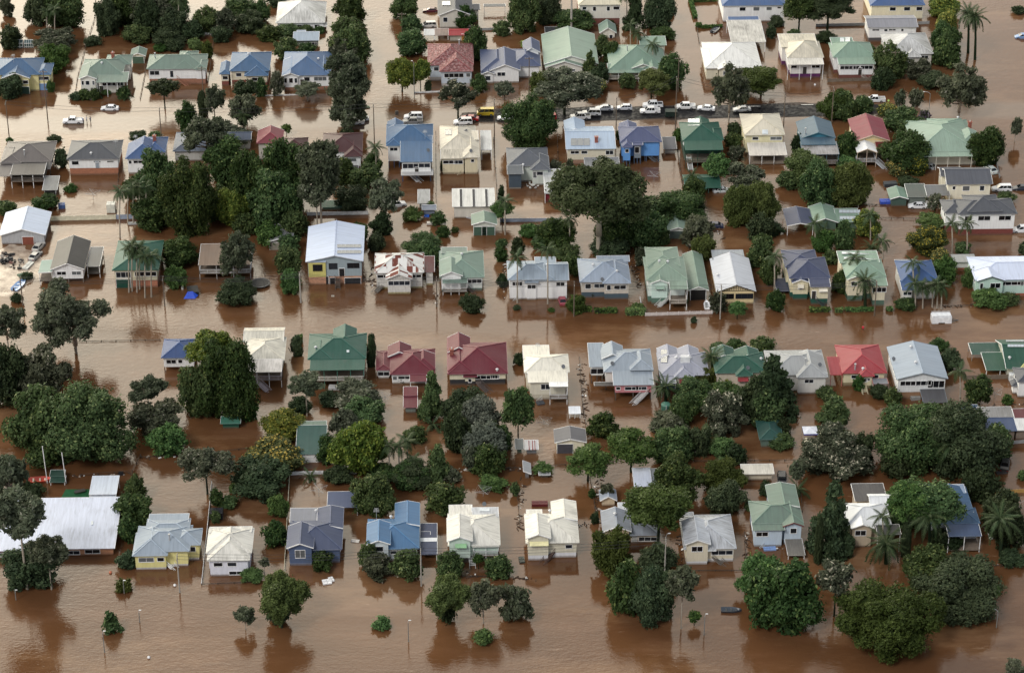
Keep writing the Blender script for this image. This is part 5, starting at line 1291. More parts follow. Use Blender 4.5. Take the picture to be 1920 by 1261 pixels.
def get_crown(look, rad, var, full=False):
    lod = 1.3 if rad < 1.9 else (2.8 if rad < 3.8 else (5.0 if rad < 6.5 else 8.5))
    nv = {1.3: 3, 2.8: 4, 5.0: 3, 8.5: 3}[lod]
    k = (look, lod, var % nv, full)
    if k not in CROWNS:
        shape, leaf, bark, share, fl, _, _ = LOOK[look]
        sd = sum(ord(c) for c in look) * 13 + int(lod * 10) + var % nv * 101
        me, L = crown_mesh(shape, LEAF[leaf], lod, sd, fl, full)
        th = {'gum': .045, 'sparse': .040, 'umb': .05}.get(shape, .035)
        CROWNS[k] = (me, branches_mesh(L, BARK[bark], sd, th, share=share))
    return CROWNS[k]
def trunk_mesh(bark):
    k = ('trunk', bark)
    if k not in CROWNS:
        mb = MB(); mb.tube([(0, 0, 0), (.15, .05, .35), (-.08, .1, .7), (0, 0, 1)], [1.15, .9, .8, .72], 8)
        CROWNS[k] = mb.mesh('trunk', BARK[bark], smooth=True)
    return CROWNS[k]

PLANTS = []    # (object, adjective, kind word, position, size) for the descriptions
tvar = random.Random(11)
def tree(look, x0, y0, x1, y1, yb=None, size=None):
    """crown seen in the box x0..y1 of the photograph; yb = where the trunk meets the water"""
    shape, leaf, bark, share, fl, adj, kw = LOOK[look]
    yc = (y0 + y1) / 2; s = scl(min(yc + 10, 1300)); Hm = (y1 - y0) / s; r = (x1 - x0) / s / 2
    st, ct = .5, .866
    hv = (Hm / 2) ** 2 - (r * st) ** 2
    v = math.sqrt(hv) / ct if hv > (r * .5 * ct) ** 2 else r * .5
    v = max(v, r * .55)
    if shape != 'col': v = min(v, r * 1.6)
    if look == 'umb': v = r * .85
    if yb is None:
        zc = v * .86; g = at((x0 + x1) / 2, yc, zc)
    else:
        gy = at((x0 + x1) / 2, yb, 0).y
        # height of the crown centre over the trunk foot
        a = at((x0 + x1) / 2, yc, 0).y; b = at((x0 + x1) / 2, yc, 1).y
        zc = max((a - gy) / (a - b), v * .6); g = at((x0 + x1) / 2, yc, zc)
    low = zc - v < .4 and r < 3.2
    var = tvar.randrange(100)
    me, br = get_crown(look, max(r, .7 * v), var, yb is None and shape in ('dense', 'yellow', 'willow', 'gum'))
    if low:
        nm, kw2 = 'shrub', 'shrub'; adj = adj.replace(' tree', ' shrub')
    else: nm, kw2 = 'tree', kw
    t = thing(nm, kw2, (g.x, g.y, 0))
    c = newobj('crown', me, t, (0, 0, zc)); ang = tvar.uniform(0, 6.28)
    c.rotation_euler = (0, 0, ang); c.scale = (r * tvar.uniform(1.08, 1.18), r * tvar.uniform(1.04, 1.14), v * 1.10)
    if not low or r > 2:
        b = newobj('branches', br, t, (0, 0, zc)); b.rotation_euler = (0, 0, ang); b.scale = (r, r, v)
    tr = max(.10, r * .055)
    if look in ('gum', 'sparse', 'grey'): tr = max(.09, r * .042)
    k = newobj('trunk', trunk_mesh(bark), t, (0, 0, -1.2)); k.scale = (tr, tr, 1.2 + max(.4, zc - v * .55)); k.rotation_euler = (0, 0, ang)
    PLANTS.append((t, adj, kw2, r, v))
    return t

# palms: every frond its own part
def frond_mesh(L=3.0, droop=1.0, wid=.55, seed=1, key='palm'):
    rng = np.random.default_rng(seed); n = 15; V = []; F = []; T = []
    def pt(t): return np.array([L * (t - .12 * t * t * droop), 0, L * (.42 * t - .95 * droop * t * t)])
    def addq(q, c):
        b = len(V); V.extend(q); F.append((b, b+1, b+2, b+3)); T.extend([(c, c, c, 1)] * 4)
    for i in range(n):
        t0, t1 = i / n, (i + 1) / n; p, q = pt(t0), pt(t1); w = .035 * (1 - t0 * .7)
        addq([p + (0, -w, .01), q + (0, -w, .01), q + (0, w, .01), p + (0, w, .01)], .9)
        if i < 1: continue
        for s in (-1, 1):
            ww = wid * math.sin(math.pi * (.12 + .86 * t0)) * rng.uniform(.85, 1.1)
            tip = (p + q) / 2 + np.array([.28 * L / 3, s * ww, -.30 * ww * (1 + droop)])
            a = (q - p)
            addq([p, q, tip + a * .25, tip], rng.random() * .6)
    return np_mesh('frond', np.array(V), np.array(F), [LEAF[key]], np.array(T))
FRONDS = {
 'palm': [frond_mesh(3.0, .75, .75, 1), frond_mesh(2.9, 1.05, .7, 2), frond_mesh(2.6, .45, .7, 3)],
 'date': [frond_mesh(4.6, .75, .65, 4), frond_mesh(4.4, 1.1, .6, 5), frond_mesh(4.4, .4, .6, 6)],
 'banana': [frond_mesh(2.4, .7, .95, 7, 'banana'), frond_mesh(2.2, 1.0, .9, 8, 'banana'), frond_mesh(2.2, .25, .85, 9, 'banana')],
}
def palm(xt, yt, yb, kind='palm', xb=None, n=None, sc=1.0, lean=None):
    """palm with its crown heart at pixel (xt, yt) and trunk foot in the water at yb"""
    xb = xt if xb is None else xb
    g = at(xb, yb, 0); a = at(xt, yt, 0); b = at(xt, yt, 1)
    h = max(1.0, (a.y - g.y) / (a.y - b.y)); top = at(xt, yt, h)
    t = thing('palm_tree', 'palm', (g.x, g.y, 0))
    off = Vector((top.x - g.x, 0, h))
    mb = MB(); m = off * .5 + Vector((off.x * -.15, 0, 0))
    r = .17 if kind == 'palm' else .34
    mb.tube([(0, 0, -1.2), (0, 0, 0), m, off], [r * 1.3, r * 1.15, r * .9, r * .8], 8)
    mb.build('trunk', BARK['pale' if kind == 'palm' else 'dark'], t, smooth=True)
    if kind == 'palm':
        mb = MB(); mb.tube([off - Vector((0, 0, .1)), off + Vector((0, 0, .9))], [r * 1.25, r * .7], 8)
        mb.build('crownshaft', plain((120, 146, 92), .5), t, smooth=True)
        off = off + Vector((0, 0, .85))
    n = n or (12 if kind == 'palm' else 27)
    rg = random.Random(int(xt * 7 + yt))
    for i in range(n):
        ring = i % 3
        me = FRONDS[kind][ring if kind != 'palm' else (0, 1, 2)[ring]]
        o = newobj('frond', me, t, off); el = (-.05, -.35, .45)[ring] + rg.uniform(-.15, .15)
        o.rotation_euler = (rg.uniform(-.2, .2), -el, 6.283 * i / n + rg.uniform(-.2, .2))
        q = sc * rg.uniform(.85, 1.1); o.scale = (q, q, q)
    PLANTS.append((t, {'palm': 'slim feather palm', 'date': 'big spreading date palm', 'banana': 'broad-leaved banana clump'}[kind], 'palm', 2, h))
    return t
def cycad(xt, y, sc=1.0, kind='date'):
    return palm(xt, y - 6, y, kind, n=14, sc=sc * .62)

# clipped hedges: box of leaf clumps
def hedge(x0, ya, x1, yb_, hgt=1.0, key='green', wid=1.1):
    a, b = at(x0, ya), at(x1, yb_); L = max((b - a).length, .8); ctr = (a + b) / 2
    rng = np.random.default_rng(int(x0)); n = int((L * (2 * hgt + wid) + 2 * wid * hgt) / .045)
    t = thing('hedge', 'hedge', (ctr.x, ctr.y, 0), math.atan2(b.y - a.y, b.x - a.x))
    P = rng.uniform(-.5, .5, (n, 3)) * np.array([L, wid, hgt * 1.0]); ax = rng.choice(3, n, p=np.array([wid * hgt, L * hgt, L * wid]) / (wid * hgt + L * hgt + L * wid))
    sg = np.where(rng.random(n) < (.5), -1, 1); sg[ax == 2] = 1
    half = np.array([L, wid, hgt]) / 2; P[np.arange(n), ax] = sg * half[ax] * rng.uniform(.86, 1.06, n)
    Nn = np.zeros((n, 3)); Nn[np.arange(n), ax] = sg
    P[:, 2] += hgt / 2; P[:, 2] += .08 * np.sin(P[:, 0] * 2.1)
    Q = leaf_quads(rng, P, Nn, .36, 1.3, .6); tn = rng.random(n)
    T = np.repeat(np.stack([tn, rng.random(n), tn, np.ones(n)], 1), 4, 0)
    newobj('foliage', np_mesh('foliage', Q, np.arange(len(Q)).reshape(-1, 4), [LEAF[key]], T), t)
    mb = MB(); mb.box(-L/2 + .15, L/2 - .15, -wid/2 + .15, wid/2 - .15, -.8, hgt - .15); mb.build('twig_core', plain((34, 44, 26), .9, 0, .4, 3), t)
    PLANTS.append((t, 'clipped box hedge', 'hedge', L / 2, hgt))
# ------------------------------------------------------------------ every tree, surveyed one by one
T = tree
TREES = """
dense 1660 898 1760 985
dark 1846 940 1922 1030
dense 1255 745 1302 800
dark 1288 786 1332 862
dense 1404 730 1470 800
dense 758 798 800 832
dark 598 734 642 762
dense 658 418 690 452
dark 480 348 524 402
dense 438 398 484 442
dense 624 298 662 346
dense 1400 468 1432 502
dark 1430 420 1470 440
dense 1590 538 1612 562
green 1804 498 1832 542
dark 1636 138 1662 170
dark 1374 58 1402 80
dense 1476 56 1502 68
green 1618 84 1640 100
green 88 150 102 176
dark 90 254 112 266
green 12 258 24 268
gum 485 1046 505 1062 1076
dense 392 346 432 400
dense 232 330 262 380
dark 660 790 690 830
dense 1000 440 1040 470
dark 1110 440 1180 480
dense 1236 430 1256 460
dark 736 870 810 908
dense 236 900 266 930
dark 1424 900 1446 930
dark 1250 -12 1264 40
dark 250 -12 302 76
dark 1140 470 1172 480
green 838 1068 850 1078
green 1275 560 1290 568
grey 1100 540 1118 556
dark 742 700 762 716
dense 905 790 935 830
gum 1125 905 1150 930 936
green 1000 866 1034 890
dense 1104 900 1116 950
dense 958 900 974 935
dark 1108 960 1124 982
dense 1396 936 1410 960
gum 1480 860 1510 900 912
dense 395 958 412 980
green 430 900 444 930
dark 1530 350 1560 372
green 1600 700 1620 735
dark 1632 720 1668 748
dense 1660 730 1690 765
gum 700 890 730 915 925
dark 610 880 660 900
green 268 1040 282 1052
dark 1560 520 1582 545
dense 800 378 816 396
dark 826 300 842 325
grey 1030 300 1052 330
gum 1060 290 1075 330 340
dark 298 18 352 72
dense 232 44 284 84
dark 344 40 382 76
dark 438 18 500 62
dark 396 46 432 80
dense 628 56 690 122
gum 620 128 692 204 246
dense 1752 62 1800 128

gum 0 -8 28 32
dark 45 -20 100 48
dense 85 -20 156 52
grey 60 55 142 100
green 74 84 130 136
dark 0 48 42 92
dark 158 66 190 88
dark 176 -14 222 82
dense 200 -16 262 50
lime 214 -14 246 22
grey 248 -14 322 50 58
dense 300 -18 352 34
dense 362 14 420 62
bloom 402 18 446 66
dense 418 -6 480 42
dark 284 60 345 84
green 286 78 314 98
dark 312 74 342 98
green 352 72 380 96
olive 378 78 398 112
dark -6 138 37 186
dark 132 173 154 188
dense 148 168 170 188
dense 168 168 186 188
green 190 166 208 177
dense 220 164 243 187
dark 281 146 332 182 204
dense 327 190 372 250
col 370 174 391 222
gum 382 156 420 224 244
gum 345 216 430 290 320
grey 400 232 470 280
dark 437 150 482 186 210
gum 430 176 484 240 246
dark 242 243 277 268
dense 279 247 302 262
dense 255 276 330 400
dense 300 285 398 452
dense 250 360 330 430
dense 385 262 470 350
gum 395 225 450 270
dense 430 270 505 420
dense 384 340 420 440
lime 404 352 464 428
dense 495 256 575 395
gum 552 262 645 370 420
dense 465 320 560 432
gum 560 330 625 392 430
dark 102 275 126 322
green 122 345 143 361
dense 60 364 106 396
dense -8 376 30 402
dense 301 445 372 502
green 311 498 348 542
gum 411 438 474 520 530
dark 406 520 476 572
gum 68 530 204 656 662
gum -22 568 43 640 655
dark 40 512 62 522
dark 22 550 42 568
dense 480 -6 506 48
dark 500 -16 546 12
dense 480 48 526 76
dense 516 44 558 72
dense 560 48 586 62
dense 590 50 608 64
dense 628 -16 684 44
dense 616 36 692 104
grey 612 74 664 132
gum 612 100 694 176 240
gum 614 150 694 244
dense 514 72 558 114
dense 556 80 592 106
grey 505 137 534 180
dense 478 150 500 182
gum 552 156 600 182 190
dense 732 -12 784 38
dense 752 28 790 62
dense 744 56 800 106
dense 852 12 892 54
lime 725 107 782 170 172
lime 770 112 806 158 172
col 796 152 810 172
bloom 823 150 894 208 230
dense 884 140 912 174
grey 928 150 964 182 186
dense 872 54 912 112
dense 925 40 956 68
green 528 234 546 250 254
dark 640 240 662 256
dense 678 288 714 330
dense 655 308 712 356
dark 628 348 692 396
gum 688 334 752 408 424
dense 528 394 576 448
green 480 415 532 462
dense 518 440 566 478
dense 520 464 564 518
green 528 504 562 554
dark 694 400 734 442
dark 690 436 722 472
green 752 388 792 416
dense 758 437 824 484
dense 786 460 826 500
dense 820 425 842 446
dense 846 425 860 436
dark 864 549 906 586
dense 808 398 834 422
col 934 350 946 380
green 922 376 962 408 418
dense 930 448 950 466
dense 928 464 950 492
dark 932 508 950 546
dark 944 522 956 532
dense 944 176 1040 276
dense 956 -14 1012 62
dark 1000 -16 1052 46
dense 1046 18 1112 58
pine 1166 -14 1214 56
dark 1206 -10 1264 56
dense 1222 50 1264 76
lime 978 74 1010 92
dense 1114 62 1142 112
dense 1130 80 1168 120
pineg 1090 96 1124 152
dark 1108 118 1140 158
dense 1124 40 1156 58
olive 994 134 1042 180
grey 998 126 1120 200 216
gold 1102 145 1136 176
olive 1190 132 1254 178 184
dense 1234 104 1286 166
dense 1162 138 1192 168
gum 1334 124 1404 212 230
olive 1388 128 1468 172 178
dense 1155 245 1166 262
green 1262 242 1284 264
dark 1364 230 1390 256
dense 1360 250 1392 282
grey 1366 272 1398 304
green 1322 290 1366 336 346
dense 1284 334 1322 384
dark 1278 374 1322 402
dense 1468 -18 1532 46 60
dark 1510 -18 1598 40 62
dark 1440 30 1470 52
dark 1438 46 1454 76
dark 1530 60 1566 78
dense 1636 84 1700 150
dark 1644 120 1676 170
grey 1698 108 1748 152
dark 1722 132 1776 168
dense 1745 40 1800 100
yellow 1740 -12 1796 34
yellow 1754 20 1794 72
olive 1766 72 1796 106
dense 1774 104 1802 128
gum 1758 122 1846 214 220
dark 1898 12 1922 25
gum 1894 220 1916 258 266
olive 1536 170 1592 224
dense 1560 176 1606 228
dense 1598 180 1636 212
gum 1678 168 1698 200
gum 1706 160 1730 206
gold 1644 194 1682 216
dense 1660 200 1732 254
jac 1722 208 1746 232
dense 1656 248 1736 322
dense 1812 238 1878 312
gold 1660 296 1706 330
gold 1700 292 1740 330
dark 1684 328 1722 352
dense 1570 250 1612 302
dark 1484 254 1506 290
olive 1476 282 1560 352
dense 1500 300 1572 392
olive 1545 300 1632 388
dense 1458 320 1500 356
green 1572 292 1614 318
umb 1040 304 1208 446 482
dense 1120 400 1190 470
green 974 417 1016 446
dark 958 446 982 478
dense 1010 410 1078 472
dense 1038 456 1088 490
dense 1056 478 1092 518
dense 1172 368 1262 432
dense 1170 392 1248 468
dense 1218 372 1322 408
grey 1190 465 1216 500
olive 1356 344 1416 424
olive 1396 346 1458 418
gum 1362 304 1432 362
gum 1276 402 1336 464
olive 1296 440 1340 492
dark 1402 400 1448 452
dense 1404 440 1452 506
dense 1424 486 1460 534
green 1064 552 1096 588
green 1184 568 1208 582
green 1366 566 1400 592 598
grey 1332 550 1362 588
dense 1562 418 1602 472
green 1524 430 1562 476
dense 1542 470 1570 496
yellow 1604 394 1650 446
gold 1704 424 1776 478
green 1720 402 1768 428
gold 1742 464 1780 502
green 1748 482 1796 534
dense 1788 454 1822 476
sparse 1736 362 1772 404
green 1826 545 1884 576
dense 1880 548 1912 572
dense 1866 362 1904 382
dark 1912 455 1930 478
dense 1438 544 1472 584
dense 1562 498 1592 562
dense 1680 560 1716 580
dark -34 628 46 782
grey 24 648 132 752
dense 16 730 130 850
dense 90 728 242 872
dense 40 790 150 868
gum 240 706 312 752 790
gum 238 744 342 816
green 281 794 347 852
lime 350 620 436 692 760
dense 372 636 478 790
dense 336 672 410 786
green 450 742 480 792
grey 338 834 432 902 926
gum -20 850 50 930
dense 238 888 272 944
dense 218 925 284 988
dense 224 972 258 1018
dark 217 1033 256 1066
olive 216 1085 248 1108
pineg 190 1148 228 1188
gum 438 1136 480 1172 1180
dense 394 918 418 950
dense 412 930 444 952
green 452 1064 492 1092
gum -20 914 90 1010 1105
gum 50 1000 128 1062 1105
dark 6 1020 106 1104
dark 40 902 82 934
gum 542 698 604 742 780
dark 542 742 582 776
yellow 488 768 572 828
gold 460 828 570 888
dark 434 868 542 922
grey 628 724 718 760
dense 640 744 718 802
grey 622 766 672 822
lime 624 786 724 892
dense 594 818 634 872
pineg 778 684 840 808
col 687 628 706 690
col 546 630 568 668
dark 832 728 912 800
dark 832 768 884 850
silver 860 746 934 820
silver 872 790 952 862
dense 924 800 960 846
pineg 792 834 848 906
dense 888 834 946 894
green 902 888 950 922
grey 866 838 900 884
grey 832 878 864 904
dense 945 718 998 818 824
dense 690 872 740 902
dense 728 874 800 904
dense 662 886 738 968
green 668 918 704 962
dark 962 662 984 686
dense 1100 772 1156 824
green 1142 808 1226 872 884
green 1064 834 1142 892 902
dense 1222 800 1300 872
dense 1232 850 1312 940
gum 1216 768 1292 818
bloom 1318 734 1402 820
dense 1262 706 1330 770
dense 1310 716 1400 790
olive 1298 690 1338 732
lime 1330 682 1386 722
dark 1386 710 1442 800
green 1330 820 1374 858
dark 1364 834 1398 872
olive 1318 862 1396 930
dark 1322 900 1396 970
dense 1334 644 1362 660
dense 1358 640 1396 656
dense 1404 630 1456 662
pine 1394 668 1506 788
dense 1530 724 1572 752
pineg 1520 740 1612 812
bloom 1502 796 1642 906
dark 1598 800 1642 886
dense 1648 752 1790 880
dark 1730 764 1880 900
dense 1690 758 1780 830
grey 1776 774 1850 832
dense 1836 796 1896 862
dark 1654 842 1708 900
dark 1806 866 1872 942
dense 1744 638 1778 656
dark 1762 654 1802 696
dense 1810 704 1856 762
green 1880 738 1898 758
dark 1456 786 1482 818
dense 1440 810 1488 842
dark 1846 918 1922 1000
green 1908 880 1930 900
green 502 927 540 972
dense 492 976 540 1024
dense 583 1033 626 1072
olive 476 1072 574 1164 1176
dark 502 1128 542 1174
dense 674 1020 706 1066
gum 682 1038 740 1086
dense 730 1028 790 1088
green 700 1156 732 1180
olive 794 1078 878 1150 1166
dark 818 1120 852 1166
gum 876 1086 936 1160 1168
gum 936 1096 996 1168
green 891 1180 922 1208
dense 800 904 870 960
dense 818 1033 866 1084
dense 910 1040 960 1082
green 888 1038 906 1058 1066
willow 1110 992 1182 1078
olive 1176 910 1296 1000 1024
dark 1202 1020 1264 1076
dense 1140 1058 1212 1156
dark 1188 1060 1264 1178
gum 1250 1060 1310 1130 1178
green 1290 1146 1314 1166 1172
green 1388 1042 1470 1130
dense 1410 1050 1534 1186
bloom 1534 1050 1604 1118 1154
olive 1574 1084 1756 1230
dense 1698 1022 1790 1110
dark 1720 1040 1874 1156
pine 1512 894 1606 1062
col 1526 972 1546 1062
col 1690 958 1710 1052
green 1666 906 1744 976 1028
dense 1704 908 1808 990 1030
dark 1745 985 1785 1030
dark 1768 998 1802 1032
dark 1876 1030 1924 1062
gum 1884 1234 1924 1270
green 1862 1096 1876 1122 1142
dark 1296 594 1306 606
dark 962 574 976 579
green 1028 576 1040 584
gum 585 1100 586 1101
"""
for ln in TREES.strip().splitlines():
    if not ln.strip(): continue
    q = ln.split(); v = [float(a) for a in q[1:]]
    if v[2] - v[0] < 3: continue
    tree(q[0], *v)

for a in ((88, 24, 62), (103, 22, 65), (335, 4, 58), (225, 364, 446), (240, 362, 418), (250, 355, 420), (262, 350, 416), (274, 356, 420),
          (242, 472, 548), (257, 476, 548), (262, 470, 542), (272, 486, 558), (284, 484, 557), (290, 492, 520), (248, 465, 546),
          (705, 282, 330), (1224, 88, 132), (1175, -4, 42), (1195, 66, 100), (1182, 52, 96), (1068, 416, 466), (1045, 424, 456), (970, 488, 568), (1027, 472, 570), (1298, 334, 366),
          (1785, 424, 476), (1813, 424, 476), (1452, 486, 546), (1712, 498, 562), (1716, 536, 578), (1730, 542, 578), (1757, 536, 578), (1765, 544, 580), (1748, 540, 576),
          (1535, 312, 342), (1528, 424, 470), (1632, 408, 450), (1655, 458, 486), (1800, 702, 758), (730, 840, 888), (748, 842, 886), (764, 832, 880), (776, 868, 888),
          (1655, 974, 1036), (457, 222, 256), (947, 382, 440), (1605, 488, 540)):
    palm(*a)
for a in ((1828, 30, 112), (1815, 24, 100), (1622, 526, 576), (1784, 834, 900), (1742, 965, 1045), (1876, 972, 1042), (1248, 724, 756), (1335, 668, 704), (1661, 1018, 1056)):
    palm(a[0], a[1], a[2], 'date', sc={1828: 1.0, 1815: 1.0}.get(a[0], .85) * (1.2 if a[1] > 800 else .95))
for a in ((812, 802, 1.0), (236, 186, .7), (184, 182, .7), (1635, 470, 1.1), (1174, 150, .9), (1498, 924, 1.1), (522, 826, .9), (582, 900, .8), (1545, 440, 1.0), (1576, 455, 1.0), (545, 444, 1.0), (264, 942, .8)):
    cycad(a[0], a[1], a[2] * 1.15)
for a in ((1345, 836), (1372, 846), (1322, 820), (1238, 800), (1356, 806), (1350, 880)):
    palm(a[0], a[1] - 8, a[1], 'banana', n=9)
for a in ((1078, 584, 1109, 583, 1.0), (1115, 586, 1156, 585, 1.0), (1173, 590, 1210, 589, 1.5), (1518, 584, 1556, 583, .9), (1566, 584, 1580, 584, .8), (1585, 583, 1638, 582, .7), (1662, 582, 1673, 582, .8),
          (1294, 2, 1304, 36, 1.0), (1306, 50, 1314, 52, 1.2), (1315, 53, 1355, 51, .7), (1300, 4, 1345, 2, 1.0), (559, 640, 567, 640, 1.5)):
    hedge(*a)
# ------------------------------------------------------------------ vehicles
def loft(mb, secs, mi=0, caps=True):
    rings = []
    for s in secs:
        b = len(mb.v); mb.v += [Vector(p) - mb.o for p in s]; rings.append((b, len(s)))
    for (a, n), (b, _) in zip(rings[:-1], rings[1:]):
        for k in range(n):
            k2 = (k + 1) % n
            mb.f.append((a + k, a + k2, b + k2, b + k)); mb.m.append(mi)
    if caps:
        a, n = rings[0]; mb.f.append(tuple(a + k for k in range(n))[::-1]); mb.m.append(mi)
        a, n = rings[-1]; mb.f.append(tuple(a + k for k in range(n))); mb.m.append(mi)
CARS = {
 # length, width, belt stations (x, z), cabin (x base rear, x base front, x roof rear, x roof front), belt z, roof z
 'sedan': (4.6, 1.78, [(-2.3, .55), (-2.25, .92), (-1.35, .98), (1.0, .95), (1.3, .93), (2.2, .74), (2.3, .5)], (-1.75, 1.15, -1.0, .35), .95, 1.42),
 'hatch': (4.2, 1.76, [(-2.1, .6), (-2.05, .95), (-1.5, .98), (.9, .95), (1.15, .93), (2.0, .74), (2.1, .5)], (-2.0, 1.05, -1.45, .3), .95, 1.48),
 'wagon': (4.8, 1.85, [(-2.4, .6), (-2.38, 1.05), (-1.5, 1.1), (1.0, 1.06), (1.3, 1.04), (2.3, .88), (2.4, .55)], (-2.36, 1.2, -2.15, .45), 1.07, 1.75),
 'ute': (5.2, 1.85, [(-2.6, .65), (-2.58, 1.0), (-1.0, 1.02), (1.2, 1.05), (1.5, 1.04), (2.5, .92), (2.6, .6)], (-.75, 1.35, -.62, .7), 1.05, 1.72),
 'dual': (5.2, 1.85, [(-2.6, .65), (-2.58, 1.0), (-1.0, 1.02), (1.2, 1.05), (1.5, 1.04), (2.5, .92), (2.6, .6)], (-1.2, 1.35, -1.02, .7), 1.05, 1.75),
 'van': (4.6, 1.85, [(-2.3, .6), (-2.28, 1.15), (-1.5, 1.2), (1.5, 1.15), (1.9, 1.1), (2.2, .95), (2.3, .55)], (-2.26, 2.05, -2.2, 1.35), 1.15, 1.95),
}
CARM = {}
def car_meshes(kind, c, bed):
    k = (kind, c, bed)
    if k in CARM: return CARM[k]
    L, W, st, (cr, cf, rr, rf), bz, rz = CARS[kind]; hw = W / 2
    body = plain(c, .22, 0.0, .03); gl = glassmat((22, 26, 30)); M = {}
    mb = MB(); secs = []
    for x, z in st:
        t = hw - (.10 if abs(x) > L / 2 - .12 else 0)
        secs.append([(x, -t, .32), (x, -t, z - .12), (x, -t + .12, z), (x, t - .12, z), (x, t, z - .12), (x, t, .32)])
    if kind in ('ute', 'dual'):
        secs = [s for s in secs if s[0][0] > -1.1 or True]
    loft(mb, secs); M['body'] = mb.mesh('body', body)
    mb = MB(); tw, bw = hw - .28, hw - .10
    loft(mb, [[(cr, -bw, bz - .05), (cr, bw, bz - .05), (rr, tw, rz - .05), (rr, -tw, rz - .05)], [(cf, -bw, bz - .05), (cf, bw, bz - .05), (rf, tw, rz - .05), (rf, -tw, rz - .05)]])
    M['windows'] = mb.mesh('windows', gl)
    mb = MB(); mb.box(rr - .03, rf + .03, -tw - .02, tw + .02, rz - .06, rz)
    for xb, xt in ((cr, rr), (cf, rf)):
        for s in (-1, 1): mb.bar((xb, s * bw, bz - .04), (xt, s * tw, rz - .03), .09, .09)
    for f in ((.48,) if kind in ('ute',) else (.36, .66)):
        for s in (-1, 1): mb.bar((cr + (cf - cr) * f, s * (bw + .01), bz - .04), (rr + (rf - rr) * f, s * (tw + .01), rz - .03), .08, .05)
    M['roof'] = mb.mesh('roof', body)
    mb = MB(); mb.tube([(0, -.11, 0), (0, .11, 0)], .34, 14); M['tyre'] = mb.mesh('tyre', plain((24, 24, 25), .8))
    mb = MB(); mb.tube([(0, -.125, 0), (0, .125, 0)], .2, 10); M['rim'] = mb.mesh('rim', plain((150, 152, 155), .3, .6))
    mb = MB(); mb.box(-.03, .04, -.18, .18, -.08, .08); M['headlight'] = mb.mesh('headlight', plain((226, 226, 220), .15))
    mb = MB(); mb.box(-.04, .03, -.14, .14, -.09, .09); M['taillight'] = mb.mesh('tail_light', plain((140, 24, 24), .2))
    mb = MB(); mb.box(L/2 - .02, L/2 + .06, -hw + .12, hw - .12, .34, .52); mb.box(-L/2 - .06, -L/2 + .02, -hw + .12, hw - .12, .36, .54)
    M['bumper'] = mb.mesh('bumper', plain(tuple(int(v * .8) for v in c), .4))
    if bed is not None:
        mb = MB()
        mb.box(-2.5, cr - .15, -hw + .14, hw - .14, 1.0, 1.02, 0)
        for y in (-hw + .02, hw - .10): mb.box(-2.58, cr - .1, y, y + .08, .9, 1.16, 1)
        mb.box(-2.6, -2.52, -hw + .02, hw - .02, .9, 1.16, 1)
        M['tray'] = mb.mesh('tray', [plain(bed, .6), body])
    CARM[k] = M; return M
PLACED = []
def car(kind, c, px, py, rz, label, z=0.0, bed=None, word=None, group=None, name=None):
    L, W = CARS[kind][:2]; hw = W / 2; p = at(px, py, z + .55)
    names = {'sedan': 'parked_sedan', 'hatch': 'parked_hatchback', 'wagon': 'parked_wagon', 'ute': 'parked_pickup', 'dual': 'parked_pickup', 'van': 'parked_van'}
    t = thing(name or names[kind], word or {'ute': 'pickup', 'dual': 'pickup', 'van': 'van'}.get(kind, 'car'), (p.x, p.y, z), R(rz), label, group)
    M = car_meshes(kind, c, bed)
    for k in ('body', 'windows', 'roof', 'bumper', 'tray'):
        if k in M: newobj(k, M[k], t)
    for x in (-L * .29, L * .31):
        for s in (-1, 1):
            w = newobj('wheel', M['tyre'], t, (x, s * (hw - .08), .34)); newobj('rim', M['rim'], w)
    for s in (-1, 1):
        newobj('headlight', M['headlight'], t, (L/2 - .05, s * (hw - .32), .68)); newobj('tail_light', M['taillight'], t, (-L/2 + .03, s * (hw - .28), .76))
    return t
WH = (224, 226, 228)
G1 = 'vehicles parked on the dry road crown'
car('ute', WH, 137, 227, 180, 'white tray pickup standing in the shallow flooded street beside a group of people', .0, (214, 216, 216))
car('sedan', WH, 206, 203, 178, 'white sedan up to its wheels in water before the bay cottage', -.25)
car('dual', WH, 664, 229, 180, 'white pickup half hidden under the tall grey street gum', .0, (60, 60, 62))
car('sedan', (206, 210, 214), 675, 222, 180, 'pale sedan just behind the pickup under the street gum', -.05)
car('wagon', (214, 216, 218), 775, 219, 180, 'white off-road wagon alongside a grey twin-cab on the wet road', .05, group=G1)
car('dual', (112, 114, 116), 774, 228, 180, 'grey twin-cab pickup alongside the white off-road wagon', .05, (52, 52, 54), group=G1)
car('wagon', WH, 868, 229, 184, 'white wagon parked beside the red car at the road edge', .08, group=G1)
car('sedan', (170, 24, 30), 881, 222, 172, 'red sedan parked between the white wagon and the yellow van', .1, group=G1)
car('van', (204, 178, 52), 911, 212, 180, 'boxy yellow van with white roof on the dry road', .12, group=G1)
car('hatch', WH, 948, 221, 178, 'white hatchback poking out from the big street tree', .12, group=G1)
car('hatch', (172, 26, 34), 1037, 217, 90, 'red hatchback tail just past the big street tree', .12, group=G1)
car('dual', WH, 1088, 219, 182, 'white twin-cab with dark tray below the twiggy grey tree', .12, (40, 42, 44), group=G1)
car('wagon', WH, 1109, 212, 178, 'white wagon at the end of the line near the twiggy grey tree', .12, group=G1)
car('sedan', WH, 1133, 203, 180, 'white sedan ahead of the silver hatchback on the far road edge', .1, group=G1)
car('hatch', (196, 200, 206), 1170, 202, 180, 'silver hatchback behind the white sedan on the far road edge', .1, group=G1)
car('dual', WH, 1224, 197, 180, 'white twin-cab pickup with dark tray cover, the farther of a close pair', .06, (34, 36, 40), group=G1)
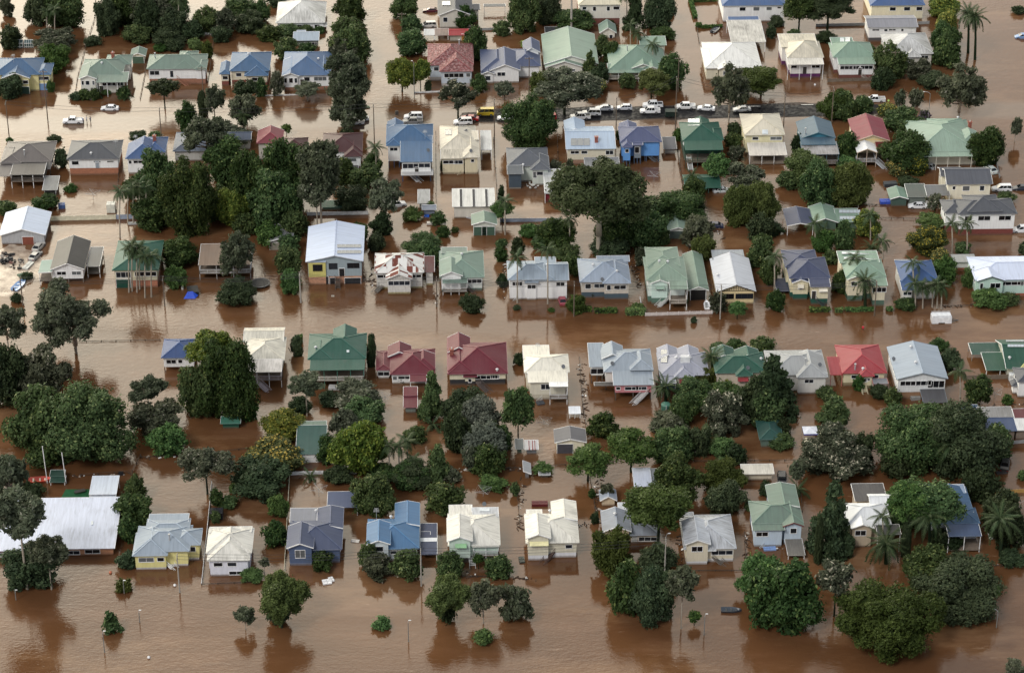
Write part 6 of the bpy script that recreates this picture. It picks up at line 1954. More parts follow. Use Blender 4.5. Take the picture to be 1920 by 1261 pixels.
car('dual', (230, 230, 230), 1219, 208, 180, 'white twin-cab pickup with pale tray, the nearer of a close pair', .12, (176, 178, 180), group=G1)
car('dual', (228, 228, 226), 1285, 200, 180, 'white twin-cab pickup standing alone beside the wooden pole', .1, (190, 192, 192), group=G1)
car('sedan', WH, 1324, 203, 168, 'white sedan parked askew near the dark roadside gum', .1, group=G1)
car('sedan', (222, 222, 220), 1391, 205, 186, 'small white sedan in front of the painted road dash', .1, group=G1)
car('ute', (222, 224, 226), 1641, 187, 178, 'white flat-tray pickup at the flooded end of the dry road', -.1, (150, 150, 146), group=G1)
car('wagon', (200, 196, 190), 802, 48, 185, 'silver four-wheel drive in the slate-roofed house driveway', -.15)
car('sedan', (84, 30, 40), 808, 20, 180, 'dark red sedan sunk to its sills near the slate-roofed house', -.35)
car('hatch', (120, 150, 190), 1917, 69, 180, 'pale blue small car cut by the right edge of the back street', -.35)
car('wagon', WH, 1878, 354, 180, 'white family wagon beside the cream gabled house', -.2)
car('sedan', (44, 48, 58), 1916, 353, 178, 'dark grey sedan nose-on behind the white family wagon', -.3)
car('sedan', (196, 204, 200), 1858, 318, 110, 'pale green grey sedan parked end-on behind the bushy tree', -.2)
car('sedan', WH, 1721, 386, 176, 'white sedan outside the green arched shed', -.15)
car('sedan', (150, 70, 82), 1054, 563, 96, 'faded red sedan nose-on beside the pale blue palm house', -.45)
car('ute', WH, 1788, 300, 180, 'white pickup sheltering under the pale green roof carport', -.1, (200, 200, 200))
car('dual', (40, 42, 46), 1466, 897, 84, 'black pickup beside the long low white shed', -.35, (60, 60, 62))
car('wagon', WH, 1916, 431, 180, 'white four-wheel drive at the right edge by the brick house', -.2)
car('dual', (60, 60, 58), 1884, 871, 75, 'dark old pickup half sunk beside the leafy tree', -.5, (120, 116, 108))
car('sedan', (186, 184, 176), 72, 463, 72, 'stripped pale car body on the mud beside the workshop', -.15)
car('sedan', (160, 160, 156), 66, 480, 70, 'dented grey car wreck with open boot on the mud', -.15)
car('sedan', (40, 46, 72), 1338, 423, 175, 'dark blue car roof under trees behind the white garage', -.3)
car('hatch', (150, 156, 160), 1738, 312, 150, 'dull blue small car jammed among yellow shrubs', -.4)
car('sedan', (200, 206, 208), 1354, 357, 10, 'white sedan tail under the dark green yard shelter', -.4)
car('wagon', (216, 216, 214), 743, 384, 20, 'white wagon seen through the pale gum leaves', -.3)

def mk(name, cat, px, py, label, fn, z=0.0, rz=0.0, group=None):
    p = at(px, py, z); t = thing(name, cat, (p.x, p.y, z), R(rz), label, group); fn(t); return t
def build(t, name, col, fn, rough=.6, smooth=False):
    mb = MB(); fn(mb); return mb.build(name, plain(col, rough) if isinstance(col, tuple) else col, t, smooth=smooth)

# boats
def boat(px, py, rz, L, hull, inside, label, motor=True):
    def f(t):
        def h(mb):
            secs = []
            for i in range(9):
                u = i / 8; x = (u - .5) * L; w = L * .19 * (1 - max(0, (u - .45) / .55) ** 2.2) * (.92 if u < .05 else 1) + .02
                sh = .12 * u * u
                secs.append([(x, -w, .45 + sh), (x, -w * .8, .05), (x, 0, -.15 + sh), (x, w * .8, .05), (x, w, .45 + sh), (x, w * .82, .40 + sh), (x, 0, .12 + sh), (x, -w * .82, .40 + sh)])
            loft(mb, secs)
        build(t, 'hull', hull, h, .35)
        build(t, 'seat', inside, lambda mb: [mb.box(x - .15, x + .15, -L * .15, L * .15, .28, .34) for x in (-L * .25, 0, L * .2)])
        if motor: build(t, 'outboard_motor', (40, 42, 46), lambda mb: mb.box(-L/2 - .25, -L/2 + .02, -.16, .16, .1, .85))
    mk('boat', 'boat', px, py, label, f, 0, rz)
boat(75, 901, 6, 5.2, (196, 70, 52), (226, 214, 196), 'small orange and white rowing boat beside the green goalpost hut', False)
boat(1325, 573, 88, 3.6, (232, 234, 236), (60, 72, 70), 'slim white canoe afloat inside the picket yard of the tall green house', False)
boat(37, 535, 70, 5.4, (120, 150, 190), (210, 214, 220), 'blue and white motor boat stranded at the edge of the mud bank')
boat(1342, 57, 60, 4.6, (56, 60, 66), (150, 154, 160), 'dark open motor boat by the clipped corner hedge')
boat(878, 407, 150, 4.6, (200, 206, 212), (60, 64, 70), 'small grey runabout boat beside the double green garage')
boat(1740, 304, 160, 4.5, (46, 60, 90), (120, 120, 126), 'navy boat among clutter below the yellow shrubs')
boat(1371, 1145, -4, 3.8, (58, 66, 76), (40, 46, 54), 'dark capsized dinghy drifting in open brown water', False)

def f(t):
    build(t, 'body', (232, 234, 236), lambda mb: (mb.box(-2.2, 2.2, -1.1, 1.1, -.6, 1.55), mb.box(-2.0, 2.0, -.9, .9, 1.55, 1.8)), .35)
    build(t, 'roof_frame', (214, 216, 218), lambda mb: (mb.bar((-2.15, -1.05, 1.9), (2.15, -1.05, 1.9), .08, .08), mb.bar((-2.15, 1.05, 1.9), (2.15, 1.05, 1.9), .08, .08)), .4)
    build(t, 'drawbar', (70, 70, 72), lambda mb: (mb.bar((2.2, -.7, .2), (3.9, 0, .25), .1, .1), mb.bar((2.2, .7, .2), (3.9, 0, .25), .1, .1)))
    build(t, 'wheel_arch', (60, 58, 56), lambda mb: mb.box(-.7, .7, -1.13, -1.09, -.3, .25))
mk('caravan', 'caravan', 1764, 602, 'white box caravan trailer stranded alone in the middle street', f)
def f(t):
    build(t, 'body', (22, 40, 34), lambda mb: (mb.box(-1.5, 1.5, -1, 1, .3, 1.6), mb.box(-1.55, 1.55, -1.05, 1.05, 1.6, 1.7)), .5)
    for x in (-.5, .6):
        for s in (-1, 1):
            w = build(t, 'wheel', (26, 26, 26), lambda mb: mb.tube([(x, s * 1.0, .3), (x, s * 1.2, .3)], .3, 12))
    build(t, 'drawbar', (50, 50, 50), lambda mb: mb.bar((-1.5, 0, .45), (-2.6, 0, .45), .1, .1))
mk('box_trailer', 'trailer', 1258, 218, 'dark green enclosed trailer between two white pickups on the dry road', f, .12)

# people: one continuous skin figure each
def person(px, py, z, shirt, legs, label, lean=0, rz=0, sub=0.0, arms=.3):
    p = at(px, py, z); t = thing('person', 'person', (p.x, p.y, z - sub), R(rz), label)
    J = {'pel': (0, 0, .95), 'ch': (lean * .5, 0, 1.35), 'nk': (lean * .62, 0, 1.5), 'hd': (lean * .7, 0, 1.66), 'hl': (lean * .7, 0, 1.74)}
    pts = [J['pel'], J['ch'], J['nk'], J['hd'], J['hl']]; E = [(0, 1), (1, 2), (2, 3), (3, 4)]; Rr = [.15, .17, .06, .095, .06]
    for s in (-1, 1):
        b = len(pts)
        pts += [(0, s * .1, .88), (.04 * s, s * .11, .48), (-.02 * s, s * .12, .05), (.14, s * .13, .03)]; E += [(0, b), (b, b+1), (b+1, b+2), (b+2, b+3)]; Rr += [.095, .065, .045, .04]
        b = len(pts)
        pts += [(lean * .55, s * .2, 1.42), (lean * .5 + .05, s * .26, 1.14), (lean * .5 + arms, s * .24, 1.0), (lean * .5 + arms + .12, s * .23, .99)]; E += [(1, b), (b, b+1), (b+1, b+2), (b+2, b+3)]; Rr += [.06, .045, .035, .035]
    me = bpy.data.meshes.new('body'); me.from_pydata(pts, E, [])
    o = newobj('body', me, t)
    md = o.modifiers.new('s', 'SKIN'); md.use_smooth_shade = True
    for i, q in enumerate(me.skin_vertices[0].data): q.radius = (Rr[i], Rr[i]); q.use_root = (i == 0)
    o.modifiers.new('u', 'SUBSURF').levels = 1
    m, nt_, b = _new('clothes'); g = _n(nt_, 'ShaderNodeTexCoord').outputs['Object']; zz = _sepx(nt_, g, 2)
    c = mixc(nt_, mrange(nt_, zz, .92, .94, 0, 1), lin(legs), lin(shirt)); c = mixc(nt_, mrange(nt_, zz, 1.5, 1.51, 0, 1), c, (.42, .26, .18))
    nt_.links.new(c, b.inputs['Base Color']); m.name = 'clothes'; me.materials.append(m)
    def hair(mb):
        mb.tube([(lean * .7 - .01, 0, 1.70), (lean * .7 - .01, 0, 1.77), (lean * .7 - .01, 0, 1.79)], [.105, .09, .03], 10)
    build(t, 'hair', (50, 38, 30), hair, .8)
person(157, 231, 0, (60, 84, 150), (40, 44, 60), 'person in blue bending at the tail of the white tray pickup', .5, 180, .15)
person(163, 228, 0, (200, 200, 205), (50, 60, 90), 'person in pale shirt standing behind the white tray pickup', 0, 180, .15)
person(170, 229, 0, (90, 100, 130), (40, 40, 48), 'person in grey standing last of the group behind the pickup', 0, 160, .15)
person(1618, 617, 0, (206, 40, 60), (60, 60, 70), 'person in a red shirt wading waist-deep in the middle street', .1, 90, .75, .2)
person(913, 1029, 1.4, (196, 50, 40), (60, 50, 50), 'person in red on the veranda of the mint house', 0, -90, 0, .1)
person(1614, 137, .7, (40, 42, 46), (40, 40, 46), 'person in dark clothes on the steps of the picket house', 0, -90, 0, .15)

# ------------------------------------------------------------------ poles, lamps and wires
WOOD, CONC = (104, 92, 80), (164, 160, 152)
POLES = []
def pole(xt, yt, xb, yb, col=WOOD, arm=1, label=None, r=.15, cat='power pole'):
    g = at(xb, yb); a = at(xt, yt, 0); b = at(xt, yt, 1)
    h = min(max((a.y - g.y) / (a.y - b.y), 1.5), 14.5)
    t = thing('power_pole' if arm else 'pole', cat, (g.x, g.y, 0), 0, label)
    build(t, 'pole_shaft', col, lambda mb: mb.tube([(0, 0, -1.2), (0, 0, h)], [r, r * .7], 8), .85)
    if arm:
        build(t, 'crossarm', (110, 98, 86), lambda mb: mb.box(-1.1, 1.1, -.06, .06, h - .55, h - .42) if arm == 1 else mb.box(-.06, .06, -1.1, 1.1, h - .55, h - .42))
        for q in (-1, -.4, .4, 1):
            build(t, 'insulator', (190, 186, 180), lambda mb: mb.tube([((q, 0, h - .42) if arm == 1 else (0, q, h - .42)), ((q, 0, h - .24) if arm == 1 else (0, q, h - .24))], .05, 6))
    POLES.append((t, g, h)); return t, h
street2 = []
for i, (xt, yt, xb, yb, lb) in enumerate((
    (40, 520, 43, 572, 'power pole rising at the foot of the mud bank'),
    (306, 519, 309, 573, 'power pole in front of the dark green house behind palms'),
    (562, 514, 564, 567, 'thick pale power pole beside the mural house'),
    (816, 520, 819, 575, 'power pole between the rust-striped house and the sage veranda house'),
    (1075, 529, 1076, 593, 'power pole at the end of the short clipped hedge'),
    (1353, 534, 1350, 598, 'pale power pole before the cream batten-gabled house'),
    (1642, 527, 1639, 592, 'power pole before the light green pergola house'))):
    street2.append(pole(xt, yt, xb, yb, CONC if i in (2, 5) else WOOD, 2, lb, .2 if i == 2 else .15))
street1 = []
for xt, yt, xb, yb, lb in ((13, 190, 18, 264, 'dark leaning power pole at the left end of the back street'),
    (297, 203, 303, 264, 'thin dark power pole in the flooded back street before the blue house'),
    (700, 196, 702, 266, 'black power pole at the crossroads corner'),
    (925, 186, 927, 262, 'power pole beside the yellow van'),
    (1155, 184, 1155, 249, 'power pole between the light blue and bright blue houses'),
    (1267, 140, 1266, 242, 'tall power pole in front of the small grey backyard shed'),
    (1470, 176, 1469, 238, 'power pole beside the two-storey cream house'),
    (1560, 164, 1559, 232, 'pale power pole under the olive roadside trees')):
    street1.append(pole(xt, yt, xb, yb, WOOD, 2, lb))
row0 = []
for xt, yt, xb, yb, lb in ((83, 130, 90, 229, 'tall dark pole in the flooded street before the yellow house'),
    (752, 24, 754, 60, 'cross-armed power pole in dark trees by the side street'),
    (992, 107, 992, 178, 'power pole before the slate-blue gabled house'),
    (1272, 107, 1271, 173, 'dark power pole at the side street corner'),
    (1676, 96, 1675, 151, 'pale power pole before the stained white-roofed house'),
    (380, 125, 381, 176, 'dark power pole before the green-roofed house on bricks')):
    row0.append(pole(xt, yt, xb, yb, WOOD, 1, lb))
pole(1068, -30, 1071, 62, CONC, 1, 'very thick pale pole behind the pale green gabled house', .34)
row3 = []
for xt, yt, xb, yb, lb in ((334, 1040, 337, 1110, 'leaning grey power pole before the yellow weatherboard house'),
    (792, 1030, 790, 1098, 'green-grey power pole before the mid blue house'),
    (1246, 1010, 1246, 1082, 'power pole standing before the tall street gum')):
    row3.append(pole(xt, yt, xb, yb, CONC, 2, lb))
def lamp(xt, yt, xb, yb, label, dx=2.0):
    t, h = pole(xt, yt, xb, yb, (120, 120, 116), 0, label, .1, 'street lamp'); t.name = 'street_lamp'
    build(t, 'lamp_arm', (170, 172, 172), lambda mb: mb.tube([(0, 0, h), (dx * .4, 0, h + .5), (dx, 0, h + .6)], .05, 6))
    build(t, 'lamp_head', (214, 216, 216), lambda mb: mb.box(dx - .1, dx + .35, -.09, .09, h + .54, h + .64))
lamp(1738, 176, 1739, 238, 'curved street lamp at the flooded end of the dry road', -1.8)
lamp(777, 118, 777, 184, 'street lamp in front of the lime green corner trees', -.6)
lamp(193, 1187, 196, 1222, 'drowned lamp post beside the small conical floating bush', .2)
lamp(765, 1167, 766, 1202, 'lamp post alone in open water before the mid blue house', .2)
lamp(1318, 1155, 1320, 1190, 'thin lamp post alone in open water beside the tiny shrub', .2)
lamp(1868, 1146, 1868, 1176, 'lamp post beside the largest dark tree at bottom right', -1.0)
lamp(261, 1148, 262, 1166, 'short marker post standing in open water below the olive bush', .1)
lamp(232, 1092, 233, 1112, 'short post in front of the floating olive bush', .1)
lamp(28, 1110, 30, 1124, 'short white-capped post below the dark bottom-left tree', .1)
lamp(1247, 1004, 1247, 1060, 'white street lamp between the tall gum and round trees', .5)
WM = plain((36, 36, 38), .6)
def wires(pl, offs, along=0):
    for (ta, ha), (tb, hb) in zip(pl[:-1], pl[1:]):
        a = ta.location; b = tb.location
        t = thing('power_line', 'power line', (a.x, a.y, 0))
        for q in offs:
            d = Vector((q, 0, 0)) if along else Vector((0, q, 0))
            A = Vector((0, 0, ha - .25)) + d; B = (b - a) + Vector((0, 0, hb - .25)) + d; P = []
            for i in range(11):
                u = i / 10; p = A.lerp(B, u); p.z -= 4 * u * (1 - u) * .9; P.append(p)
            mb = MB(); mb.tube(P, .032, 4); mb.build('wire', WM, t)
        LINES.append(t)
LINES = []
wires(street2, (-1, -.4, .4, 1)); wires(street1[:4], (-1, 1)); wires(street1[4:], (-1, 1)); wires(row3[:2], (-1, 0, 1)); wires(row3[1:], (-1, 0, 1)); wires(row0[4:5] + row0[4:5], (0,)) if False else None

# ------------------------------------------------------------------ fences
PANM = {}
def fence(pts, kind, label, h=.8, group=None):
    P = [at(*p) for p in pts]; o = P[0]
    t = thing('fence', 'fence', (o.x, o.y, 0), 0, label, group)
    colr = {'cream': (214, 210, 186), 'white': (224, 226, 226), 'blue': (150, 162, 180), 'wire': (72, 62, 54), 'timber': (120, 110, 98), 'dark': (62, 54, 46), 'picket': (216, 208, 204), 'grey': (150, 152, 152), 'tan': (176, 140, 80)}[kind]
    m = plain(colr, .6)
    for a, b in zip(P[:-1], P[1:]):
        L = (b - a).length; n = max(1, int(round(L / (2.4 if kind not in ('wire', 'dark') else 3.2)))); ang = math.atan2(b.y - a.y, b.x - a.x); l = L / n
        for i in range(n + 1):
            p = a.lerp(b, i / n) - o
            k = ('fp', kind, h)
            if k not in PANM:
                mb = MB(); s = .07; mb.box(-s, s, -s, s, -.8, h + .08); PANM[k] = mb.mesh('post', m)
            q = newobj('post', PANM[k], t, p); q.rotation_euler = (0, 0, ang)
            if kind in ('wire', 'dark') and rw.random() < .3: q.rotation_euler = (rw.uniform(-.2, .2), rw.uniform(-.2, .2), ang)
            if i == n: break
            k = ('pn', kind, h, round(l, 1))
            if k not in PANM:
                mb = MB(); w = round(l, 1)
                if kind in ('cream', 'blue', 'white', 'grey', 'tan'):
                    mb.box(.06, w - .06, -.02, .02, -.6, h - .04); mb.box(.05, w - .05, -.035, .035, h - .06, h)
                    for j in range(1, 9): x = w * j / 9; mb.box(x - .03, x + .03, -.032, .032, -.6, h - .06)
                elif kind in ('timber', 'picket'):
                    g = .16 if kind == 'timber' else .22
                    for j in range(int(w / g)):
                        x = j * g + .03; mb.box(x, x + g * .8, -.02, .02, -.6, h - (.03 if j % 2 else 0))
                    mb.box(0, w, .02, .06, h - .25, h - .15)
                else:
                    mb.bar((0, 0, h), (w, 0, h), .06, .06); mb.bar((0, 0, h * .45), (w, 0, h * .45), .035, .035)
                PANM[k] = mb.mesh('panel', m)
            q = newobj('panel' if kind not in ('wire', 'dark') else 'rail', PANM[k], t, p); q.rotation_euler = (0, 0, ang)
    return t
F_ = fence
F_([(94, 414), (217, 411)], 'cream', 'cream panel fence behind the black-roofed cottage', 1.2)
F_([(219, 411), (276, 409)], 'blue', 'grey panel fence under the mango trees beside the cream fence', 1.2)
F_([(576, 404), (690, 402)], 'white', 'white panel fence between the tall gums and the pale gum', .9)
F_([(938, 416), (1052, 415)], 'blue', 'blue grey panel fence behind the garden palm', .9)
F_([(522, 892), (545, 890), (640, 887), (668, 888)], 'white', 'white slatted back fence of the navy house yard', .8)
F_([(1210, 592), (1335, 588)], 'picket', 'pale picket front fence of the tall pale green house', .8)
F_([(1552, 154), (1646, 151)], 'timber', 'grey paling fence before the light green picket house', .9)
F_([(1335, 588), (1330, 560)], 'white', 'short white side fence beside the long pale green garage', .6)
F_([(1808, 712), (1910, 709)], 'timber', 'grey paling fence beside the low dark green building', 1.1)
F_([(1796, 928), (1935, 922)], 'tan', 'yellow brown panel fence by the spreading date palm', .8)
F_([(1900, 832), (1935, 829)], 'grey', 'grey panel fence below the patched blue sheds', .8)
F_([(1894, 570), (1772, 575)], 'dark', 'low debris-strewn fence line before the mint house', .3)
F_([(178, 36), (166, 72), (158, 100), (145, 150), (142, 172)], 'dark', 'dark side fence beside the green-roofed bay cottage', .6)
F_([(278, 112), (270, 150), (263, 186)], 'dark', 'dark side fence between the bay cottage and brick-based house', .6)
F_([(402, 66), (395, 120), (390, 156)], 'wire', 'side fence between the brick-based house and blue-roofed cream house', .5)
F_([(340, 65), (402, 65)], 'white', 'white rail fence behind the green-roofed white house', .5)
F_([(226, 300), (222, 330), (218, 410)], 'dark', 'dark side fence of the house on orange bricks', .7)
F_([(112, 330), (98, 405)], 'dark', 'dark fence between the deck house and orange brick house', .6)
F_([(817, 250), (818, 400), (818, 480), (818, 575)], 'wire', 'long side fence running down from the cream house with solar panels', .6)
F_([(925, 262), (930, 330), (932, 372)], 'wire', 'side fence below the skinny white carport', .6)
F_([(1268, 262), (1275, 320), (1285, 372)], 'dark', 'dark side fence below the small grey backyard shed', .6)
F_([(1045, 255), (1047, 330)], 'wire', 'wire fence beside the grey-roofed pale green house', .5)
F_([(1305, 42), (1311, 82)], 'dark', 'short dark fence at the side street corner', .5)
F_([(1314, 92), (1320, 106)], 'white', 'short pale fence at the bright white corner house', .6)
F_([(575, 178), (480, 181)], 'white', 'low pale front wall of the bay-window house', .35)
F_([(778, 175), (824, 173)], 'white', 'low white front wall beside the lime trees', .4)
F_([(888, 58), (935, 56)], 'grey', 'pale grey back fence beside the small red-roofed shed', .7)
F_([(1440, 48), (1470, 49)], 'grey', 'short grey fence behind the pale-trunked tree', .8)
F_([(1530, 50), (1625, 48)], 'grey', 'long grey back fence beside the grey-roofed long flat', .8)
F_([(1722, 46), (1742, 45)], 'grey', 'short grey fence beside the yellow trees', .8)
F_([(135, 641), (300, 638)], 'wire', 'faint wire fence line across the open water by the gum', .25)
F_([(265, 858), (350, 854), (480, 840)], 'dark', 'sunken fence line below the round bright shrub', .35)
F_([(150, 893), (248, 886), (264, 856)], 'wire', 'wire fence behind the green goalpost hut', .6)
F_([(397, 906), (388, 1000), (378, 1096)], 'white', 'thin white side fence beside the plain white yard house', .55)
F_([(378, 1096), (470, 1092)], 'wire', 'low front fence of the plain white yard house', .3)
F_([(543, 892), (537, 1000), (533, 1070)], 'cream', 'cream side fence beside the navy house', .5)
F_([(1086, 672), (1092, 760), (1102, 820)], 'wire', 'side fence between the sunroom house and the pink deck house', .5)
F_([(1106, 895), (1117, 960), (1120, 975)], 'dark', 'overgrown fence beside the tiny pale blue hut', .5)
F_([(968, 905), (975, 985)], 'dark', 'overgrown fence beside the broken planter shed', .5)
F_([(846, 882), (975, 878), (1060, 872)], 'dark', 'sunken back fence line behind the off-white house yards', .35)
F_([(1180, 862), (1120, 872)], 'dark', 'sunken fence line behind the white open carport', .35)
F_([(1300, 866), (1500, 864)], 'wire', 'sunken wire fence behind the long low white shed', .4)
F_([(1502, 866), (1540, 866)], 'dark', 'sunken fence line beside the white-flowering tree', .35)
F_([(1612, 838), (1655, 836)], 'dark', 'debris-covered fence line beside the giant dark tree', .3)
F_([(1555, 350), (1600, 358), (1609, 390)], 'cream', 'short pale side fence beside the olive tree', .7)
F_([(1610, 384), (1660, 386)], 'dark', 'debris-covered fence line before the arched shed', .3)
F_([(1648, 410), (1740, 412)], 'wire', 'drowned wire fence across the yard water', .4)
F_([(1866, 300), (1874, 334)], 'grey', 'short grey side fence beside the pale green grey sedan', .8)
F_([(1395, 1000), (1400, 1066)], 'wire', 'side fence between the streaked cream house and sage house', .5)
F_([(1280, 1070), (1402, 1070)], 'wire', 'sunken front fence of the grey-streaked cream house', .25)
F_([(862, 1080), (962, 1082)], 'dark', 'sunken front fence of the mint house', .25)
F_([(1838, 1062), (1895, 1060)], 'dark', 'debris-strewn fence before the steel blue house', .3)
F_([(1440, 400), (1525, 395)], 'wire', 'wire fence behind the navy double carport', .4)
F_([(1290, 478), (1300, 400)], 'dark', 'dark fence beside the long pale green garage', .5)
F_([(1096, 981), (1100, 986)], 'wire', 'stub of broken fence by the cream house with dark stairs', .4)
F_([(1200, 560), (1205, 590)], 'white', 'short pale side fence beside the tall green house stairs', .5)
F_([(1500, 905), (1504, 960)], 'dark', 'dark side fence above the green gable roof', .5)
F_([(1340, 120), (1345, 145)], 'dark', 'short dark side fence beside the bright white corner house', .4)

# ------------------------------------------------------------------ yard things and flotsam
def f(t):
    build(t, 'mat', (22, 24, 28), lambda mb: mb.tube([(0, 0, .55), (0, 0, .58)], 2.0, 24))
    build(t, 'rim_pad', (110, 112, 110), lambda mb: mb.tube([(2.15 * math.cos(a * .2618), 2.15 * math.sin(a * .2618), .58) for a in range(25)], .11, 6))
    for i in range(6):
        a = i * 1.047; build(t, 'net_pole', (60, 64, 68), lambda mb: mb.tube([(2.1 * math.cos(a), 2.1 * math.sin(a), -.5), (2.1 * math.cos(a), 2.1 * math.sin(a), 2.2)], .04, 6))
mk('trampoline', 'trampoline', 488, 534, 'round black trampoline with net poles beside the dark gum base', f)
def f(t):
    build(t, 'body', (26, 28, 32), lambda mb: mb.box(-1.2, 1.2, -1.6, 1.6, -.3, .9))
    build(t, 'tarpaulin', (34, 74, 190), lambda mb: (mb.face([(-2.4, -2.6, .02), (.2, -3.1, .05), (-.2, -1.5, 1.15), (-1.3, -1.2, .95)]), mb.face([(.2, -3.1, .05), (1.0, -1.9, .2), (-.2, -1.5, 1.15)])), .5)
    build(t, 'gas_bottle', (196, 198, 196), lambda mb: mb.tube([(-2.2, 2.0, 0), (-2.2, 2.0, .8)], .3, 10))
mk('covered_trailer', 'trailer', 362, 548, 'black trailer with a bright blue tarpaulin sliding off, afloat', f, 0, 10)
def f(t):
    build(t, 'table', (196, 196, 190), lambda mb: (mb.tube([(0, 0, .1), (0, 0, .65)], .08, 6), mb.tube([(0, 0, .65), (0, 0, .7)], .6, 12)))
    for i in range(6):
        a = i * 1.047; x, y = 1.25 * math.cos(a), 1.25 * math.sin(a)
        build(t, 'chair', (200, 200, 196), lambda mb: (mb.box(x - .22, x + .22, y - .22, y + .22, .35, .42), mb.bar((x + .22 * math.cos(a) - .22 * math.sin(a), y + .22 * math.sin(a) + .22 * math.cos(a), .65), (x + .22 * math.cos(a) + .22 * math.sin(a), y + .22 * math.sin(a) - .22 * math.cos(a), .65), .06, .5)))
mk('table_setting', 'outdoor table', 999, 351, 'white outdoor table with six chairs behind the grey-roofed pale green house', f, 0)
def clothes(px, py, label, h=2.0, r=2.0):
    def f(t):
        build(t, 'mast', (150, 152, 152), lambda mb: mb.tube([(0, 0, -.5), (0, 0, h)], .04, 6))
        for i in range(4):
            a = i * 1.571 + .5; build(t, 'arm', (160, 162, 162), lambda mb: mb.tube([(0, 0, h - .3), (r * math.cos(a), r * math.sin(a), h)], .03, 5))
        for k in (.5, .75, 1.0):
            P = [(r * k * math.cos(i * 1.571 + .5), r * k * math.sin(i * 1.571 + .5), h - .3 * (1 - k)) for i in range(5)]
            build(t, 'line', (170, 172, 172), lambda mb: mb.tube(P, .015, 4))
    mk('rotary_clothesline', 'clothesline', px, py, label, f)
clothes(175, 374, 'rotary clothesline in the pale water behind the orange brick house')
clothes(1226, 340, 'rotary clothesline in the yard behind the bright blue-walled house')
clothes(598, 930, 'rotary clothesline in the fenced yard behind the navy house')
clothes(1020, 795, 'low rotary clothesline behind the sunroom house', 1.0)
clothes(722, 752, 'thin rotary clothesline behind the crimson cottage', 1.4, 1.6)
clothes(1360, 905, 'rotary clothesline beside the long low white shed', 1.6)
clothes(1905, 955, 'rotary clothesline by the right edge yard', 1.5)
clothes(906, 930, 'rotary clothesline behind the mint house', 1.6)
clothes(1864, 745, 'rotary clothesline in the yard by the round tree', 1.6)
clothes(1062, 325, 'rotary clothesline among twigs beside the light blue house', 1.4)
def tank(px, py, label, r, h, c):
    mk('water_tank', 'water tank', px, py, label, lambda t: (build(t, 'tank_wall', c, lambda mb: mb.tube([(0, 0, -.6), (0, 0, h)], r, 20), .5), build(t, 'lid', tuple(int(v * 1.1) for v in c), lambda mb: mb.tube([(0, 0, h), (0, 0, h + .15), (0, 0, h + .35)], [r * 1.03, r * .9, .2], 20), .5), build(t, 'pipe', (224, 226, 226), lambda mb: mb.tube([(0, -r - .06, -.3), (0, -r - .06, h + .3)], .05, 6))))
tank(1248, 772, 'round green water tank beneath the garden date palm', 1.0, 1.9, (62, 104, 90))
tank(888, 598 - 300, 'grey rainwater tank behind the cream house with solar panels', .7, 1.2, (150, 156, 156))
def slab(px, py, label, w, d, h, c, rz=0, name='floating_board', cat='flotsam', tilt=0):
    def f(t):
        o = build(t, 'board', c, lambda mb: mb.box(-w/2, w/2, -d/2, d/2, -.1, h)); o.rotation_euler = (tilt, 0, 0)
        o = build(t, 'batten', tuple(int(v * .85) for v in c), lambda mb: (mb.box(-w/2, w/2, -.05, .05, h, h + .05), mb.box(-.05, .05, -d/2, d/2, h + .001, h + .052))); o.rotation_euler = (tilt, 0, 0)
    mk(name, cat, px, py, label, f, 0, rz)
slab(613, 1091, 'white mattress half floating before the navy house', 1.7, 1.5, .25, (234, 234, 234), 12, 'floating_mattress')
slab(621, 1087, 'small white foam block touching the floating mattress', .9, 1.3, .35, (226, 226, 226), 20, 'foam_block')
slab(666, 1014, 'pale floating sheet between the navy and mid blue houses', 1.6, .9, .15, (210, 206, 200), -10)
slab(1866, 1008, 'tilted pale sheet beside the spreading date palm', 2.4, 2.6, .15, (190, 194, 186), 10, tilt=.5)
slab(116, 389, 'blue covered crate beside the pale yard water', 1.6, 1.5, 1.0, (60, 84, 130), 5, 'covered_crate', 'crate')
slab(406, 968, 'black square shed box inside the white side fence', 2.6, 2.2, 1.4, (24, 26, 34), 0, 'storage_box', 'box')
slab(227, 889, 'black floating box near the big mango tree', .9, .8, .5, (26, 26, 30), 0, 'floating_box')
slab(248, 420, 'grey slat bench floating below the grey fence', 2.0, .9, .4, (170, 172, 172), 8, 'floating_bench', 'bench')
slab(209, 396, 'white box shed among palms beside the cream fence', 2.0, 1.8, 2.2, (206, 206, 196), 0, 'box_shed', 'shed')
slab(53, 500, 'pale upturned trailer tray on the mud bank', 1.4, 3.4, .5, (190, 192, 186), -20, 'upturned_tray')
slab(44, 516, 'green tarpaulin heap beside the upturned tray', 2.6, 1.6, .3, (50, 84, 62), 30, 'tarpaulin_heap', 'tarpaulin')
slab(800, 406, 'bright blue drum tray beside the domed iron shed', 1.2, .8, .4, (40, 96, 190), 0, 'plastic_crate', 'crate')
slab(818, 420, 'long white cooler box in the cluttered yard corner', 4.5, .9, .5, (196, 192, 184), -3, 'storage_box', 'box')
slab(688, 202, 'small green wheelie crate drifting at the crossroads', 1.4, 1.0, .3, (90, 110, 80), 15, 'floating_crate', 'crate')
slab(744, 214, 'dark metal bin standing at the wet road edge', .8, .6, .9, (90, 84, 78), 10, 'bin', 'bin')
slab(1661, 380, 'bright blue small vehicle shell beside the arched shed', 3.0, 1.6, .7, (50, 80, 180), 0, 'plastic_pool', 'pool')
slab(1669, 348, 'dark covered table among yard clutter behind the arched shed', 3.2, 1.6, .9, (60, 66, 72), 5, 'covered_table', 'table')
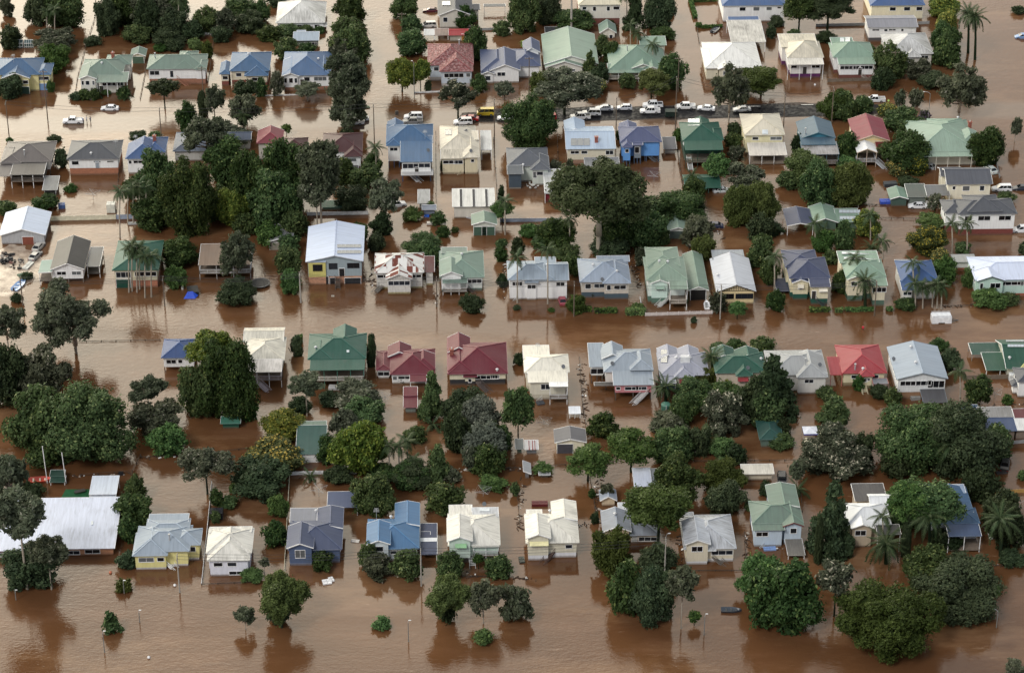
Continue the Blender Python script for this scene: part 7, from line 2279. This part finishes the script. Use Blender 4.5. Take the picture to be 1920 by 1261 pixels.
slab(1012, 946, 'deep red floating sofa behind the cream house with dark stairs', 3.2, 1.3, .6, (88, 26, 32), 0, 'floating_sofa', 'sofa')
slab(978, 1050, 'dark green upturned canoe tub by the cream house', 1.0, 1.9, .3, (50, 58, 54), 5, 'plastic_tub', 'tub')
slab(1013, 756, 'black and grey round tub below the sunroom', 1.6, 1.3, .3, (70, 74, 80), 15, 'plastic_tub', 'tub')
slab(1443, 1029, 'blue and white inflatable dinghy at the foot of the sage house', 2.4, 1.1, .3, (130, 160, 210), 4, 'inflatable_dinghy', 'boat')
slab(634, 728, 'white stacked boards below the dark green veranda house', 4.0, 1.6, .5, (206, 206, 204), -6, 'board_stack', 'boards')
slab(1716, 748, 'jumble of grey chairs below the huge gabled house', 2.0, 1.0, .7, (150, 152, 150), 10, 'garden_seat', 'seat')
slab(1786, 232 + 56, 'pale sheet floating behind the sprawling pale green house', 1.6, 1.0, .1, (150, 160, 150), 0)
slab(1889, 632 + 48, 'yellow patio cover corner by the low dark green building', 2.4, 1.2, 1.4, (214, 206, 120), 0, 'patio_cover', 'cover')
slab(624, 517 + 38, 'floating white-edged square sign before the mural house', .7, .6, .1, (180, 174, 160), 0, 'floating_sign', 'sign')
slab(1878, 886, 'dark submerged tub beside the old pickup', 2.2, 1.0, .15, (60, 56, 54), 5, 'plastic_tub', 'tub')
slab(1898, 712, 'small white shed annex by the edge cottage', 1.6, 1.2, 1.6, (200, 204, 206), 0, 'box_shed', 'shed')
def f(t):
    build(t, 'mat_surface', (22, 84, 48), lambda mb: mb.face([(-3.6, -2.8, .05), (4.2, -2.8, .05), (3.9, 2.4, .05), (-2.6, 2.6, .05)]), .95)
    build(t, 'lounge_chair', (60, 62, 58), lambda mb: (mb.bar((-.6, .8, .5), (1.4, 1.6, .5), 1.0, .1), mb.bar((-.6, .8, .1), (-.6, .8, .5), .1, .1), mb.bar((1.4, 1.6, .1), (1.4, 1.6, .5), .1, .1)))
mk('play_mat', 'mat', 145, 930, 'bright green artificial turf mat beside the white flat awning', f)
for px, yt, yb, lb in ((86, 836, 905, 'tall white goalpost pole on the outer side of the green hut, beside the orange boat'), (121, 848, 905, 'tall white goalpost pole between the green hut and the awning')):
    g = at(px + 3, yb); a = at(px, yt, 0); b = at(px, yt, 1); hh = (a.y - g.y) / (a.y - b.y)
    mk('goalpost', 'goalpost', px + 3, yb, lb, lambda t: (build(t, 'upright', (232, 232, 232), lambda mb: mb.tube([(0, 0, -.5), (-.25, 0, hh)], .09, 8), .4), build(t, 'base_sleeve', (200, 200, 200), lambda mb: mb.tube([(0, 0, -.5), (0, 0, .5)], .14, 8))))
H('tiny dark green shelter between the two white goalposts', 'green goalpost hut', 906, (30, 72, 60), (26, 54, 46), [('sk', 93, 122, 893, 903, {'z': .9, 'posts': 1}), ('sk', 93, 121, 882, 892, {'z': 1.3, 'posts': 1})], cat='hut', name='hut', side=False, wx=0)
def f(t):
    build(t, 'canopy', (222, 226, 236), lambda mb: (mb.face([(-1.5, -1.5, 2.1), (1.5, -1.5, 2.1), (0, 0, 2.7)]), mb.face([(1.5, -1.5, 2.1), (1.5, 1.5, 2.1), (0, 0, 2.7)]), mb.face([(1.5, 1.5, 2.1), (-1.5, 1.5, 2.1), (0, 0, 2.7)]), mb.face([(-1.5, 1.5, 2.1), (-1.5, -1.5, 2.1), (0, 0, 2.7)])))
    build(t, 'valance', (52, 60, 150), lambda mb: [mb.box(*q, 1.8, 2.1) for q in ((-1.5, 1.5, -1.5, -1.46), (-1.5, 1.5, 1.46, 1.5), (-1.5, -1.46, -1.46, 1.46), (1.46, 1.5, -1.46, 1.46))])
    for x in (-1.45, 1.45):
        for y in (-1.45, 1.45): build(t, 'pole', (170, 172, 172), lambda mb: mb.tube([(x, y, -.5), (x, y, 2.1)], .04, 6))
mk('gazebo_tent', 'tent', 1518, 822, 'white peaked pop-up tent with blue valance by the flowering tree', f)
for i, (px, lb) in enumerate(((33, 'larger of two little white-framed greenhouses'), (55, 'smaller of two little white-framed greenhouses'))):
    w = 1.6 if i == 0 else 1.2
    def f(t):
        build(t, 'glazing', glassmat((66, 84, 84)), lambda mb: (mb.box(-w, w, -1, 1, -.4, 1.3), mb.face([(-w, -1, 1.3), (w, -1, 1.3), (w, 0, 1.9), (-w, 0, 1.9)]), mb.face([(w, 1, 1.3), (-w, 1, 1.3), (-w, 0, 1.9), (w, 0, 1.9)])))
        def fr(mb):
            for j in range(5):
                x = -w + 2 * w * j / 4; mb.bar((x, -1.02, 0), (x, -1.02, 1.3), .1, .1); mb.bar((x, -1.02, 1.32), (x, 0, 1.95), .07, .07)
            mb.bar((-w, -1.02, 1.3), (w, -1.02, 1.3), .12, .12); mb.bar((-w, 0, 1.95), (w, 0, 1.95), .1, .1); mb.bar((-w, -1.02, .3), (w, -1.02, .3), .1, .1)
        build(t, 'frame', (206, 210, 208), fr)
    mk('greenhouse', 'greenhouse', px, 87, lb, f)
def f(t):
    for i in range(26):
        a = rw.uniform(0, 6.28); r = rw.uniform(0, 2.4); x, y = r * math.cos(a) * .7, r * math.sin(a) * 1.6; s = rw.uniform(.2, .7)
        o = build(t, 'scrap_piece', rw.choice(((40, 34, 32), (70, 56, 50), (92, 50, 44), (54, 56, 60), (150, 146, 140), (30, 30, 34))), lambda mb: mb.box(-s, s, -s * .6, s * .6, -.1, rw.uniform(.2, .9)))
        o.location = (x, y, .1); o.rotation_euler = (rw.uniform(-.3, .3), rw.uniform(-.3, .3), a)
mk('scrap_heap', 'scrap', 13, 486, 'heap of dark scrap parts on the mud bank at the left edge', f, .1)
def f(t):
    for i in range(12):
        x, y = rw.uniform(-1.4, 1.4), rw.uniform(-2.2, 2.2); s = rw.uniform(.15, .45)
        o = build(t, 'scrap_piece', rw.choice(((50, 44, 40), (120, 116, 110), (30, 32, 34))), lambda mb: mb.box(-s, s, -s * .7, s * .7, 0, rw.uniform(.2, .6))); o.location = (x, y, .05); o.rotation_euler = (.1, .1, rw.uniform(0, 3))
mk('debris_pile', 'debris', 32, 497, 'small pile of dark odds and ends nearer the boat on the mud', f, .1)
# litter drifting along fences and house edges: countless scraps
def litter():
    mb = MB(); rg = random.Random(3)
    spots = [((846, 882), (975, 879)), ((975, 990), (980, 900)), ((1120, 900), (1118, 975)), ((1085, 985), (1125, 980)), ((1280, 1062), (1275, 1000)), ((1402, 1070), (1398, 1000)), ((1402, 1010), (1470, 1030)),
             ((1772, 575), (1894, 571)), ((135, 893), (250, 888)), ((265, 858), (350, 855)), ((300, 848), (345, 846)), ((818, 545), (820, 570)), ((1612, 838), (1655, 837)), ((1838, 1062), (1895, 1060)),
             ((690, 888), (780, 900)), ((780, 404), (830, 424)), ((1090, 680), (1100, 800)), ((700, 500), (695, 540)), ((675, 520), (700, 530)), ((1250, 770), (1300, 830)), ((1860, 760), (1920, 757)), ((1330, 420), (1360, 450)), ((1640, 384), (1600, 386)), ((1000, 1086), (960, 1083)), ((950, 475), (945, 560)), ((868, 1076), (900, 1082)), ((1180, 470), (1200, 540)), ((480, 300), (440, 420))]
    for (a, b) in spots:
        A, B = at(*a), at(*b)
        for i in range(int((B - A).length * 2.4)):
            p = A.lerp(B, rg.random()) + Vector((rg.gauss(0, .35), rg.gauss(0, .35), 0)); s = abs(rg.gauss(.12, .12)) + .05
            mi = rg.choice((0, 0, 0, 0, 0, 0, 1, 1, 0, 2)); ang = rg.random() * 3; d = Vector((math.cos(ang), math.sin(ang), 0)) * s
            mb.bar(p - d * (2 if mi == 0 else 1) + Vector((0,0,.03)), p + d * (2 if mi == 0 else 1) + Vector((0,0,.05)), s * (.5 if mi == 0 else 1.2), .08 + s * .3, mi)
    o = mb.build('floating_litter', [plain((62, 48, 38), .9), plain((160, 150, 138), .8), plain((230, 230, 228), .6)])
    o['kind'] = 'stuff'; o['label'] = 'drifting twigs, foam scraps and rubbish caught along sunken fence lines'
litter()
for px, py, c, lb in ((924 / 3.31 + 0, 880 + 1167 / 3.31, (230, 230, 230), 'single white float in open water at bottom left'), (1085 / 3.31, 880 + 720 / 3.31, (232, 232, 232), 'white foam scrap at the foot of the leaning grey pole'),
                      (686 / 3.31, 880 + 640 / 3.31, (200, 120, 90), 'orange scrap floating before the wide hall'), (1528, 160, (236, 236, 236), 'white upright marker in the street before the purple-based house'), (1666, 190, (180, 220, 120), 'lime topped bin standing near the flooded pickup')):
    mk('float', 'float', px, py, lb, lambda t: (build(t, 'ball', c, lambda mb: mb.tube([(0, 0, -.1), (0, 0, .1), (0, 0, .3), (0, 0, .4)], [.2, .3, .26, .1], 10), .5, True), build(t, 'cap', tuple(int(v * .8) for v in c), lambda mb: mb.tube([(0, 0, .4), (0, 0, .5)], .08, 8))))
# ------------------------------------------------------------------ say where every plant and wire stands
def relation(p):
    """landmarks by distance: [(relation text, distance)]"""
    out = []
    for h, x0, x1, y0, y1, root in LAND:
        dx = max(x0 - p.x, 0, p.x - x1); dy = max(y0 - p.y, 0, p.y - y1); d = math.hypot(dx, dy)
        if d > 60: continue
        if dy > dx: rel = 'in front of' if p.y < y0 else 'behind'
        elif d == 0: rel = 'against'
        else: rel = 'beside'
        out.append((d + (2 if rel == 'behind' else 0), rel, h))
    out.sort(); return out
def size_word(r, v):
    if max(r, v) > 6.2: return 'very large'
    if max(r, v) > 4.6: return 'large'
    if max(r, v) < 1.4: return 'tiny'
    if max(r, v) < 2.3: return 'small'
    return ''
cand = []
for t, adj, kw, r, v in PLANTS:
    rel = relation(t.location); sw = size_word(r, v) if kw != 'palm' else ''
    if kw == 'palm': sw = 'tall' if v > 9 else ('short' if v < 3 else '')
    base = (sw + ' ' if sw and sw not in adj else '') + adj
    a = rel[0] if rel else (0, 'in', 'open flood water')
    L = ['%s %s the %s' % (base, a[1], a[2])]
    for b in rel[1:5]: L.append('%s %s the %s, near the %s' % (base, a[1], a[2], b[2]))
    cand.append([t, L])
from collections import defaultdict
def words(s): return len(s.split())
used = set(o.get('label') for o in bpy.data.objects)
g0 = defaultdict(list)
for c in cand: g0[c[1][0]].append(c)
final = []
for k, lst in g0.items():
    if len(lst) == 1 and k not in used: lst[0][0]['label'] = k; used.add(k); continue
    final += lst
g1 = defaultdict(list)
for t, L in final:
    for s in L[1:]:
        if words(s) <= 16: g1[s].append(t)
left = []
for t, L in final:
    ok = next((s for s in L[1:] if words(s) <= 16 and len(g1[s]) == 1 and s not in used), None)
    if ok: t['label'] = ok; used.add(ok)
    else: left.append((t, L[0]))
g2 = defaultdict(list)
for t, s in left: g2[s].append(t)
NTH = ['first', 'second', 'third', 'fourth', 'fifth', 'sixth', 'seventh', 'eighth']
for s, ts in g2.items():
    ts.sort(key=lambda o: o.location.x)
    for i, t in enumerate(ts):
        lab = s if len(ts) == 1 else s + ', ' + ('leftmost' if i == 0 else ('rightmost' if i == len(ts) - 1 else NTH[i] + ' from left'))
        while lab in used: lab += ' of its group'
        t['label'] = lab; used.add(lab)
for t, adj, kw, r, v in PLANTS:
    if kw == 'palm': t['group'] = 'palms in the gardens'
    elif kw == 'hedge': t['group'] = 'clipped hedges along the yards'
    elif kw == 'shrub': t['group'] = 'garden shrubs in the flood'
    else: t['group'] = 'trees standing in the flooded town'
for t in LINES:
    rel = relation(t.location)
    lab = 'dark sagging wires running from the pole near the ' + rel[0][2]
    while lab in used: lab += ' onward'
    t['label'] = lab; used.add(lab); t['group'] = 'power lines along the streets'
for t, g, h in POLES:
    if t['category'] == 'power pole': t['group'] = 'power poles along the streets'
CATG = {'house': 'flooded houses', 'shed': 'backyard sheds', 'carport': 'open carports', 'fence': 'yard fences', 'clothesline': 'rotary clotheslines', 'garage': 'garages'}
for t in THINGS:
    if 'group' not in t and t['category'] in CATG: t['group'] = CATG[t['category']]
print('THINGS', len(THINGS), 'OBJECTS', len(bpy.data.objects), 'labels', len(used), 'missing', [t.name for t in THINGS if 'label' not in t][:5])

print('TRIS', sum(len(m.loops) - 2 * len(m.polygons) for m in bpy.data.meshes))
